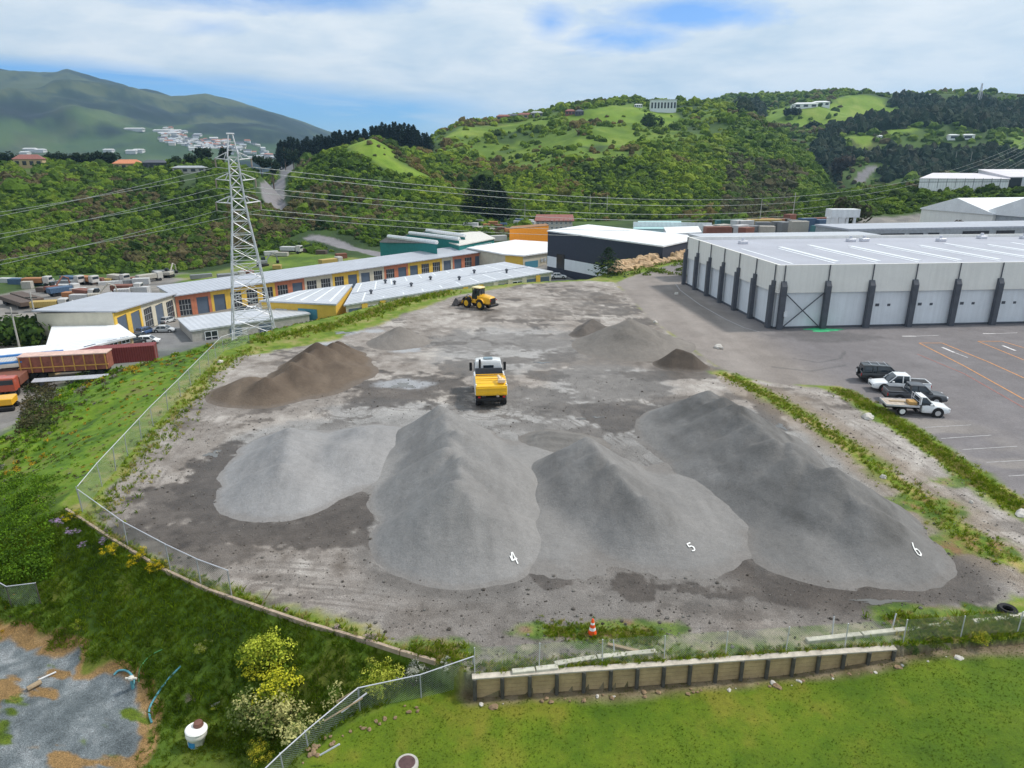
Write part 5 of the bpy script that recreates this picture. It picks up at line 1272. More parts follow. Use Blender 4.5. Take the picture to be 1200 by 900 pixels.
# --- articulated spreader / tip truck
def tip_truck(label, loc, rz, cabm, bodym):
    t = thing('tip_truck', label, 'truck', loc, rz)
    mb = MB(); mb.box(-3.5, 3.3, -.42, -.28, .75, 1.0); mb.box(-3.5, 3.3, .28, .42, .75, 1.0)
    for x in (-3.3, -1.5, .4, 2.0): mb.box(x, x + .15, -.28, .28, .78, .97)
    mb.build('chassis', mblack, t)
    for x, dual in ((2.5, 0), (-1.6, 1), (-2.75, 1)):
        for s in (-1, 1):
            wheel(t, x, s * (1.02 if dual else 1.08), .48, .50 if dual else .3, mwhite_r, s)
    mb = MB(); mb.loft([(1.55, 1.18, 1.12, .8, 2.75), (1.65, 1.22, 1.16, .75, 2.92), (2.9, 1.22, 1.16, .70, 2.95), (3.35, 1.2, 1.12, .62, 2.75), (3.55, 1.18, 1.1, .6, 1.9), (3.6, 1.14, 1.06, .62, 1.0)], 20, 9); mb.build('cab', cabm, t, smooth=True)
    MB().bbox(3.38, 3.60, -.98, .98, 1.75, 2.55, .05).build('windscreen', mcarglass, t)
    MB().bbox(1.50, 1.56, -.45, .45, 1.95, 2.5, .02).build('rear_window', mcarglass, t)
    MB().bbox(1.9, 2.5, -.4, .4, 2.93, 3.08, .05).build('roof_hatch', mat('grey_plastic', (.25, .33, .38), .5), t)
    for s in (-1, 1):
        MB().bbox(2.1, 2.95, s * 1.205 - .02, s * 1.205 + .02, 1.8, 2.5, .01).build('side_window', mcarglass, t)
        MB().bbox(3.1, 3.2, s * 1.5 - .12, s * 1.5 + .12, 1.6, 2.4, .03).build('mirror', mblack, t)
        MB().bbox(3.55, 3.63, s * .9 - .15, s * .9 + .15, .85, 1.05, .02).build('headlight', mlamp, t)
        mb = MB(); mb.box(-3.6, 1.1, s * 1.22 - .04, s * 1.22 + .04, 1.1, 2.05)
        for k in range(6): mb.box(-3.5 + k * .9, -3.4 + k * .9, s * 1.262 if s > 0 else -1.33, s * 1.262 + .07 if s > 0 else -1.262, 1.12, 2.0)
        mb.build('side_board', pw, t)
    mb = MB(); mb.tube([(1.35, .75, 1.0), (1.35, .75, 3.1)], .09, 8); mb.bbox(1.25, 1.48, .55, 1.15, 1.0, 1.9, .05); mb.build('exhaust_stack', mblack, t)
    MB().box(1.02, 1.09, -1.18, 1.18, 1.1, 2.35).build('headboard', mdkgrey, t)
    MB().box(-3.55, 1.0, -1.177, 1.177, 1.05, 1.15).build('bed_floor', mat('soiled_steel', (.20, .17, .11), .8, amt=.4, scale=2), t)
    mb = MB(); mb.box(.2, .98, -1.1, 1.1, 1.153, 1.55); mb.build('load', mat('damp_sand', (.16, .13, .07), .9, amt=.3, scale=3, bump=.5), t)
    # yellow roller-tarp / spreader hopper cover at the rear
    mb = MB(); n = 10; vs = []
    for i in range(n + 1):
        a = i / n; x = -.75 - 3.0 * a; z = 2.12 + .18 * math.sin(math.pi * a) - .25 * a ** 3
        vs += [(x, -1.24, z), (x, 1.24, z), (x, 1.24, z - .12), (x, -1.24, z - .12)]
    fs = []
    for i in range(n):
        b = i * 4; fs += [(b, b + 1, b + 5, b + 4), (b + 1, b + 2, b + 6, b + 5), (b + 2, b + 3, b + 7, b + 6), (b + 3, b, b + 4, b + 7)]
    fs += [(0, 3, 2, 1), (n * 4, n * 4 + 1, n * 4 + 2, n * 4 + 3)]; mb.add(vs, fs)
    for k in range(4): mb.box(-1.1 - k * .7, -1.04 - k * .7, -1.2, 1.2, 2.27, 2.33)
    mb.build('hopper_cover', bodym, t)
    mb = MB(); mb.bbox(-3.95, -3.75, -1.27, 1.27, 1.15, 2.0, .04); mb.box(-4.05, -3.95, -1.2, 1.2, 1.75, 1.85); mb.box(-4.05, -3.95, -1.2, 1.2, 1.3, 1.38); mb.build('tailgate', bodym, t)
    MB().bbox(-4.1, -3.7, -1.2, 1.2, .75, .95, .03).build('rear_bumper', mblack, t)
    mb = MB(); mb.tube([(-2.7, -.95, 2.25), (-2.9, -.6, 2.62), (-3.3, -.75, 2.42)], .12, 7); mb.bbox(-3.5, -3.1, -1.15, -.55, 2.1, 2.45, .06); mb.build('conveyor_arm', mat('pale_peach_steel', (.72, .58, .42), .6), t)
    for s in (-1, 1): MB().bbox(-4.12, -4.05, s * 1.0 - .1, s * 1.0 + .1, 1.0, 1.14, .01).build('tail_light', mtail, t)
    return t
x, y, _ = G(572, 474); tip_truck('white truck with a yellow rear hopper cover parked between the gravel piles, seen from behind', (x + .05, y + 2.3, 0), R(95), pw, paint('hopper_yellow', (.85, .50, .01), .4)).scale = (.84, 1.05, 1.0)

# --- wheel loader
def loader(loc, rz):
    t = thing('wheel_loader', 'yellow wheel loader with its bucket on the ground at the far end of the yard', 'wheel loader', loc, rz)
    ry = mat('yellow_rim', (.70, .40, .02), .5)
    for x in (1.55, -1.45):
        for s in (-1, 1): 
            w_ = wheel(t, x, s * 1.08, .80, .55, ry, s)
    rear = MB(); rear.loft([(-3.3, .78, .70, .95, 1.95), (-3.15, .86, .78, .85, 2.12), (-1.4, .9, .82, .8, 2.35), (-.55, .9, .82, .8, 2.3)], 16, 8); rear.build('engine_hood', pye, t, smooth=True)
    MB().bbox(-3.42, -3.30, -.66, .66, 1.05, 1.92, .03).build('radiator_grille', mblack, t)
    mb = MB(); mb.bbox(-3.75, -3.2, -1.05, 1.05, .6, 1.0, .08); mb.build('counterweight', mblack, t)
    cab = MB(); cab.loft([(-.9, .72, .66, 1.5, 3.25), (-.8, .76, .68, 1.4, 3.3), (.45, .76, .68, 1.4, 3.3), (.75, .74, .66, 1.4, 2.4)], 16, 10); cab.build('cab_glass', mcarglass, t)
    MB().bbox(-1.05, .75, -.82, .82, 3.28, 3.48, .07).build('cab_roof', paint('pale_cab_yellow', (.85, .70, .35), .5), t)
    mb = MB()
    for x in (-.85, -.1, .55):
        for s in (-1, 1): mb.tube([(x, s * .75, 1.3), (x, s * .73, 3.3)], .06, 5)
    mb.build('cab_posts', mblack, t)
    MB().bbox(-.6, 1.0, -.8, .8, .85, 1.5, .06).build('cab_base', pye, t)
    mb = MB(); mb.bbox(.9, 2.2, -.45, .45, .7, 1.7, .08); mb.build('front_frame', pye, t)
    for s in (-1, 1):
        for x in (1.55, -1.45):
            m_ = MB(); pts = [(x + .98 * math.cos(a), s * 1.05, .8 + .98 * math.sin(a)) for a in np.linspace(R(20), R(160), 8)]
            vs = []
            for p in pts: vs += [(p[0], p[1] - .3, p[2]), (p[0], p[1] + .3, p[2]), (p[0], p[1] + .3, p[2] + .05), (p[0], p[1] - .3, p[2] + .05)]
            m_.add(vs, [(i * 4 + j, i * 4 + (j + 1) % 4, i * 4 + 4 + (j + 1) % 4, i * 4 + 4 + j) for i in range(7) for j in range(4)]); m_.build('mudguard', pye if x < 0 else mblack, t)
        m_ = MB(); m_.add([(1.3, s * .5 - .09, 1.9), (1.3, s * .5 + .09, 1.9), (1.3, s * .5 + .09, 1.5), (1.3, s * .5 - .09, 1.5), (2.4, s * .5 - .09, 1.65), (2.4, s * .5 + .09, 1.65), (2.4, s * .5 + .09, 1.3), (2.4, s * .5 - .09, 1.3), (3.4, s * .5 - .09, .65), (3.4, s * .5 + .09, .65), (3.4, s * .5 + .09, .35), (3.4, s * .5 - .09, .35)],
             [(0, 1, 5, 4), (1, 2, 6, 5), (2, 3, 7, 6), (3, 0, 4, 7), (4, 5, 9, 8), (5, 6, 10, 9), (6, 7, 11, 10), (7, 4, 8, 11), (0, 3, 2, 1), (8, 9, 10, 11)]); m_.build('lift_arm', pye, t)
        MB().bbox(-3.48, -3.42, s * .8 - .1, s * .8 + .1, 1.5, 1.7, .01).build('tail_light', mtail, t)
        MB().bbox(-.2, -.05, s * 1.0 - .1, s * 1.0 + .1, 2.5, 2.9, .02).build('mirror', mblack, t)
    MB().tube([(1.2, 0, 1.7), (2.2, 0, 2.0), (3.3, 0, 1.1)], .09, 6).build('tilt_ram', mgalvd, t)
    n = 8; vs = []
    for i in range(n + 1):
        a = R(80 + 200 * i / n); x = 3.95 + .62 * math.cos(a); z = .68 + .62 * math.sin(a)
        vs += [(x, -1.35, z), (x, 1.35, z)]
    vs2 = []
    b = MB(); 
    vs.insert(0, (4.75, 1.35, .08)); 
    P = [(4.05, 1.30)] + [(3.95 + .62 * math.cos(R(80 + 200 * i / n)), .68 + .62 * math.sin(R(80 + 200 * i / n))) for i in range(n + 1)] + [(4.95, .06)]
    for (xa, za), (xb, zb) in zip(P[:-1], P[1:]):
        b.add([(xa, -1.35, za), (xb, -1.35, zb), (xb, 1.35, zb), (xa, 1.35, za)], [(0, 1, 2, 3)])
    for s in (-1.35, 1.35): b.add([(x, s, z) for x, z in P], [tuple(range(len(P)))])
    bo = b.build('bucket', mat('worn_bucket_steel', (.12, .11, .11), .6, .3, amt=.4), t)
    so_ = bo.modifiers.new('thick', 'SOLIDIFY'); so_.thickness = .06
    MB().tube([(-1.2, .45, 2.3), (-1.2, .45, 2.95)], .07, 7).build('exhaust', mblack, t)
    return t
x, y, _ = G(562, 360); loader((x - .2, y - .3, 0), R(142)).scale = (.84, .84, .88)

# --- parked cars in the street between the units, and by the yellow building
for i, (u, v, pm, kd, a, lab) in enumerate([(193, 389, psil, 'sedan', 5, 'silver sedan parked by the roller doors of the short unit row'), (174, 402, pw, 'hatch', 10, 'pale silver hatchback at the road corner by the white-roofed shed'), (157, 405, pk_, 'suv', 60, 'black wagon against the end of the white-roofed shed'), (171, 391, pblue, 'hatch', 70, 'dark blue hatchback nosed to a unit door'), (197, 378, psil, 'hatch', 80, 'grey hatchback parked below the first glazed bay'), (163, 398, pk_, 'hatch', 60, 'small dark car behind the pale hatchback'),
     (286, 366, pk_, 'hatch', 10, 'dark hatchback just left of the pylon legs'), (298, 366, pw, 'hatch', 10, 'white hatchback between the pylon legs'), (654, 326, pw, 'sedan', 0, 'white car at the corner of the near row of units'),
     (686, 319, psil, 'suv', 20, 'grey wagon outside the yellow workshop'), (694, 321, pw, 'suv', 20, 'white wagon nearest the dark conifer'), (682, 314, pk_, 'hatch', 10, 'black hatchback in the forecourt of the yellow workshop'), (690, 312, pw, 'hatch', 10, 'white hatchback in the forecourt of the yellow workshop')]):
    zz = hit(u, v, 60); car('parked_car', lab, 'car', kd, pm, (zz[0], zz[1], zz[2]), R(a), lowdet=True)

# ------------------------------------------------------------------ containers, machines and stores in the valley yards
def container(name, label, mt, loc, rz, l=6.1, h=2.6, w=2.44, cat='container', group=None):
    t = thing(name, label, cat, loc, rz, group)
    MB().bbox(-l / 2, l / 2, -w / 2, w / 2, 0, h, .06).build('box', mt, t)
    for k in (-.28, .28): MB().tube([(l / 2 + .03, k * w, .15), (l / 2 + .03, k * w, h - .15)], .03, 4).build('door_bar', mgalvd, t)
    return t
def colm(nm, c):
    c = tuple(.72 * (q * .75 + .25 * sum(c) / 3) for q in c); return corr(nm + '_container', c, .35, 0, .6)
CC = {'rust red': colm('rust', (.34, .10, .05)), 'blue': colm('blue', (.06, .16, .32)), 'white': colm('white', (.70, .70, .70)), 'orange': colm('orange', (.65, .22, .03)), 'grey': colm('grey', (.28, .30, .32)), 'yellow': colm('yellow', (.72, .47, .05)), 'green': colm('green', (.05, .20, .12)), 'brown': colm('brown', (.16, .10, .07)), 'teal': colm('teal', (.05, .28, .30)), 'cream': colm('cream', (.62, .57, .48))}
def small_truck(label, loc, rz, cm, bm, group=None):
    t = thing('lorry', label, 'lorry', loc, rz, group)
    MB().bbox(1.9, 3.6, -1.15, 1.15, .7, 2.7, .12).build('cab', cm, t)
    MB().bbox(3.5, 3.64, -.95, .95, 1.7, 2.4, .03).build('windscreen', mcarglass, t)
    MB().bbox(-3.6, 1.7, -1.2, 1.2, 1.0, 2.3, .06).build('tray_body', bm, t)
    MB().box(-3.5, 1.9, -.4, .4, .6, .99).build('chassis', mblack, t)
    for x in (2.6, -1.6, -2.6):
        for s in (-1, 1): MB().lathe([(.2, -.15), (.47, -.15), (.47, .15), (.2, .15)], 12, 'y').build('wheel', mtyre, t, (x, s * 1.0, .47))
    return t
def digger(label, loc, rz, m, group=None):
    t = thing('excavator', label, 'excavator', loc, rz, group)
    mb = MB()
    for s in (-1, 1): mb.bbox(-1.6, 1.6, s * 1.0 - .25, s * 1.0 + .25, 0, .75, .2)
    mb.build('tracks', mblack, t); MB().bbox(-1.5, 1.2, -1.2, 1.2, .85, 1.8, .1).build('house_body', m, t); MB().bbox(.1, 1.2, .2, 1.15, 1.8, 2.8, .1).build('cab', mcarglass, t)
    MB().tube([(1.0, -.2, 1.6), (3.2, -.2, 3.9), (4.6, -.2, 3.2)], .22, 6).build('boom', m, t); MB().tube([(4.6, -.2, 3.3), (4.9, -.2, 1.4)], .18, 6).build('stick', m, t); MB().bbox(4.5, 5.3, -.6, .2, .5, 1.4, .1).build('bucket', mblack, t)
    return t
items = []
# the two red-brown pieces against the white shed
z = hit(134, 425, 60); container('shipping_container', 'maroon shipping container against the front of the white-roofed shed', mmaroon, (z[0], z[1] + .5, z[2]), R(17), 12.2)
z = hit(82, 441, 60); t = thing('silo_trailer', 'long rusty orange tipping trailer beside the white-roofed shed', 'trailer', (z[0], z[1], z[2]), R(12))
mb = MB(); mb.prism([(-6, -1.2), (6, -1.2), (6, 1.2), (-6, 1.2)], 1.2, 3.6); mb.build('tub', mrust, t); mb = MB(); mb.box(-6.1, 6.1, -1.3, 1.3, 3.6, 3.75); mb.build('top_cover', mat('pale_tarp', (.6, .42, .36), .8), t)
mb = MB(); 
for k in range(9): mb.box(-5.9 + k * 1.45, -5.75 + k * 1.45, -1.32, -1.2, 1.2, 3.6)
mb.box(-6.1, 6.1, -1.34, -1.2, 1.9, 2.05); mb.build('ribs', mat('ochre_frame', (.55, .30, .08), .7), t)
for x in (-4.5, -3.2, 3.6, 4.8):
    for s in (-1, 1): MB().lathe([(.2, -.2), (.5, -.2), (.5, .2), (.2, .2)], 12, 'y').build('wheel', mtyre, t, (x, s * 1.0, .5))
MB().box(-5.8, 5.8, -.5, .5, .8, 1.19).build('chassis', mblack, t)
t2 = thing('steel_rack', 'low silver pipe rack in front of the rusty trailer', 'rack', (z[0] + 2, z[1] - 3.2, Hs(z[0] + 2, z[1] - 3.2)), R(14))
mb = MB(); 
for k in range(4): mb.tube([(-5, k * .35, .8 + .05 * k), (5, k * .35, .8 + .05 * k)], .12, 6)
mb.build('pipes', mgalv, t2); mb = MB()
for x in (-4, 0, 4): mb.box(x, x + .15, 0, 1.2, -.3, .68)
mb.build('stand', mdkgrey, t2)
for i, (u, v, a) in enumerate([(7, 456, -70), (20, 456, -72)]):
    z = hit(u, v, 60); small_truck(['red cabbed lorry at the far left edge below the white awnings', 'red cabbed lorry right of the one at the far left edge'][i], z, R(a), paint('lorry_red', (.45, .09, .05)), CC['rust red'])
for i, (u, v, w_, c, lab) in enumerate([(20, 436, 7, mwhite, 'white and blue striped awning roof at the far left'), (4, 446, 5, CC['white'], 'lower white shelter roof at the far left edge')]):
    z = hit(u, v, 60); t = thing('awning', lab, 'awning', z, R(25)); MB().box(-w_, w_, -2.2, 2.2, 3.2, 3.4).build('canopy', c, t)
    MB().box(-w_, w_, -2.6, -2.205, 3.1, 3.35).build('valance', mat('bright_blue_edge', (.05, .2, .5), .5), t)
    for x in (-w_ + .3, w_ - .3):
        for y in (-2, 2): MB().tube([(x, y, -.3), (x, y, 3.2)], .08, 6).build('post', mgalv, t)
z = hit(5, 480, 60); t = digger('yellow excavator cut by the left edge beside the brown scrub', (z[0], z[1], z[2]), R(200), pye)
cols = list(CC)
place = [(12, 331, 'white'), (25, 333, 'blue'), (33, 338, 'cream'), (45, 335, 'orange'), (55, 333, 'white'), (62, 343, 'rust red'), (71, 341, 'white'), (76, 346, 'blue'), (84, 350, 'orange'), (90, 345, 'white'), (95, 352, 'white'), (103, 350, 'rust red'), (112, 352, 'cream'), (118, 354, 'yellow'),
         (77, 336, 'grey'), (104, 333, 'orange'), (112, 332, 'rust red'), (120, 331, 'yellow'), (130, 334, 'white'), (140, 331, 'cream'), (150, 333, 'grey'), (158, 330, 'rust red'), (166, 333, 'white'), (176, 330, 'cream'), (184, 327, 'white'), (192, 324, 'grey'), (198, 325, 'cream'), (150, 344, 'rust red'), (158, 341, 'brown'), (144, 346, 'white'), (165, 344, 'white'),
         (60, 364, 'yellow'), (67, 366, 'white'), (70, 374, 'white'), (40, 334, 'teal'), (86, 333, 'blue'), (50, 342, 'brown'), (236, 326, 'grey'), (290, 324, 'rust red'), (272, 330, 'grey'), (308, 312, 'grey'), (318, 299, 'white'), (330, 300, 'cream'), (342, 297, 'white'), (377, 298, 'brown'), (400, 303, 'rust red'), (325, 315, 'yellow'), (388, 312, 'yellow'), (357, 295, 'brown')]
used_ = {}
for i, (u, v, c) in enumerate(place):
    z = hit(u, v, 120)
    where = 'beside the car park bays left of the units' if 55 <= u <= 125 and v > 338 else ('in the far left storage yard' if u < 60 else ('along the foot of the bush slope' if u < 215 else ('on the grass behind the long unit row' if u < 420 else 'there')))
    if i % 4 == 3: small_truck(f'{c} bodied lorry {where}', z, R(random.uniform(-30, 60)), paint('lorry_white', (.5, .48, .46)), CC[c], 'lorries parked in the valley yards')
    elif i % 7 == 5: digger(f'small excavator with a {c} body {where}', z, R(random.uniform(0, 360)), CC[c], 'excavators in the valley yards')
    else: container('shipping_container', f'{c} container or cabin {where}', CC[c], z, R(random.uniform(-15, 35)), random.choice([2.5, 3.5, 4.5, 6.1]), random.uniform(1.1, 2.0), w=random.uniform(1.6, 2.3), group='containers stored in the valley yards')
for i, (u, v) in enumerate([(20, 359), (33, 355)]):
    z = hit(u, v, 120); t = thing('flat_wagon', ['left one of two long rusty trailers on the left yard', 'right one of two long rusty trailers on the left yard'][i], 'trailer', z, R(-38)); MB().bbox(-7, 7, -1.3, 1.3, .9, 1.9, .08).build('deck', CC['brown'], t); MB().box(-6, -4, -1, 1, 0, .9).build('rear_axle', mtyre, t); MB().box(4, 5, -1, 1, 0, .9).build('support_leg', mtyre, t)
for i in range(8):
    u = 86 + i * 6.4; z = hit(u, 362 - i * 1.4, 100); strip('parking_line', [(z[0] - 1.5, z[1] - 3), (z[0] + 1.5, z[1] + 3)], .25, mline, z=z[2] + .08)
# far junk yards behind the navy warehouse and behind the big warehouse
rr_ = random.Random(4)
for i, (u, v, c) in enumerate([(562, 264, 'grey'), (570, 267, 'orange'), (578, 266, 'orange'), (584, 269, 'rust red'), (590, 268, 'blue'), (588, 273, 'rust red'), (594, 273, 'orange'), (552, 268, 'white'), (560, 270, 'cream'), (600, 261, 'grey'), (606, 264, 'white'), (612, 263, 'blue'), (620, 263, 'white'), (628, 264, 'white'), (636, 265, 'white'), (643, 263, 'cream'), (575, 272, 'cream'),
       (605, 283, 'green'), (584, 282, 'white'), (598, 258, 'white'), (588, 262, 'teal')]):
    z = hit(u, v, 120); container('storage_crate', f'{c} stored unit in the colourful equipment yard left of the orange shed' if u < 600 else f'{c} container or van near the maroon-roofed house', CC[c], z, R(rr_.uniform(-40, 60)), rr_.choice([3, 4, 6]), rr_.uniform(1.6, 2.6), group='stored units near the orange shed')
for i, (u, v, c) in enumerate([(848, 262, 'teal'), (856, 264, 'green'), (864, 266, 'white'), (872, 266, 'white'), (880, 270, 'grey'), (845, 270, 'cream'), (856, 272, 'brown'), (866, 272, 'white'), (874, 273, 'rust red'), (893, 268, 'grey'), (900, 264, 'yellow'), (905, 259, 'orange'), (912, 265, 'grey'), (920, 266, 'grey'), (930, 264, 'grey'), (935, 268, 'cream'), (945, 262, 'blue'), (950, 258, 'orange'), (958, 260, 'orange'), (962, 264, 'blue'), (965, 258, 'rust red'), (925, 256, 'rust red'), (884, 262, 'yellow'), (898, 271, 'cream'), (832, 270, 'white'), (840, 275, 'rust red'), (960, 270, 'teal'), (916, 259, 'brown')]):
    zz = 1.0; z = G(u, v + 3, zz) if v > 262 else G(u, v + 3, 1.5)
    container('plant_unit', f'{c} machine or container in the plant yard behind the big warehouse', CC[c], (z[0], z[1], -1.5), R(rr_.uniform(-20, 40)), rr_.choice([4, 5, 7]), rr_.uniform(2.4, 3.4) + (2.0), group='machines and containers in the plant yard')

# ------------------------------------------------------------------ small things
x, y, _ = G(694, 743)
t = thing('traffic_cone', 'orange and white traffic cone on the grass by the retaining wall', 'traffic cone', (x, y, 0), R(20))
MB().bbox(-.24, .24, -.24, .24, 0, .05, .02).build('base', mblack, t)
mc_o = mat('cone_orange', (.85, .10, .02), .5); mc_w = mat('cone_reflective', (.8, .8, .8), .4)
MB().lathe([(.20, .05), (.155, .25)], 16).build('lower_body', mc_o, t, smooth=True); MB().lathe([(.155, .25), (.125, .38)], 16).build('lower_band', mc_w, t, smooth=True)
MB().lathe([(.125, .38), (.095, .53)], 16).build('upper_body', mc_o, t, smooth=True); MB().lathe([(.095, .53), (.075, .62)], 16).build('upper_band', mc_w, t, smooth=True); MB().lathe([(.075, .62), (.045, .78), (.03, .80)], 16).build('tip', mc_o, t, smooth=True)
# white tub at the lower left
x, y, z = hit(230, 872)
t = thing('plastic_drum', 'white plastic drum with a blue label and a brown bucket on its lid', 'drum', (x, y, z), R(0)); t.rotation_euler = (R(-4), R(6), R(-10)); s_ = 1.0
MB().lathe([(.30, 0), (.33, .1), (.36, .42), (.40, .46), (.42, .5), (.42, .66), (.38, .72)], 28).build('tub', mat('white_plastic', (.78, .76, .70), .4, amt=.12, scale=3), t, smooth=True)
MB().lathe([(.43, .70), (.44, .76), (.40, .80), (.06, .83)], 28).build('lid', mat('white_lid', (.82, .81, .78), .4, amt=.1), t, smooth=True)
lb = MB(); vs = []
for i in range(7):
    a = R(-115 + 50 * i / 6); vs += [(.343 * math.cos(a), .343 * math.sin(a), .08), (.366 * math.cos(a), .366 * math.sin(a), .36)]
lb.add(vs, [(2 * i, 2 * i + 2, 2 * i + 3, 2 * i + 1) for i in range(6)]); lb.build('blue_label', mat('label_blue', (.05, .28, .55), .5, amt=.3, scale=8), t)
x2, y2 = x + .13, y + .18
b_ = thing('bucket', 'brown plastic bucket lying upside down on the lid of the white drum', 'bucket', (x2, y2, z + .82), 0)
MB().lathe([(.20, 0), (.21, .03), (.17, .16), (.13, .17)], 20).build('pail', mat('brown_plastic', (.17, .08, .06), .5), b_, smooth=True)
# round manhole / stump at the bottom edge
x, y, z = hit(477, 897)
t = thing('manhole', 'round maroon manhole cover in a grey concrete ring on the lawn at the bottom edge', 'manhole cover', (x, y, z + .01))
MB().lathe([(.42, -.2), (.42, .10), (.40, .13), (.30, .13)], 28).build('concrete_ring', mconc, t, smooth=True); MB().lathe([(.31, .0), (.31, .14), (.05, .15)], 28).build('cover', mat('maroon_iron', (.09, .05, .05), .6, amt=.3, scale=6), t, smooth=True)
# tyre and rock at the right
x, y, z = hit(1180, 717); t = thing('tyre', 'dark tyre lying flat near the right end of the fence', 'tyre', (x, y, .0)); MB().lathe([(.22, .04), (.36, .0), (.42, .08), (.42, .16), (.36, .24), (.22, .20), (.22, .04)], 24).build('rubber', mtyre, t, smooth=True)
# standpipe and hoses
def hose(pts, r, m, label, z0=None):
    P = []
    for i in range(len(pts) - 1):
        p0, p1, p2, p3 = pts[max(i - 1, 0)], pts[i], pts[i + 1], pts[min(i + 2, len(pts) - 1)]
        for j in range(6):
            t_ = j / 6; P.append(tuple(.5 * (2 * p1[k] + (p2[k] - p0[k]) * t_ + (2 * p0[k] - 5 * p1[k] + 4 * p2[k] - p3[k]) * t_ * t_ + (3 * p1[k] - p0[k] - 3 * p2[k] + p3[k]) * t_ ** 3) for k in (0, 1)))
    P.append(pts[-1]); W = [hit(*p) for p in P]; o = W[0]
    ob = MB().tube([(a - o[0], b - o[1], Hs(a, b) - o[2] + r * .9 + .02) for a, b, c in W], r, 7).build('hose', m, loc=o, smooth=True)
    tag(ob, label, 'hose')
mh = mat('blue_green_hose', (.10, .30, .36), .5); mh2 = mat('green_hose', (.10, .33, .14), .5)
hose([(134, 792), (140, 787), (150, 788), (157, 797), (156, 806)], .05, mh, 'thick blue green hose arching left of the standpipe')
hose([(163, 800), (164, 785), (175, 770), (190, 762)], .02, mh2, 'thin green hose running up the bank from the standpipe')
hose([(178, 848), (175, 835), (180, 822), (195, 800), (212, 782)], .045, mh, 'blue green hose lying on the grass right of the standpipe')
x, y, z = hit(156, 806); t = thing('standpipe', 'pale valve standpipe between the hoses at the edge of the gravel pad', 'standpipe', (x, y, z - .05)); MB().tube([(0, 0, 0), (0, 0, .6)], .07, 8).build('riser', mh, t); mb = MB(); mb.lathe([(.10, .5), (.13, .56), (.13, .64), (.05, .7)], 12); mb.tube([(-.25, 0, .58), (.25, 0, .58)], .05, 7); mb.build('valve', mat('pale_valve', (.6, .58, .52), .6), t)
x, y, z = hit(41, 806); t = thing('log_offcut', 'short brown log offcut on the grey gravel pad', 'log', (x, y, z + .12), R(50)); MB().tube([(-.28, 0, 0), (.28, 0, .05)], .12, 9).build('wood', mtimber, t, smooth=True)
x, y, z = hit(56, 794); tag(MB().tube([(-.35, 0, .0), (.35, .1, .03)], .04, 7).build('white_pipe_offcut', mat('pvc_white', (.7, .7, .72), .4), loc=(x, y, z + .05), rz=R(35)), 'short white pipe offcut on the grey gravel pad', 'pipe')
# ------------------------------------------------------------------ retaining wall, fences
mwallt = mat('retaining_timber', (.42, .31, .17), .8, amt=.22, scale=1.4, bump=.3)
P0 = Vector((*PLAT[0], 0)); P1 = Vector((*PLAT[-1], 0))
def front(s): return P0.lerp(P1, s)
tw = thing('retaining_wall', 'long timber retaining wall with dark posts along the front edge of the yard', 'retaining wall', (P0.x, P0.y, 0), math.atan2(P1.y - P0.y, P1.x - P0.x))
LW = 18.1
for k in range(16):
    x0 = k * LW / 16
    # each bay: boards
    b = MB(); n = 5; zt = -.02; zb = -1.0
    for j in range(n): b.box(x0 + .0, x0 + LW / 16 - .012, -.10, -.055, zt - (j + 1) * .2, zt - j * .2 - .012)
    b.build('boards', mwallt, tw)
for k in range(17):
    x = k * LW / 16
    MB().tube([(x, -.19, -1.7), (x, -.19, -.02)], .085, 9).build('post', mdtimber, tw)
MB().box(-.1, LW + .1, -.22, .08, -.01, .045).build('capping', mat('pale_capping', (.48, .43, .36), .8, amt=.25, scale=2), tw)
# timber edging along the top of the bottom-left bank
rim = [G(u, v) for u, v in [(78, 598), (130, 632), (190, 668), (245, 693), (310, 715), (360, 732), (430, 752), (470, 765), (512, 777)]]
for k, (a, b) in enumerate(zip(rim[:-1], rim[1:])):
    a, b = Vector(a), Vector(b); d = (b - a); L_ = d.length
    t = tag(MB().box(0, L_ - .06, -.07, .07, -.12, .11).build('edging_log', mat('log_edging', (.36, .28, .21), .85, amt=.3, scale=3, bump=.4), loc=(a.x, a.y, .03), rz=math.atan2(d.y, d.x)), ['edging timber below the fence corner', 'edging timber beneath the purple flowers', 'edging timber behind the yellow bushes', 'edging timber right of the yellow bushes', 'edging timber by the fallen pale stick', 'edging timber above the big gorse bushes', 'edging timber beside the pink blossom', 'last edging timber before the retaining wall'][k], 'timber edging', 'timber edging along the yard rim')
def chain_mat():
    m = bpy.data.materials.new('chain_link_mesh'); t = NT(m); uv = t.add('ShaderNodeTexCoord').outputs['Object']
    s = t.add('ShaderNodeSeparateXYZ'); t.l.new(uv, s.inputs[0]); X, Y, Z = s.outputs
    w_ = .10
    def wires(sg):
        v = t.math('ADD', X, t.math('MULTIPLY', Z, sg)); f = t.math('FRACT', t.math('DIVIDE', t.math('ADD', v, 100.0), w_)); return t.math('LESS_THAN', f, .10)
    a = t.math('MAXIMUM', wires(1.0), wires(-1.0))
    p = t.add('ShaderNodeBsdfPrincipled'); p.inputs['Base Color'].default_value = (.42, .47, .46, 1); p.inputs['Roughness'].default_value = .5; p.inputs['Metallic'].default_value = .3
    tr = t.add('ShaderNodeBsdfTransparent'); ms = t.add('ShaderNodeMixShader'); t.l.new(a, ms.inputs[0]); t.l.new(tr.outputs[0], ms.inputs[1]); t.l.new(p.outputs[0], ms.inputs[2])
    o = t.add('ShaderNodeOutputMaterial'); t.l.new(ms.outputs[0], o.inputs['Surface']); return m
mchain = chain_mat()
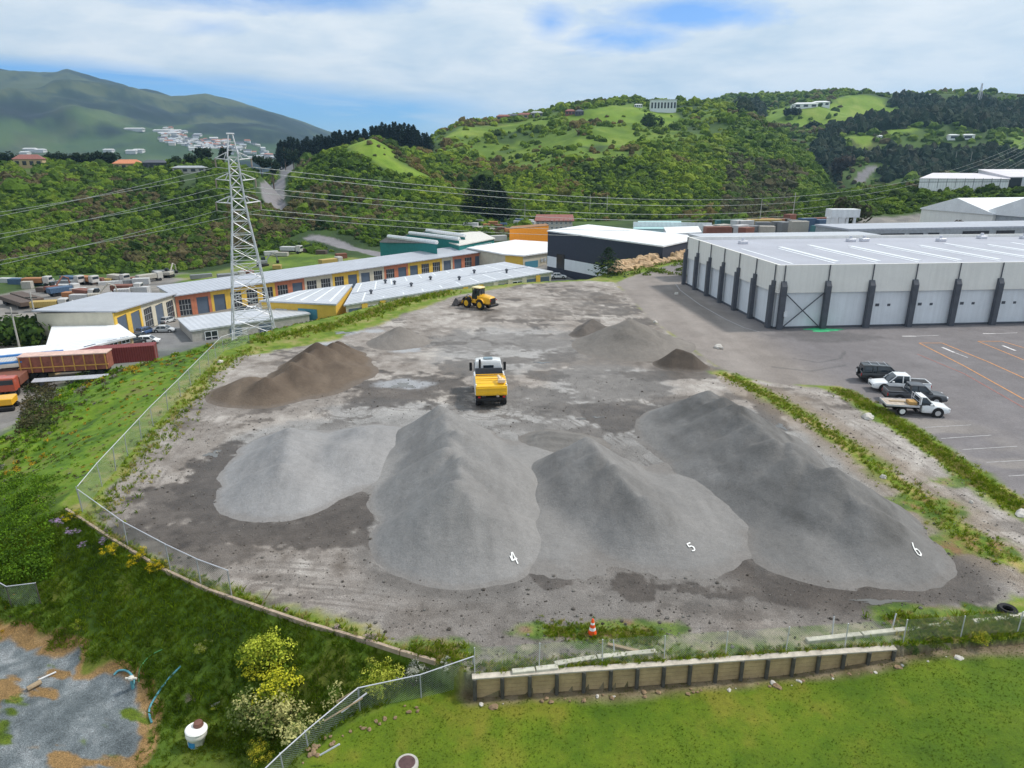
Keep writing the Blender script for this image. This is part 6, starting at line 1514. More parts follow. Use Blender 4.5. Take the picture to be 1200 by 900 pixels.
def fence(label, pts, h=1.7, rail=True, mesh=True, name='chain_link_fence', postm=None, step=None, lean=0.0, r=.03):
    """pts world xyz ground points"""
    pts = [Vector(p) for p in pts]; o = pts[0]; t = thing(name, label, 'fence', o)
    if step:
        q = [pts[0]]
        for a, b in zip(pts[:-1], pts[1:]):
            n = max(1, round((b - a).length / step))
            for i in range(1, n + 1): q.append(a.lerp(b, i / n))
        pts = q
    for p in pts:
        lx = random.uniform(-lean, lean); MB().tube([(p.x - o.x, p.y - o.y, p.z - o.z - .3), (p.x - o.x + lx, p.y - o.y + lx * .5, p.z - o.z + h)], r, 7).build('post', postm or mgalvd, t)
    for a, b in zip(pts[:-1], pts[1:]):
        d = b - a; L_ = math.hypot(d.x, d.y)
        if rail: MB().tube([(a.x - o.x, a.y - o.y, a.z - o.z + h), (b.x - o.x, b.y - o.y, b.z - o.z + h)], r * .8, 6).build('rail', mgalv, t)
        if mesh:
            m_ = MB().add([(0, 0, .03), (L_, 0, .03 + d.z), (L_, 0, h + d.z), (0, 0, h)], [(0, 1, 2, 3)]).build('wire_mesh', mchain, t, loc=(a.x - o.x, a.y - o.y, a.z - o.z), rz=math.atan2(d.y, d.x))
    return t
def gp(u, v, z=None): 
    if z is not None: return G(u, v, z)
    return hit(u, v)
def rimline(l): return [G(u, v, 0) for u, v in l]
fence('chain-link fence along the left rim of the yard above the green slope', rimline([(97, 600), (120, 570), (150, 535), (180, 500), (212, 466), (245, 430), (262, 412), (292, 402)]), 1.7, True, True, lean=.08, step=3.2)
fence('low galvanised fence from the left corner of the yard to the yellow bushes', rimline([(97, 600), (150, 640), (200, 668), (236, 686), (272, 700)]), 1.5, True, True, lean=.05)
pts = [front(s) + Vector((0, .18, 0)) for s in np.linspace(0, 1.0, 10)]
fence('wire fence with thin pale posts standing on the retaining wall', pts + [Vector((26, 25.6, .05)), Vector((30, 26.2, 0))], 1.25, False, True, postm=mgalv, lean=.06, r=.025)
# leaning and fallen wire posts behind it
for i, (u, v, a, l_) in enumerate([(305, 712, 30, 1.1), (720, 768, 95, .8), (975, 745, 85, 1.1), (1045, 738, 70, .9)]):
    x, y, _ = G(u, v); tag(MB().tube([(0, 0, 0), (math.cos(R(a)) * l_ * .6, .2, l_ * .8)], .03, 6).build('leaning_stake', mtimber if i < 1 else mgalv, loc=(x, y, 0)), ['pale stick leaning over the edging timber', 'white stake leaning behind the middle of the retaining wall', 'white stake leaning left of the pale concrete edging', 'short stake beside the pale concrete edging'][i], 'stake')
# side fence from the wall corner down to the bottom edge, with tangled rails
c = [G(556, 800, -1.2), G(494, 818, -1.1), G(420, 832, -1.5)]
c2 = [hit(420, 836), hit(372, 868), hit(330, 890)]
fence('sagging wire fence between the wall corner and the gorse bushes', [Vector(G(556, 800, -.9)), Vector(G(494, 822, -1.2)), Vector(G(422, 838, -1.3))], 1.35, True, True, lean=.05)
fence('tangled chain-link fence running down to the bottom edge beside the lawn', [Vector(G(422, 838, -1.3)), Vector(G(364, 888, -1.6)), Vector(G(335, 915, -1.8)), Vector(G(300, 950, -2.0))], 1.35, True, True, lean=.10)
fence('wire fence fragment at the left edge below the green slope', [Vector((a[0], a[1], a[2])) for a in (hit(-25, 690), hit(14, 712), hit(48, 708))], 1.3, True, True, postm=mdtimber, lean=.05)
for i, (a, b) in enumerate([((395, 822), (418, 808)), ((400, 835), (430, 812)), ((380, 845), (425, 818)), ((375, 885), (398, 872))]):
    A_, B_ = Vector(G(*a, -.6)), Vector(G(*b, -.2)); tag(MB().tube([(0, 0, 0), tuple(B_ - A_)], .035, 6).build('loose_rail', mgalv if i % 2 else mtimber, loc=A_), ['pale rail sticking up left of the fence knot', 'second loose rail in the fence knot by the gorse', 'long loose rail crossing the fence knot', 'weathered batten on the debris beside the lawn'][i], 'loose rail')
# pale concrete edging strips behind the fence
for i, l in enumerate([[(650, 780), (700, 772), (770, 765)], [(945, 752), (1010, 745), (1115, 733)], [(1140, 730), (1170, 727), (1215, 720)], [(600, 789), (628, 786), (655, 783)]]):
    for j, (a, b) in enumerate(zip(l[:-1], l[1:])):
        A_, B_ = Vector(G(*a, .02)), Vector(G(*b, .02)); d = B_ - A_
        tag(MB().bbox(0, d.length - .05, -.13, .13, -.05, .14, .02).build('concrete_edging', mat('pale_concrete', (.50, .48, .40), .85, amt=.25, scale=3, bump=.3), loc=A_, rz=math.atan2(d.y, d.x)), f"pale concrete edging {['behind the cone end of the retaining wall', 'behind the right end of the retaining wall', 'near the dark tyre', 'at the left end of the retaining wall'][i]}, {'left' if j == 0 else 'right'} length", 'concrete edging', 'pale concrete edging strips')
tag(MB().box(-.85, .85, -.08, .08, -.05, .06).build('timber_plank', mtimber, loc=(*G(735, 762)[:2], .06), rz=R(-20)), 'loose pale plank lying behind the retaining wall right of the cone', 'plank')

# ------------------------------------------------------------------ rocks
def rock(name, label, loc, s, m, group=None, cat='rock', squash=.7):
    import mathutils
    bm_v = []; n = 9; mvals = []
    vs = []; fs = []
    sx, sy = s * random.uniform(.8, 1.25), s * random.uniform(.7, 1.1)
    sd_ = random.random() * 50
    for i in range(7):
        ph = math.pi * i / 6
        for j in range(n):
            th = 2 * math.pi * j / n
            r_ = 1 + .45 * (mathutils.noise.noise(Vector((math.cos(th) * math.sin(ph) * 1.3 + sd_, math.sin(th) * math.sin(ph) * 1.3, math.cos(ph) * 1.3))))
            vs.append((sx * r_ * math.sin(ph) * math.cos(th), sy * r_ * math.sin(ph) * math.sin(th), s * squash * r_ * math.cos(ph)))
    for i in range(6):
        for j in range(n): fs.append((i * n + j, i * n + (j + 1) % n, (i + 1) * n + (j + 1) % n, (i + 1) * n + j))
    o = MB().add(vs, fs).build(name, m, loc=loc, rz=random.uniform(0, 6)); return tag(o, label, cat, group)
mdirt = mat('clay_lump', (.26, .18, .11), .95, amt=.4, scale=4, bump=.5)
mrock = mat('tan_rock', (.46, .32, .19), .9, amt=.35, scale=1.2, bump=.5); mrock2 = mat('pale_rock', (.52, .49, .45), .9, amt=.25, scale=3, bump=.5)
i = 0
for u in np.arange(722, 815, 6.5):
    for row in (0, 1):
        v = np.interp(u, [722, 760, 812], [318, 310, 301]) - row * 5; x, y, z = G(u + row * 3, v, .2); s = 1.0 + .6 * random.random()
        rock('boulder', 'tan boulder in the rough rock bank below the navy warehouse', (x, y, .1 + row * .5), s, mrock, 'tan boulders of the rock bank')
for k, (u, v, s, lab) in enumerate([(1198, 604, .38, 'white rock on the gravel at the right edge of the photo'), (1017, 490, .5, 'pale flat rock beside the grass strip near the pickups'), (1035, 560, .25, 'small pale stone among weeds beside pile six'), (842, 648 - 240, .5, 'whitish lump on the sealed road near the warehouse'), (768, 378, .35, 'small white lump at the road edge'), (793, 345, .45, 'pale lump on the sealed road by the warehouse corner'), (258, 425, .35, 'cream stone at the bend of the left fence'), (1138, 589, .15, 'tiny white stone on the rough track')]):
    x, y, z = G(u, v); rock('rock', lab, (x, y, .05), s, mrock2)
for k in range(50):  # concrete spill and stones at the foot of the wall
    s = random.random(); p = front(s * .9); rock('stone', 'pale stone at the foot of the retaining wall', (p.x + random.uniform(-.1, .1), p.y - .42 - random.random() * .35, -1.02 + .75 * float(sst(11, 20, p.x)) + .02), random.uniform(.03, .11) * (1 + (k % 7 == 0)), mrock2 if k % 3 == 0 else mdirt, 'stones along the foot of the wall', 'stone', .5)
for k in range(26):
    t_ = random.random(); a = Vector(G(490, 835, -1.15)); b = Vector(G(350, 900, -1.4)); p = a.lerp(b, t_); z = Hs(p.x, p.y); rock('stone', 'brown rubble lump along the fence beside the lawn', (p.x + random.uniform(-.5, .3), p.y + random.uniform(-.2, .4), z + .03), random.uniform(.04, .12), mdirt, 'rubble along the tangled fence', 'stone', .6)

# ------------------------------------------------------------------ foliage
def unit_ico(sub):
    import bmesh
    bm = bmesh.new(); bmesh.ops.create_icosphere(bm, subdivisions=sub, radius=1); V = np.array([v.co[:] for v in bm.verts]); F = np.array([[v.index for v in f.verts] for f in bm.faces]); bm.free(); return V, F
IV, IF = unit_ico(2)
def blob_field(pos, size, col, variants=8, squash=.8, jag=.55, seed=1, name='bush_cover', flat=False):
    """many irregular shrubs merged into one mesh; pos (n,3), size (n,), col (n,3)"""
    r_ = np.random.default_rng(seed); Vs = []
    for k in range(variants):
        d = 1 + jag * (r_.random(len(IV)) - .45) + .25 * np.sin(IV[:, 0] * 3 + k) * np.cos(IV[:, 1] * 2.5 + 2 * k)
        Vs.append(IV * d[:, None])
    Vs = np.array(Vs); n = len(pos); vi = r_.integers(0, variants, n); an = r_.random(n) * 6.283
    base = Vs[vi]; ca, sa = np.cos(an)[:, None], np.sin(an)[:, None]
    X = base[:, :, 0] * ca - base[:, :, 1] * sa; Y = base[:, :, 0] * sa + base[:, :, 1] * ca; Z = base[:, :, 2] * squash
    sx = (size * r_.uniform(.8, 1.25, n))[:, None]; sz = (size * r_.uniform(.75, 1.3, n))[:, None]
    V = np.stack([X * sx + pos[:, 0:1], Y * sx + pos[:, 1:2], Z * sz + pos[:, 2:3]], -1)
    C = np.repeat(col[:, None, :], len(IV), 1) * (1 + .35 * (r_.random((n, len(IV), 1)) - .5))
    F = IF[None] + (np.arange(n) * len(IV))[:, None, None]
    return np_obj(name, V.reshape(-1, 3), F.reshape(-1, 3), VEGB, col=C.reshape(-1, 3), smooth=flat)
def leaf_field(pos, size, col, leaves=24, leaf=.18, seed=2, name='shrubs', squash=.7, up=0.0, parent=None, spread=1.0, hollow=.55, colvar=.35, aspect=1.0):
    """clusters of small leaf faces; one cluster per position"""
    r_ = np.random.default_rng(seed); n = len(pos)
    d = r_.normal(size=(n, leaves, 3)); d /= np.linalg.norm(d, axis=2, keepdims=True); rad = (hollow + (1 - hollow) * r_.random((n, leaves, 1))) 
    d[:, :, 2] = np.abs(d[:, :, 2]) * 1.0 - .15
    c = d * rad * size[:, None, None] * np.array([spread, spread, squash])
    nrm = d + r_.normal(size=d.shape) * .6; nrm[:, :, 2] += up; nrm /= np.linalg.norm(nrm, axis=2, keepdims=True)
    a = np.cross(nrm, r_.normal(size=d.shape)); a /= np.linalg.norm(a, axis=2, keepdims=True); b = np.cross(nrm, a)
    s = leaf * size[:, None, None] * r_.uniform(.6, 1.4, (n, leaves, 1))
    P = c + pos[:, None, :]
    V = np.stack([P - a * s, P - b * s * .6 * aspect, P + a * s, P + b * s * .6 * aspect], 2)
    C = np.repeat(np.repeat(col[:, None, None, :], leaves, 1), 4, 2) * (1 + colvar * (r_.random((n, leaves, 1, 1)) - .5) * 2)
    C = C * (0.75 + .25*1)
    F = np.arange(n * leaves * 4).reshape(-1, 4)
    return np_obj(name, V.reshape(-1, 3), F, VEG, col=np.clip(C.reshape(-1, 3), 0, 1), parent=parent)
def blades(pos, h, col, k=5, seed=3, name='grass', w=.02, lean=.5):
    r_ = np.random.default_rng(seed); n = len(pos)
    an = r_.random((n, k)) * 6.283; ln = r_.random((n, k)) * lean; off = r_.normal(size=(n, k, 2)) * .06 * (h[:, None, None] / .3)
    bx = pos[:, None, 0] + off[:, :, 0]; by = pos[:, None, 1] + off[:, :, 1]; bz = np.repeat(pos[:, None, 2], k, 1) - .02
    hh = h[:, None] * r_.uniform(.6, 1.3, (n, k)); dx, dy = np.cos(an), np.sin(an)
    ww = w * h[:, None] / .3
    b0 = np.stack([bx - dy * ww, by + dx * ww, bz], -1); b1 = np.stack([bx + dy * ww, by - dx * ww, bz], -1)
    m0 = np.stack([bx + dx * ln * hh * .35 - dy * ww * .7, by + dy * ln * hh * .35 + dx * ww * .7, bz + hh * .6], -1); m1 = np.stack([bx + dx * ln * hh * .35 + dy * ww * .7, by + dy * ln * hh * .35 - dx * ww * .7, bz + hh * .6], -1)
    tp = np.stack([bx + dx * ln * hh, by + dy * ln * hh, bz + hh], -1)
    V = np.stack([b0, b1, m1, tp, m0], 2).reshape(-1, 3); F = np.arange(len(V)).reshape(-1, 5)
    C = np.repeat(np.repeat(col[:, None, None, :], k, 1), 5, 2) * (1 + .5 * (r_.random((n, k, 1, 1)) - .5))
    return np_obj(name, V, F, VEG, col=C.reshape(-1, 3))
def pick(t, cols):
    t = np.clip(t, 0, .9999) * (len(cols) - 1); cols = np.array(cols); i = t.astype(int); f = (t - i)[:, None]; return cols[i] * (1 - f) + cols[i + 1] * f
def inpoly(x, y, polys):
    m = np.zeros(len(x), bool)
    for P in polys: m |= poly_sd(x, y, P) < 0
    return m
# --- bush on the valley sides and hills
N = 120000
aa = rng.uniform(R(-50), R(50), N); rr = np.exp(rng.uniform(math.log(190), math.log(1350), N))
x = rr * np.sin(aa); y = rr * np.cos(aa); z = H(x, y)
dI = poly_sd(x, y, IND); gr = inpoly(x, y, GRASSH + INDGRASS); road = np.minimum.reduce([line_d(x, y, P) for P in ROADP])
e = 3.0
zn = H(x, y + e)
onhill = np.zeros(N, bool); aaz = np.arctan2(x, y)
for L in LAYERS[:6]:
    rb = np.interp(aaz, L['A'], L['RB']); onhill |= (rr > rb - 2) & (aaz > L['A'][0] - .03) & (aaz < L['A'][-1] + .03)
dens = fbm(x / 60, y / 60, 301, 4); n4 = fbm(x / 25, y / 25, 302, 4); n5 = fbm(x / 150, y / 150, 303, 4)
inpine = inpoly(x, y, PINEM)
keep = onhill & (dI > 3) & (road > 9) & (rng.random(N) < np.where(gr, .035, 1.0)) & (rng.random(N) < np.where((rr > 600) & ~inpine, .75, 1))
# the upper part of the main hill is pasture with scattered scrub
MH = HP([(500, 170), (560, 148), (650, 134), (740, 122), (830, 128), (860, 140), (800, 165), (740, 180), (650, 190), (560, 178), (520, 180)])
MHsd = poly_sd(x, y, MH)
keep &= ~((MHsd < 10) & (rng.random(N) > np.where(dens > .53, .55, .12)))
L4Z = (rr > 560) & (aaz > az(990, 150)) & ~inpine
for (hu, hv, hw_) in ((165, 196, 20), (34, 198, 9), (222, 203, 10)):
    hx, hy, hz = hit(hu, hv, 100); hr_ = math.hypot(hx, hy); keep &= ~((aaz > az(hu - hw_, hv)) & (aaz < az(hu + hw_, hv)) & (rr > hr_ - 55) & (rr < hr_ + 14))
keep &= ~(L4Z & (rng.random(N) > .35))
x, y, z, rr, n4, n5, dens, inpine, aaz = [q[keep] for q in (x, y, z, rr, n4, n5, dens, inpine, aaz)]
t = n4 * .35 + n5 * .25 + rng.random(len(x)) * .4
col = pick((t - .22) / .56, [(.020, .042, .008), (.046, .088, .010), (.085, .150, .012), (.14, .205, .018), (.11, .155, .04)])
brown = (fbm(x / 35, y / 35, 310, 4) > .58) & (rng.random(len(x)) < .55)
col[brown] = pick(rng.random(brown.sum()), [(.065, .058, .026), (.12, .098, .045), (.095, .11, .035)])
mh = (rr < 900) & (rr > 330) & (aaz > az(480, 200)) & (aaz < az(850, 200)) & ~inpine
col[mh] *= np.array([1.28, 1.18, .8])
# greyer, browner face on the right shoulder of the main hill
rs = (aaz > az(850, 200)) & (aaz < az(935, 200)) & (rr < 560) & (rng.random(len(x)) < .7)
col[rs] = pick(rng.random(rs.sum()), [(.045, .050, .022), (.085, .075, .035), (.06, .085, .025)])
col[inpine] = pick(rng.random(inpine.sum()), [(.012, .026, .014), (.022, .042, .020), (.040, .045, .028)])
size = np.clip(.0028 * rr, .75, 2.8) * np.exp(rng.normal(0, .38, len(x))); size[inpine] = np.minimum(size[inpine] * 1.35, 5.0)
tall = rng.random(len(x)) < .05; size[tall] *= 1.4; size = np.minimum(size, 5.5)
pos = np.stack([x, y, z + size * .22], 1)
NB = (rr < 330)
for nm, m in (('bush_cover', NB & (aaz < az(352, 260))), ('bush_cover', NB & (aaz >= az(352, 260)) | ((rr >= 330) & ~inpine & (rr < 560))), ('bush_cover', (rr >= 560) & ~inpine), ('pine_forest', inpine)):
    if m.sum() == 0: continue
    o = blob_field(pos[m], size[m], col[m], seed=int(m.sum()) % 100, squash=1.35 if nm == 'pine_forest' else .85, name=nm)
    tag(o, {'pine_forest': 'dark pine forest covering the right-hand hillside'}.get(nm, ''), 'forest' if nm == 'pine_forest' else 'bush', kind='stuff')
lbl = ['dense mixed green bush on the left valley side', 'native bush covering the middle and main green hills', 'scrub scattered over the far pasture hills']
k = 0
for o in [o for o in COL.objects if o.name.startswith('bush_cover')]: o['label'] = lbl[min(k, 2)]; k += 1
# leafy sprays over the nearer bush so that it does not read as blobs
m = rr < 700
xs, ys, zs, ss, cs = x[m], y[m], z[m], size[m], col[m]
o = leaf_field(np.stack([xs, ys, zs + ss * .35], 1), ss * 1.12, cs * 1.15, leaves=17, leaf=.22, name='bush_foliage', squash=.95, hollow=.85, colvar=.45)
tag(o, 'leafy tops of the bush on the nearer hillsides', 'bush', kind='stuff')

# --- individual trees
def conifer(h, w_, trunkm, cols, seed, layers=16, dense=1.0):
    r_ = np.random.default_rng(seed); V = []; C = []
    for k in range(int(420 * dense)):
        t_ = r_.random() ** .8; z = h * (.10 + .88 * t_); rad = w_ * (1 - t_) ** .75 * r_.uniform(.35, 1.08) + .15; a = r_.random() * 6.283
        s = h * .055 * (1.2 - .6 * t_) * r_.uniform(.7, 1.4); c = np.array([rad * math.cos(a), rad * math.sin(a), z - rad * .15])
        out = np.array([math.cos(a), math.sin(a), r_.uniform(-.3, .5)]); side = np.array([-math.sin(a), math.cos(a), r_.uniform(-.4, .4)])
        V += [c - side * s * .7, c + out * s * 1.1 - side * s * .1, c + side * s * .7, c - out * s * .7 + np.array([0, 0, s * .5])]
        cc = np.array(cols[r_.integers(len(cols))]) * r_.uniform(.7, 1.3); C += [cc] * 4
    return np.array(V), np.arange(len(V)).reshape(-1, 4), np.array(C)
def broad(h, w_, cols, seed, n=520):
    r_ = np.random.default_rng(seed); V = []; C = []
    lob = [(r_.normal(0, w_ * .33), r_.normal(0, w_ * .33), h * r_.uniform(.45, .8), w_ * r_.uniform(.3, .5)) for _ in range(8)]
    for k in range(n):
        lx, ly, lz, lr = lob[r_.integers(8)]; d = r_.normal(size=3); d /= np.linalg.norm(d); c = np.array([lx, ly, lz]) + d * lr * r_.uniform(.6, 1.1)
        a = np.cross(d, r_.normal(size=3)); a /= np.linalg.norm(a); b = np.cross(d + r_.normal(size=3) * .4, a); s = w_ * .085 * r_.uniform(.6, 1.5)
        V += [c - a * s, c - b * s, c + a * s, c + b * s]; cc = np.array(cols[r_.integers(len(cols))]) * r_.uniform(.75, 1.25); C += [cc] * 4
    return np.array(V), np.arange(len(V)).reshape(-1, 4), np.array(C)
mbark = mat('bark', (.12, .09, .07), .9, amt=.3, bump=.3)
def tree(name, label, cat, loc, h, w_, kind, cols, seed, group=None, dense=1.0):
    t = thing(name, label, cat, loc, random.random() * 6, group)
    V, F, C = conifer(h, w_, None, cols, seed, dense=dense) if kind == 'c' else broad(h, w_, cols, seed, int(520 * dense))
    np_obj('crown', V, F, VEG, col=C, parent=t)
    tr = MB().tube([(0, 0, -.5), (0, 0, h * .5), (0, 0, h * .92)], h * .022, 7, r1=h * .004)
    for k in range(5):
        a = k * 1.3; z_ = h * (.3 + .1 * k); tr.tube([(0, 0, z_), (w_ * .5 * math.cos(a), w_ * .5 * math.sin(a), z_ + h * .08)], h * .008, 5, r1=.02)
    tr.build('trunk', mbark, t); return t
DK = [(.012, .028, .014), (.020, .040, .018), (.030, .050, .022)]
MG = [(.030, .062, .014), (.05, .10, .018), (.075, .13, .022)]
PG = 'pines along the ridge behind the grassy knoll'
pr_ = [tree('pine_tree', 'dark pine in the row on the ridge behind the grassy knoll', 'pine tree', (0, 0, 0), 17 + 2 * k, 5.5, 'c', DK, 60 + k, PG, 1.2) for k in range(4)]
first = [True] * 4
for i in range(90):
    u = np.interp(i / 90, [0, .12, 1], [328, 345, 508]) + random.uniform(-2, 2)
    row = i % 3
    vb = np.interp(u, [328, 345, 380, 405, 430, 460, 490, 510], [196, 190, 184, 178, 172, 170, 176, 184]) + [0, -2, 3][row]
    d = 600 + row * 8
    top = np.interp(u, [328, 340, 352, 372, 400, 425, 440, 450, 480, 495, 505, 510], [165, 160, 163, 158, 153, 152, 147, 143, 144, 152, 158, 172]) + random.uniform(-2, 4)
    X_, Y_, Z_ = DP(u, vb, d); gz = Hs(X_, Y_); tz = DP(u, top, d)[2]; h_ = max(8, tz - gz); k = i % 4; s_ = h_ / (17 + 2 * k)
    if first[k]: first[k] = False; o = pr_[k]; o.location = (X_, Y_, gz - .3); o.scale = (max(s_, .8), max(s_, .8), s_)
    else: dup(pr_[k], (X_, Y_, gz - .3), random.random() * 6, sc_=(max(s_, .8), max(s_, .8), s_))
# left ridge trees, dark clump on the hill, lone conifers
LT = [(236, 190, 172, 8, 'large round dark tree on the left ridge near the pylon'), (263, 190, 171, 6, 'tall dark tree just left of the pylon top'), (228, 194, 181, 6, 'low dark tree left of the large round one'), (305, 188, 180, 6, 'small dark tree on the ridge right of the pylon'), (318, 190, 178, 6, 'dark tree where the hill road disappears'), (60, 192, 180, 7, 'dark tree behind the maroon-roofed ridge house'), (72, 192, 179, 7, 'second dark tree on the ridge right of the maroon roof'), (86, 192, 180, 7, 'third dark tree on the left ridge'), (100, 192, 180, 7, 'fourth dark tree on the left ridge'), (112, 192, 178, 7, 'fifth dark tree on the left ridge, left of the salmon roofs'), (122, 193, 178, 7, 'dark tree second left of the salmon-roofed house'), (132, 193, 178, 7, 'dark tree immediately left of the salmon-roofed house'), (10, 192, 180, 7, 'dark tree at the far left end of the ridge'), (205, 196, 184, 6, 'dark tree right of the salmon-roofed house'), (335, 200, 168, 6, 'dark tree at the left foot of the pine ridge'), (345, 204, 170, 7, 'bushy dark tree beside the hill road')]
for i, (u, vb, vt, w_, lab) in enumerate(LT):
    X_, Y_, Z_ = hit(u, vb, 200) if Hs(*hit(u, vb, 200)[:2]) > -30 else DP(u, vb, 430)
    if math.hypot(X_, Y_) > 900: X_, Y_, Z_ = DP(u, vb, 430); Z_ = Hs(X_, Y_)
    h_ = max(6, DP(u, vt, Y_)[2] - Z_); tree('dark_tree', lab, 'tree', (X_, Y_, Z_ - .3), h_, w_ * .9, 'b', DK, 90 + i, dense=1.3)
for i, (u, vb, vt, w_, kd, cl, lab, dm) in enumerate([(556, 252, 208, 9, 'c', DK, 'leftmost dark pine of the dark clump on the hillside', 200), (565, 256, 203, 11, 'c', DK, 'tallest dark pine in the middle of the hillside clump', 200), (574, 256, 206, 11, 'c', DK, 'dark pine right of the tallest one in the hillside clump', 200), (584, 258, 210, 10, 'c', DK, 'broad dark pine at the right of the hillside clump', 200), (590, 259, 222, 7, 'c', DK, 'rightmost lower pine of the hillside clump', 200),
      (712, 322, 287, 3.8, 'c', [(.020, .045, .022), (.035, .06, .03)], 'dark green conifer at the rock bank beyond the yard', 60), (703, 322, 299, 2.4, 'c', [(.020, .045, .022), (.035, .06, .03)], 'shorter conifer left of the dark one at the rock bank', 60), (831, 276, 254, 3.4, 'c', [(.09, .055, .03), (.06, .05, .03), (.12, .07, .04)], 'reddish brown conifer behind the left corner of the big warehouse', 140),
      (929, 135, 128, 12, 'b', DK, 'round dark tree on the right pasture slope', 500), (953, 152, 144, 12, 'b', DK, 'dark tree lower on the right pasture slope', 500), (985, 212, 181, 13, 'b', [(.055, .045, .035), (.075, .06, .045)], 'large brown-grey tree in front of the pine forest', 300), (968, 200, 186, 9, 'b', DK, 'dark round tree left of the brown-grey one', 300), (762, 148, 136, 12, 'b', MG, 'lone tree in the gully below the hilltop building', 500),
      (1122, 276, 256, 3, 'b', [(.14, .11, .085), (.11, .09, .07)], 'bare brownish tree in front of the white gabled shed', 120), (1113, 276, 259, 2.4, 'b', [(.14, .11, .085), (.11, .09, .07)], 'smaller bare tree left of the other by the gabled shed', 120)]):
    if u in (1122, 1113): X_, Y_, Z_ = DP(u, vb, 158); Z_ = 2
    else: X_, Y_, Z_ = hit(u, vb, dm)
    h_ = max(3, DP(u, vt, Y_)[2] - Z_); tree('conifer' if kd == 'c' else 'tree', lab, 'tree', (X_, Y_, Z_ - .3), h_, w_, kd, cl, 140 + i, dense=1.5)
# bushes at the left yard corner
for i, (u, v, s, lab) in enumerate([(8, 405, 4.2, 'round green bush at the left edge before the storage yard'), (35, 402, 4.6, 'large dark green bush left of the white-roofed shed'), (20, 398, 4, 'green bush between the two at the left storage yard'), (885, 272, 4, 'low dark bush in the plant yard'), (902, 272, 3.5, 'second low bush in the plant yard'), (1000, 262, 8, 'brown green bushy tree at the foot of the terrace bank'), (606, 281, 2.6, 'green bush in front of the orange shed'), (624, 280, 2.6, 'second green bush in front of the orange shed')]):
    X_, Y_, Z_ = hit(u, v, 60); t = tree('bush', lab, 'bush', (X_, Y_, Z_ - .6), s * 1.1, s, 'b', MG if i != 5 else [(.06, .06, .03), (.05, .075, .02)], 300 + i, dense=1.2)

# --- scrub and grass on the left slope
N = 26000
u_ = rng.uniform(-0.95, .12, N); rr = np.exp(rng.uniform(math.log(26), math.log(165), N)); x = rr * np.sin(u_); y = rr * np.cos(u_)
dP = poly_sd(x, y, PLAT); dI = poly_sd(x, y, IND); z = H(x, y); bank = (y < 40)
n2 = fbm(x / 6, y / 6, 401, 4); n3 = fbm(x / 2.5, y / 2.5, 402, 3)
sh = line_d(x, y, [(-66, 110), (-60, 128), (-45, 140), (-10, 158), (12, 176), (30, 185)])
keep = (dP > .3) & (dI > 1) & (sh > 9) & (y > 25) & (z < 1) & (rng.random(N) < np.where(n2 > .5, .95, .5)) & ~((y < 36) & (x > -26))
x, y, z, n2, n3, dP = [q[keep] for q in (x, y, z, n2, n3, dP)]
col = pick(rng.random(len(x)) * .6 + n3 * .4, [(.055, .12, .008), (.10, .20, .010), (.16, .26, .014), (.24, .28, .03)])
go = (fbm(x / 9, y / 9, 405, 3) > .50) & (rng.random(len(x)) < .42); col[go] = (.40, .26, .02); go = rng.random(len(x)) < .18; col[go] = (.09, .075, .03)
gyr = rng.random(len(x)) < .06; col[gyr] = (.20, .19, .15)
size = rng.uniform(.15, .5, len(x)) * np.clip(dP / 10, .55, 1.6) * np.clip(np.hypot(x, y) / 70, .7, 1.5)
o = leaf_field(np.stack([x, y, z], 1), size, col, leaves=30, leaf=.22, name='slope_scrub', squash=.75, hollow=.3, seed=11); tag(o, 'low mixed scrub and gorse on the green slope left of the yard', 'scrub', kind='stuff')
# taller bushes low on the slope, bottom left
BL = []
for i in range(420):
    u, v = random.uniform(-60, 75), random.uniform(560, 680)
    if u > 66 - (v - 600) * .1: continue
    p = hit(u, v); 
    if poly_sd(np.array([p[0]]), np.array([p[1]]), PLAT)[0] > 1: BL.append(p)
BL = np.array(BL); cs = pick(rng.random(len(BL)), [(.05, .11, .008), (.09, .18, .010), (.14, .25, .014)])
o = leaf_field(BL + np.array([0, 0, .1]), rng.uniform(.25, .75, len(BL)), cs, leaves=110, leaf=.10, name='hedge_scrub', squash=.9, hollow=.5, seed=12); tag(o, 'thick green bushes at the left edge below the fence corner', 'scrub', kind='stuff')
# brown scrub on the slope near the lorries
BR = np.array([hit(random.uniform(30, 62), random.uniform(445, 500), 50) for _ in range(70)]); o = leaf_field(BR, rng.uniform(.8, 1.5, 70), pick(rng.random(70), [(.07, .075, .03), (.12, .10, .05), (.05, .08, .02)]), leaves=70, leaf=.13, name='brown_scrub', seed=13); tag(o, 'brown and olive scrub at the bottom of the slope by the lorries', 'scrub', kind='stuff')
# --- long grass on the dark bank
N = 52000
x = rng.uniform(-36, 0, N); y = rng.uniform(14, 40, N); dP = poly_sd(x, y, PLAT); dL = poly_sd(x, y, LAWN); dG = poly_sd(x, y, PADG); n2 = fbm(x / 2.5, y / 2.5, 501, 4)
keep = (dP > .1) & (dL > .3) & (dG > .1) & (rng.random(N) < np.where(dP < 5.5, .95, .45)) & (x < -1 - (y < 20) * 3) & (np.hypot(x, y) < 46)
x, y, n2, dP = [q[keep] for q in (x, y, n2, dP)]; z = H(x, y)
col = pick(np.clip(n2 * .7 + rng.random(len(x)) * .3, 0, 1) * 1.1 - .1 + .15 * (dP > 5), [(.055, .10, .005), (.095, .17, .007), (.16, .235, .010), (.24, .26, .025)])
o = blades(np.stack([x, y, z], 1), rng.uniform(.12, .30, len(x)) * np.where(dP > 5, .7, 1.1), col, 7, 21, 'bank_grass', .010, .9); tag(o, 'rank dark green grass on the steep bank at the bottom left', 'grass', kind='stuff')
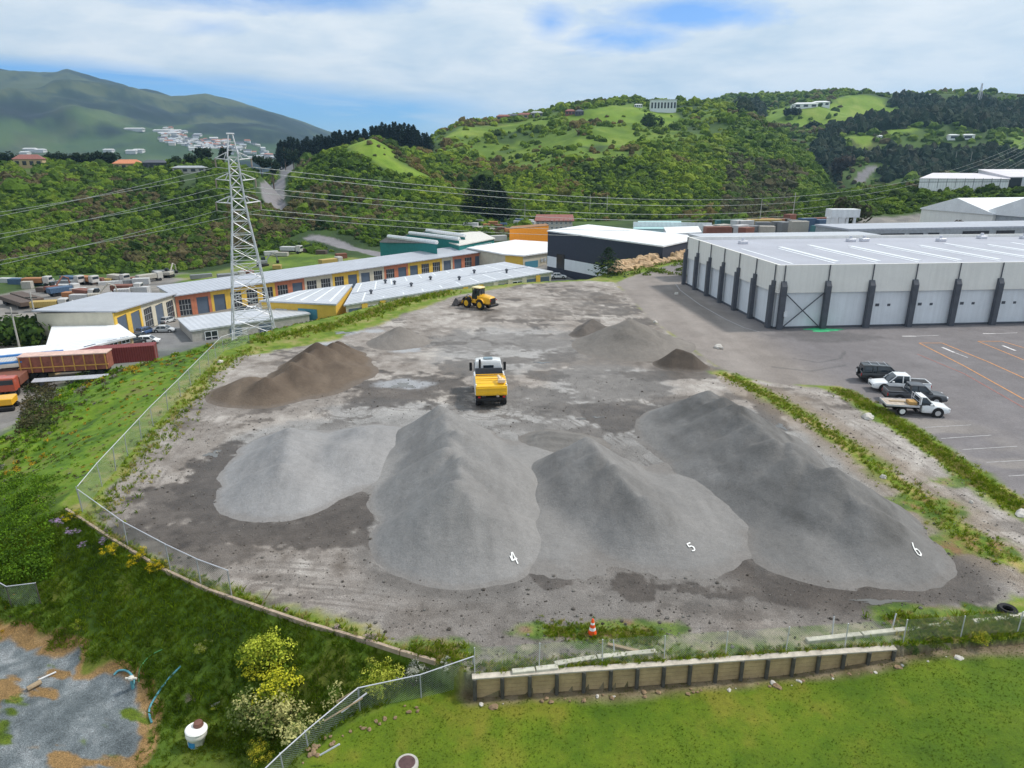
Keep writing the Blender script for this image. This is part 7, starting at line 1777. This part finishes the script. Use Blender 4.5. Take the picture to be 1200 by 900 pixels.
# --- short tufts on the lawn
N = 42000
x = rng.uniform(-14, 26, N); y = rng.uniform(15, 26, N); dL = poly_sd(x, y, LAWN); n2 = fbm(x / 1.6, y / 1.6, 511, 4)
keep = (dL < 0) & (rng.random(N) < .35 + .65 * (n2 > .5)); x, y, n2 = x[keep], y[keep], n2[keep]; z = H(x, y)
col = pick(n2 * .75 + rng.random(len(x)) * .25, [(.045, .09, .003), (.07, .13, .004), (.105, .158, .006), (.175, .185, .02)])
o = blades(np.stack([x, y, z], 1), rng.uniform(.03, .07, len(x)), col, 5, 22, 'lawn_grass', .028, .8); tag(o, 'mown yellow green grass on the lawn', 'grass', kind='stuff')
# --- weeds on the strips, the rim and round the cone
pts = []
def along(px, n, w_, hh):
    W = [G(*p)[:2] for p in px]; cum = [0]
    for a, b in zip(W[:-1], W[1:]): cum.append(cum[-1] + math.hypot(b[0] - a[0], b[1] - a[1]))
    for _ in range(n):
        s = random.random() * cum[-1]; k = max(i for i in range(len(cum)) if cum[i] <= s); k = min(k, len(W) - 2); t_ = (s - cum[k]) / (cum[k + 1] - cum[k])
        pts.append((W[k][0] + (W[k + 1][0] - W[k][0]) * t_ + random.gauss(0, w_), W[k][1] + (W[k + 1][1] - W[k][1]) * t_ + random.gauss(0, w_), hh * random.uniform(.5, 1.5)))
along([(850, 440), (905, 466), (960, 500), (1005, 530)], 1100, .5, .15); along([(1010, 535), (1060, 570), (1110, 610), (1160, 645), (1190, 660)], 500, .6, .16)
along([(985, 458), (1015, 474), (1065, 505), (1120, 545), (1200, 600)], 2400, .45, .18)
along([(115, 615), (160, 545), (215, 478), (262, 425), (300, 408)], 900, .8, .2); along([(300, 400), (400, 380), (470, 355), (530, 342)], 1100, 1.0, .3)
along([(640, 738), (700, 742), (770, 748)], 650, .35, .13); along([(560, 785), (700, 778), (900, 768), (1050, 760), (1190, 748)], 1300, .25, .17); along([(1060, 735), (1120, 745), (1190, 735)], 1100, .5, .22); along([(90, 612), (200, 672), (330, 722), (500, 775)], 900, .3, .2); along([(490, 765), (540, 772)], 250, .35, .2)
pts = np.array(pts); ok = poly_sd(pts[:, 0], pts[:, 1], PLAT) < -.05; pts = pts[ok]; far = np.hypot(pts[:, 0], pts[:, 1])
col = pick(rng.random(len(pts)), [(.11, .19, .010), (.19, .28, .014), (.28, .33, .025), (.44, .37, .15)])
o = blades(np.stack([pts[:, 0], pts[:, 1], np.zeros(len(pts))], 1), pts[:, 2], col, 9, 23, 'verge_grass', .022, 1.0); tag(o, 'rough grass and weeds along the yard edges and verge strips', 'grass', kind='stuff')
o = leaf_field(np.stack([pts[::3, 0], pts[::3, 1], np.full(len(pts[::3]), .02)], 1), pts[::3, 2] * .9, col[::3] * 1.2, leaves=34, leaf=.11, name='verge_weeds', seed=31, up=.5); tag(o, 'leafy weeds among the verge grass', 'weeds', kind='stuff')
# rock bank vegetation
RB = np.array([(*G(random.uniform(700, 812), random.uniform(303, 322), .2)[:2], .1) for _ in range(160)]); o = leaf_field(RB, rng.uniform(.4, 1.0, 160), pick(rng.random(160), [(.06, .11, .012), (.12, .19, .02), (.18, .2, .05)]), leaves=40, leaf=.2, name='rock_bank_weeds', seed=33); tag(o, 'green and yellow weeds over the rock bank', 'weeds', kind='stuff')
RB = np.array([hit(random.uniform(655, 835), random.uniform(255, 262), 120) for _ in range(200)])

# --- flowering shrubs, one by one
def shrub(label, u, v, s, cols, flow=None, n=420, seed=1, name='shrub', zoff=0.0, z=None, squash=.8, leaf=.085, cat='shrub'):
    x, y, zz = hit(u, v) if z is None else G(u, v, z)
    t = thing(name, label, cat, (x, y, zz + zoff)); r_ = np.random.default_rng(seed)
    lob = np.array([(r_.normal(0, s * .38), r_.normal(0, s * .38), s * r_.uniform(.2, .6)) for _ in range(7)]); P = lob[r_.integers(0, 7, n // 10)] + r_.normal(size=(n // 10, 3)) * s * .14
    P[:, 2] = np.abs(P[:, 2])
    c = np.array(cols)[r_.integers(0, len(cols), len(P))]
    leaf_field(P, np.full(len(P), s * .34), c, leaves=60, leaf=leaf / .34 * .44, seed=seed, name='foliage', squash=squash, parent=t, hollow=.4)
    if flow:
        P = lob[r_.integers(0, 7, n // 7)] + r_.normal(size=(n // 7, 3)) * s * .20; P[:, 2] = np.abs(P[:, 2]) + s * .12
        leaf_field(P, np.full(len(P), s * .22), np.array([flow] * len(P)), leaves=26, leaf=.17, seed=seed + 1, name='blossom', squash=.8, parent=t, hollow=.4, colvar=.25, up=.6)
    mb = MB()
    for k in range(5): a = k * 1.26; mb.tube([(0, 0, -.1), (s * .3 * math.cos(a), s * .3 * math.sin(a), s * .45)], s * .035, 5, r1=.01)
    mb.build('stems', mbark, t); return t
GY = [(.12, .19, .018), (.22, .30, .025), (.34, .38, .035)]
shrub('uppermost of three big yellow green gorse bushes on the lower bank', 316, 780, 1.5, GY, (.50, .55, .06), 520, 1)
shrub('middle, yellowest of three big gorse bushes on the lower bank', 330, 815, 1.45, GY, (.60, .58, .04), 520, 2)
shrub('lowest, palest and largest of three big gorse bushes on the lower bank', 330, 850, 1.7, [(.16, .20, .06), (.24, .28, .09), (.12, .17, .03)], (.52, .50, .20), 620, 3)
shrub('small gorse bush at the bottom of the bank beside the fence', 305, 888, .7, GY, (.5, .45, .04), 260, 4)
shrub('yellow green shrub beside the sagging fence near the wall corner', 450, 806, 1.0, GY, (.52, .55, .08), 380, 5)
shrub('grey green shrub right of the yellow one behind the sagging fence', 486, 803, .9, [(.08, .13, .03), (.14, .18, .07)], (.5, .5, .42), 360, 6)
shrub('first bright yellow bush on the yard rim, left of three', 133, 648, .55, [(.10, .15, .015), (.2, .22, .02)], (.68, .52, .02), 220, 7, z=0)
shrub('small yellow bush between the fence corner and the purple flowers', 84, 608, .5, [(.10, .15, .015), (.2, .22, .02)], (.60, .50, .02), 200, 8, z=0)
shrub('middle bright yellow bush of three on the yard rim', 162, 658, .55, [(.10, .15, .015), (.2, .22, .02)], (.68, .52, .02), 240, 9, z=0)
shrub('right-hand bright yellow bush of three on the yard rim', 186, 668, .62, [(.10, .15, .015), (.2, .22, .02)], (.70, .52, .02), 260, 10, z=0)
for i, (u, v, s, lab) in enumerate([(68, 616, .5, 'purple flowering shrub farthest left on the yard rim'), (84, 626, .42, 'purple flowering shrub second along the rim'), (121, 637, .4, 'purple flowering shrub beside the bright yellow bush'), (98, 640, .28, 'small low purple flower clump on the rim'), (433, 752, .38, 'pink blossom hanging over the edging timber'), (395, 738, .28, 'pale pink flower clump on the edging timber'), (336, 716, .22, 'small white flower clump on the edging timber')]):
    shrub(lab, u, v, s, [(.07, .12, .03), (.10, .15, .05)], (.52, .36, .60) if i < 4 else (.66, .48, .52), 170, 40 + i, z=0, name='flowering_shrub', cat='flowering shrub')
shrub('leafy yellow green sapling halfway down the dark bank', 93, 738, .5, GY, None, 200, 51); shrub('small yellow green plant left of the sapling on the bank', 40, 720, .3, GY, None, 120, 52); shrub('pale green leafy plant right of the hoses on the bank', 236, 762, .45, GY, (.4, .42, .15), 200, 53)
shrub('grey dry shrub on the grass above the drum', 224, 820, .35, [(.22, .2, .15), (.3, .27, .2)], None, 140, 54); shrub('small green plant right of the dry shrub', 250, 828, .28, GY, (.5, .5, .4), 110, 55)
shrub('white flowering weed clump behind the left end of the retaining wall', 520, 782, .35, MG, (.6, .6, .52), 150, 56, z=0)
shrub('wide weedy clump on the slope right of the retaining wall end', 1098, 760, .55, [(.08, .13, .012), (.14, .19, .02)], None, 260, 57, z=0); shrub('yellow weedy clump on the slope nearer the right edge', 1150, 752, .55, GY, (.5, .45, .04), 240, 58, z=0); shrub('low weedy bush between the wall end and the wide clump', 1068, 765, .4, MG, None, 180, 59, z=0)

# loose stones scattered over the gravel
N = 9000
x = rng.uniform(-28, 34, N); y = 24 + 40 * rng.random(N) ** 1.6; ok = (poly_sd(x, y, YP) < -.2)
ok &= np.maximum.reduce([pile_h(k, x, y) for k in ('three', 'four', 'five', 'six')]) < .25
x, y = x[ok], y[ok]; V0, F0 = unit_ico(1); n = len(x); s_ = rng.uniform(.018, .05, n) * (1 + (rng.random(n) < .06) * 1.2)
V = V0[None] * (1 + .3 * (rng.random((n, len(V0), 1)) - .5)) * s_[:, None, None] * np.array([1, 1, .6]) + np.stack([x, y, s_ * .3], 1)[:, None, :]
c = pick(rng.random(n), [(.10, .085, .07), (.22, .20, .18), (.38, .36, .33)])
o = np_obj('loose_stones', V.reshape(-1, 3), (F0[None] + (np.arange(n) * len(V0))[:, None, None]).reshape(-1, 3), VEGB, col=np.repeat(c[:, None, :], len(V0), 1).reshape(-1, 3)); tag(o, 'loose stones scattered over the yard gravel', 'stones', kind='stuff')
haze()
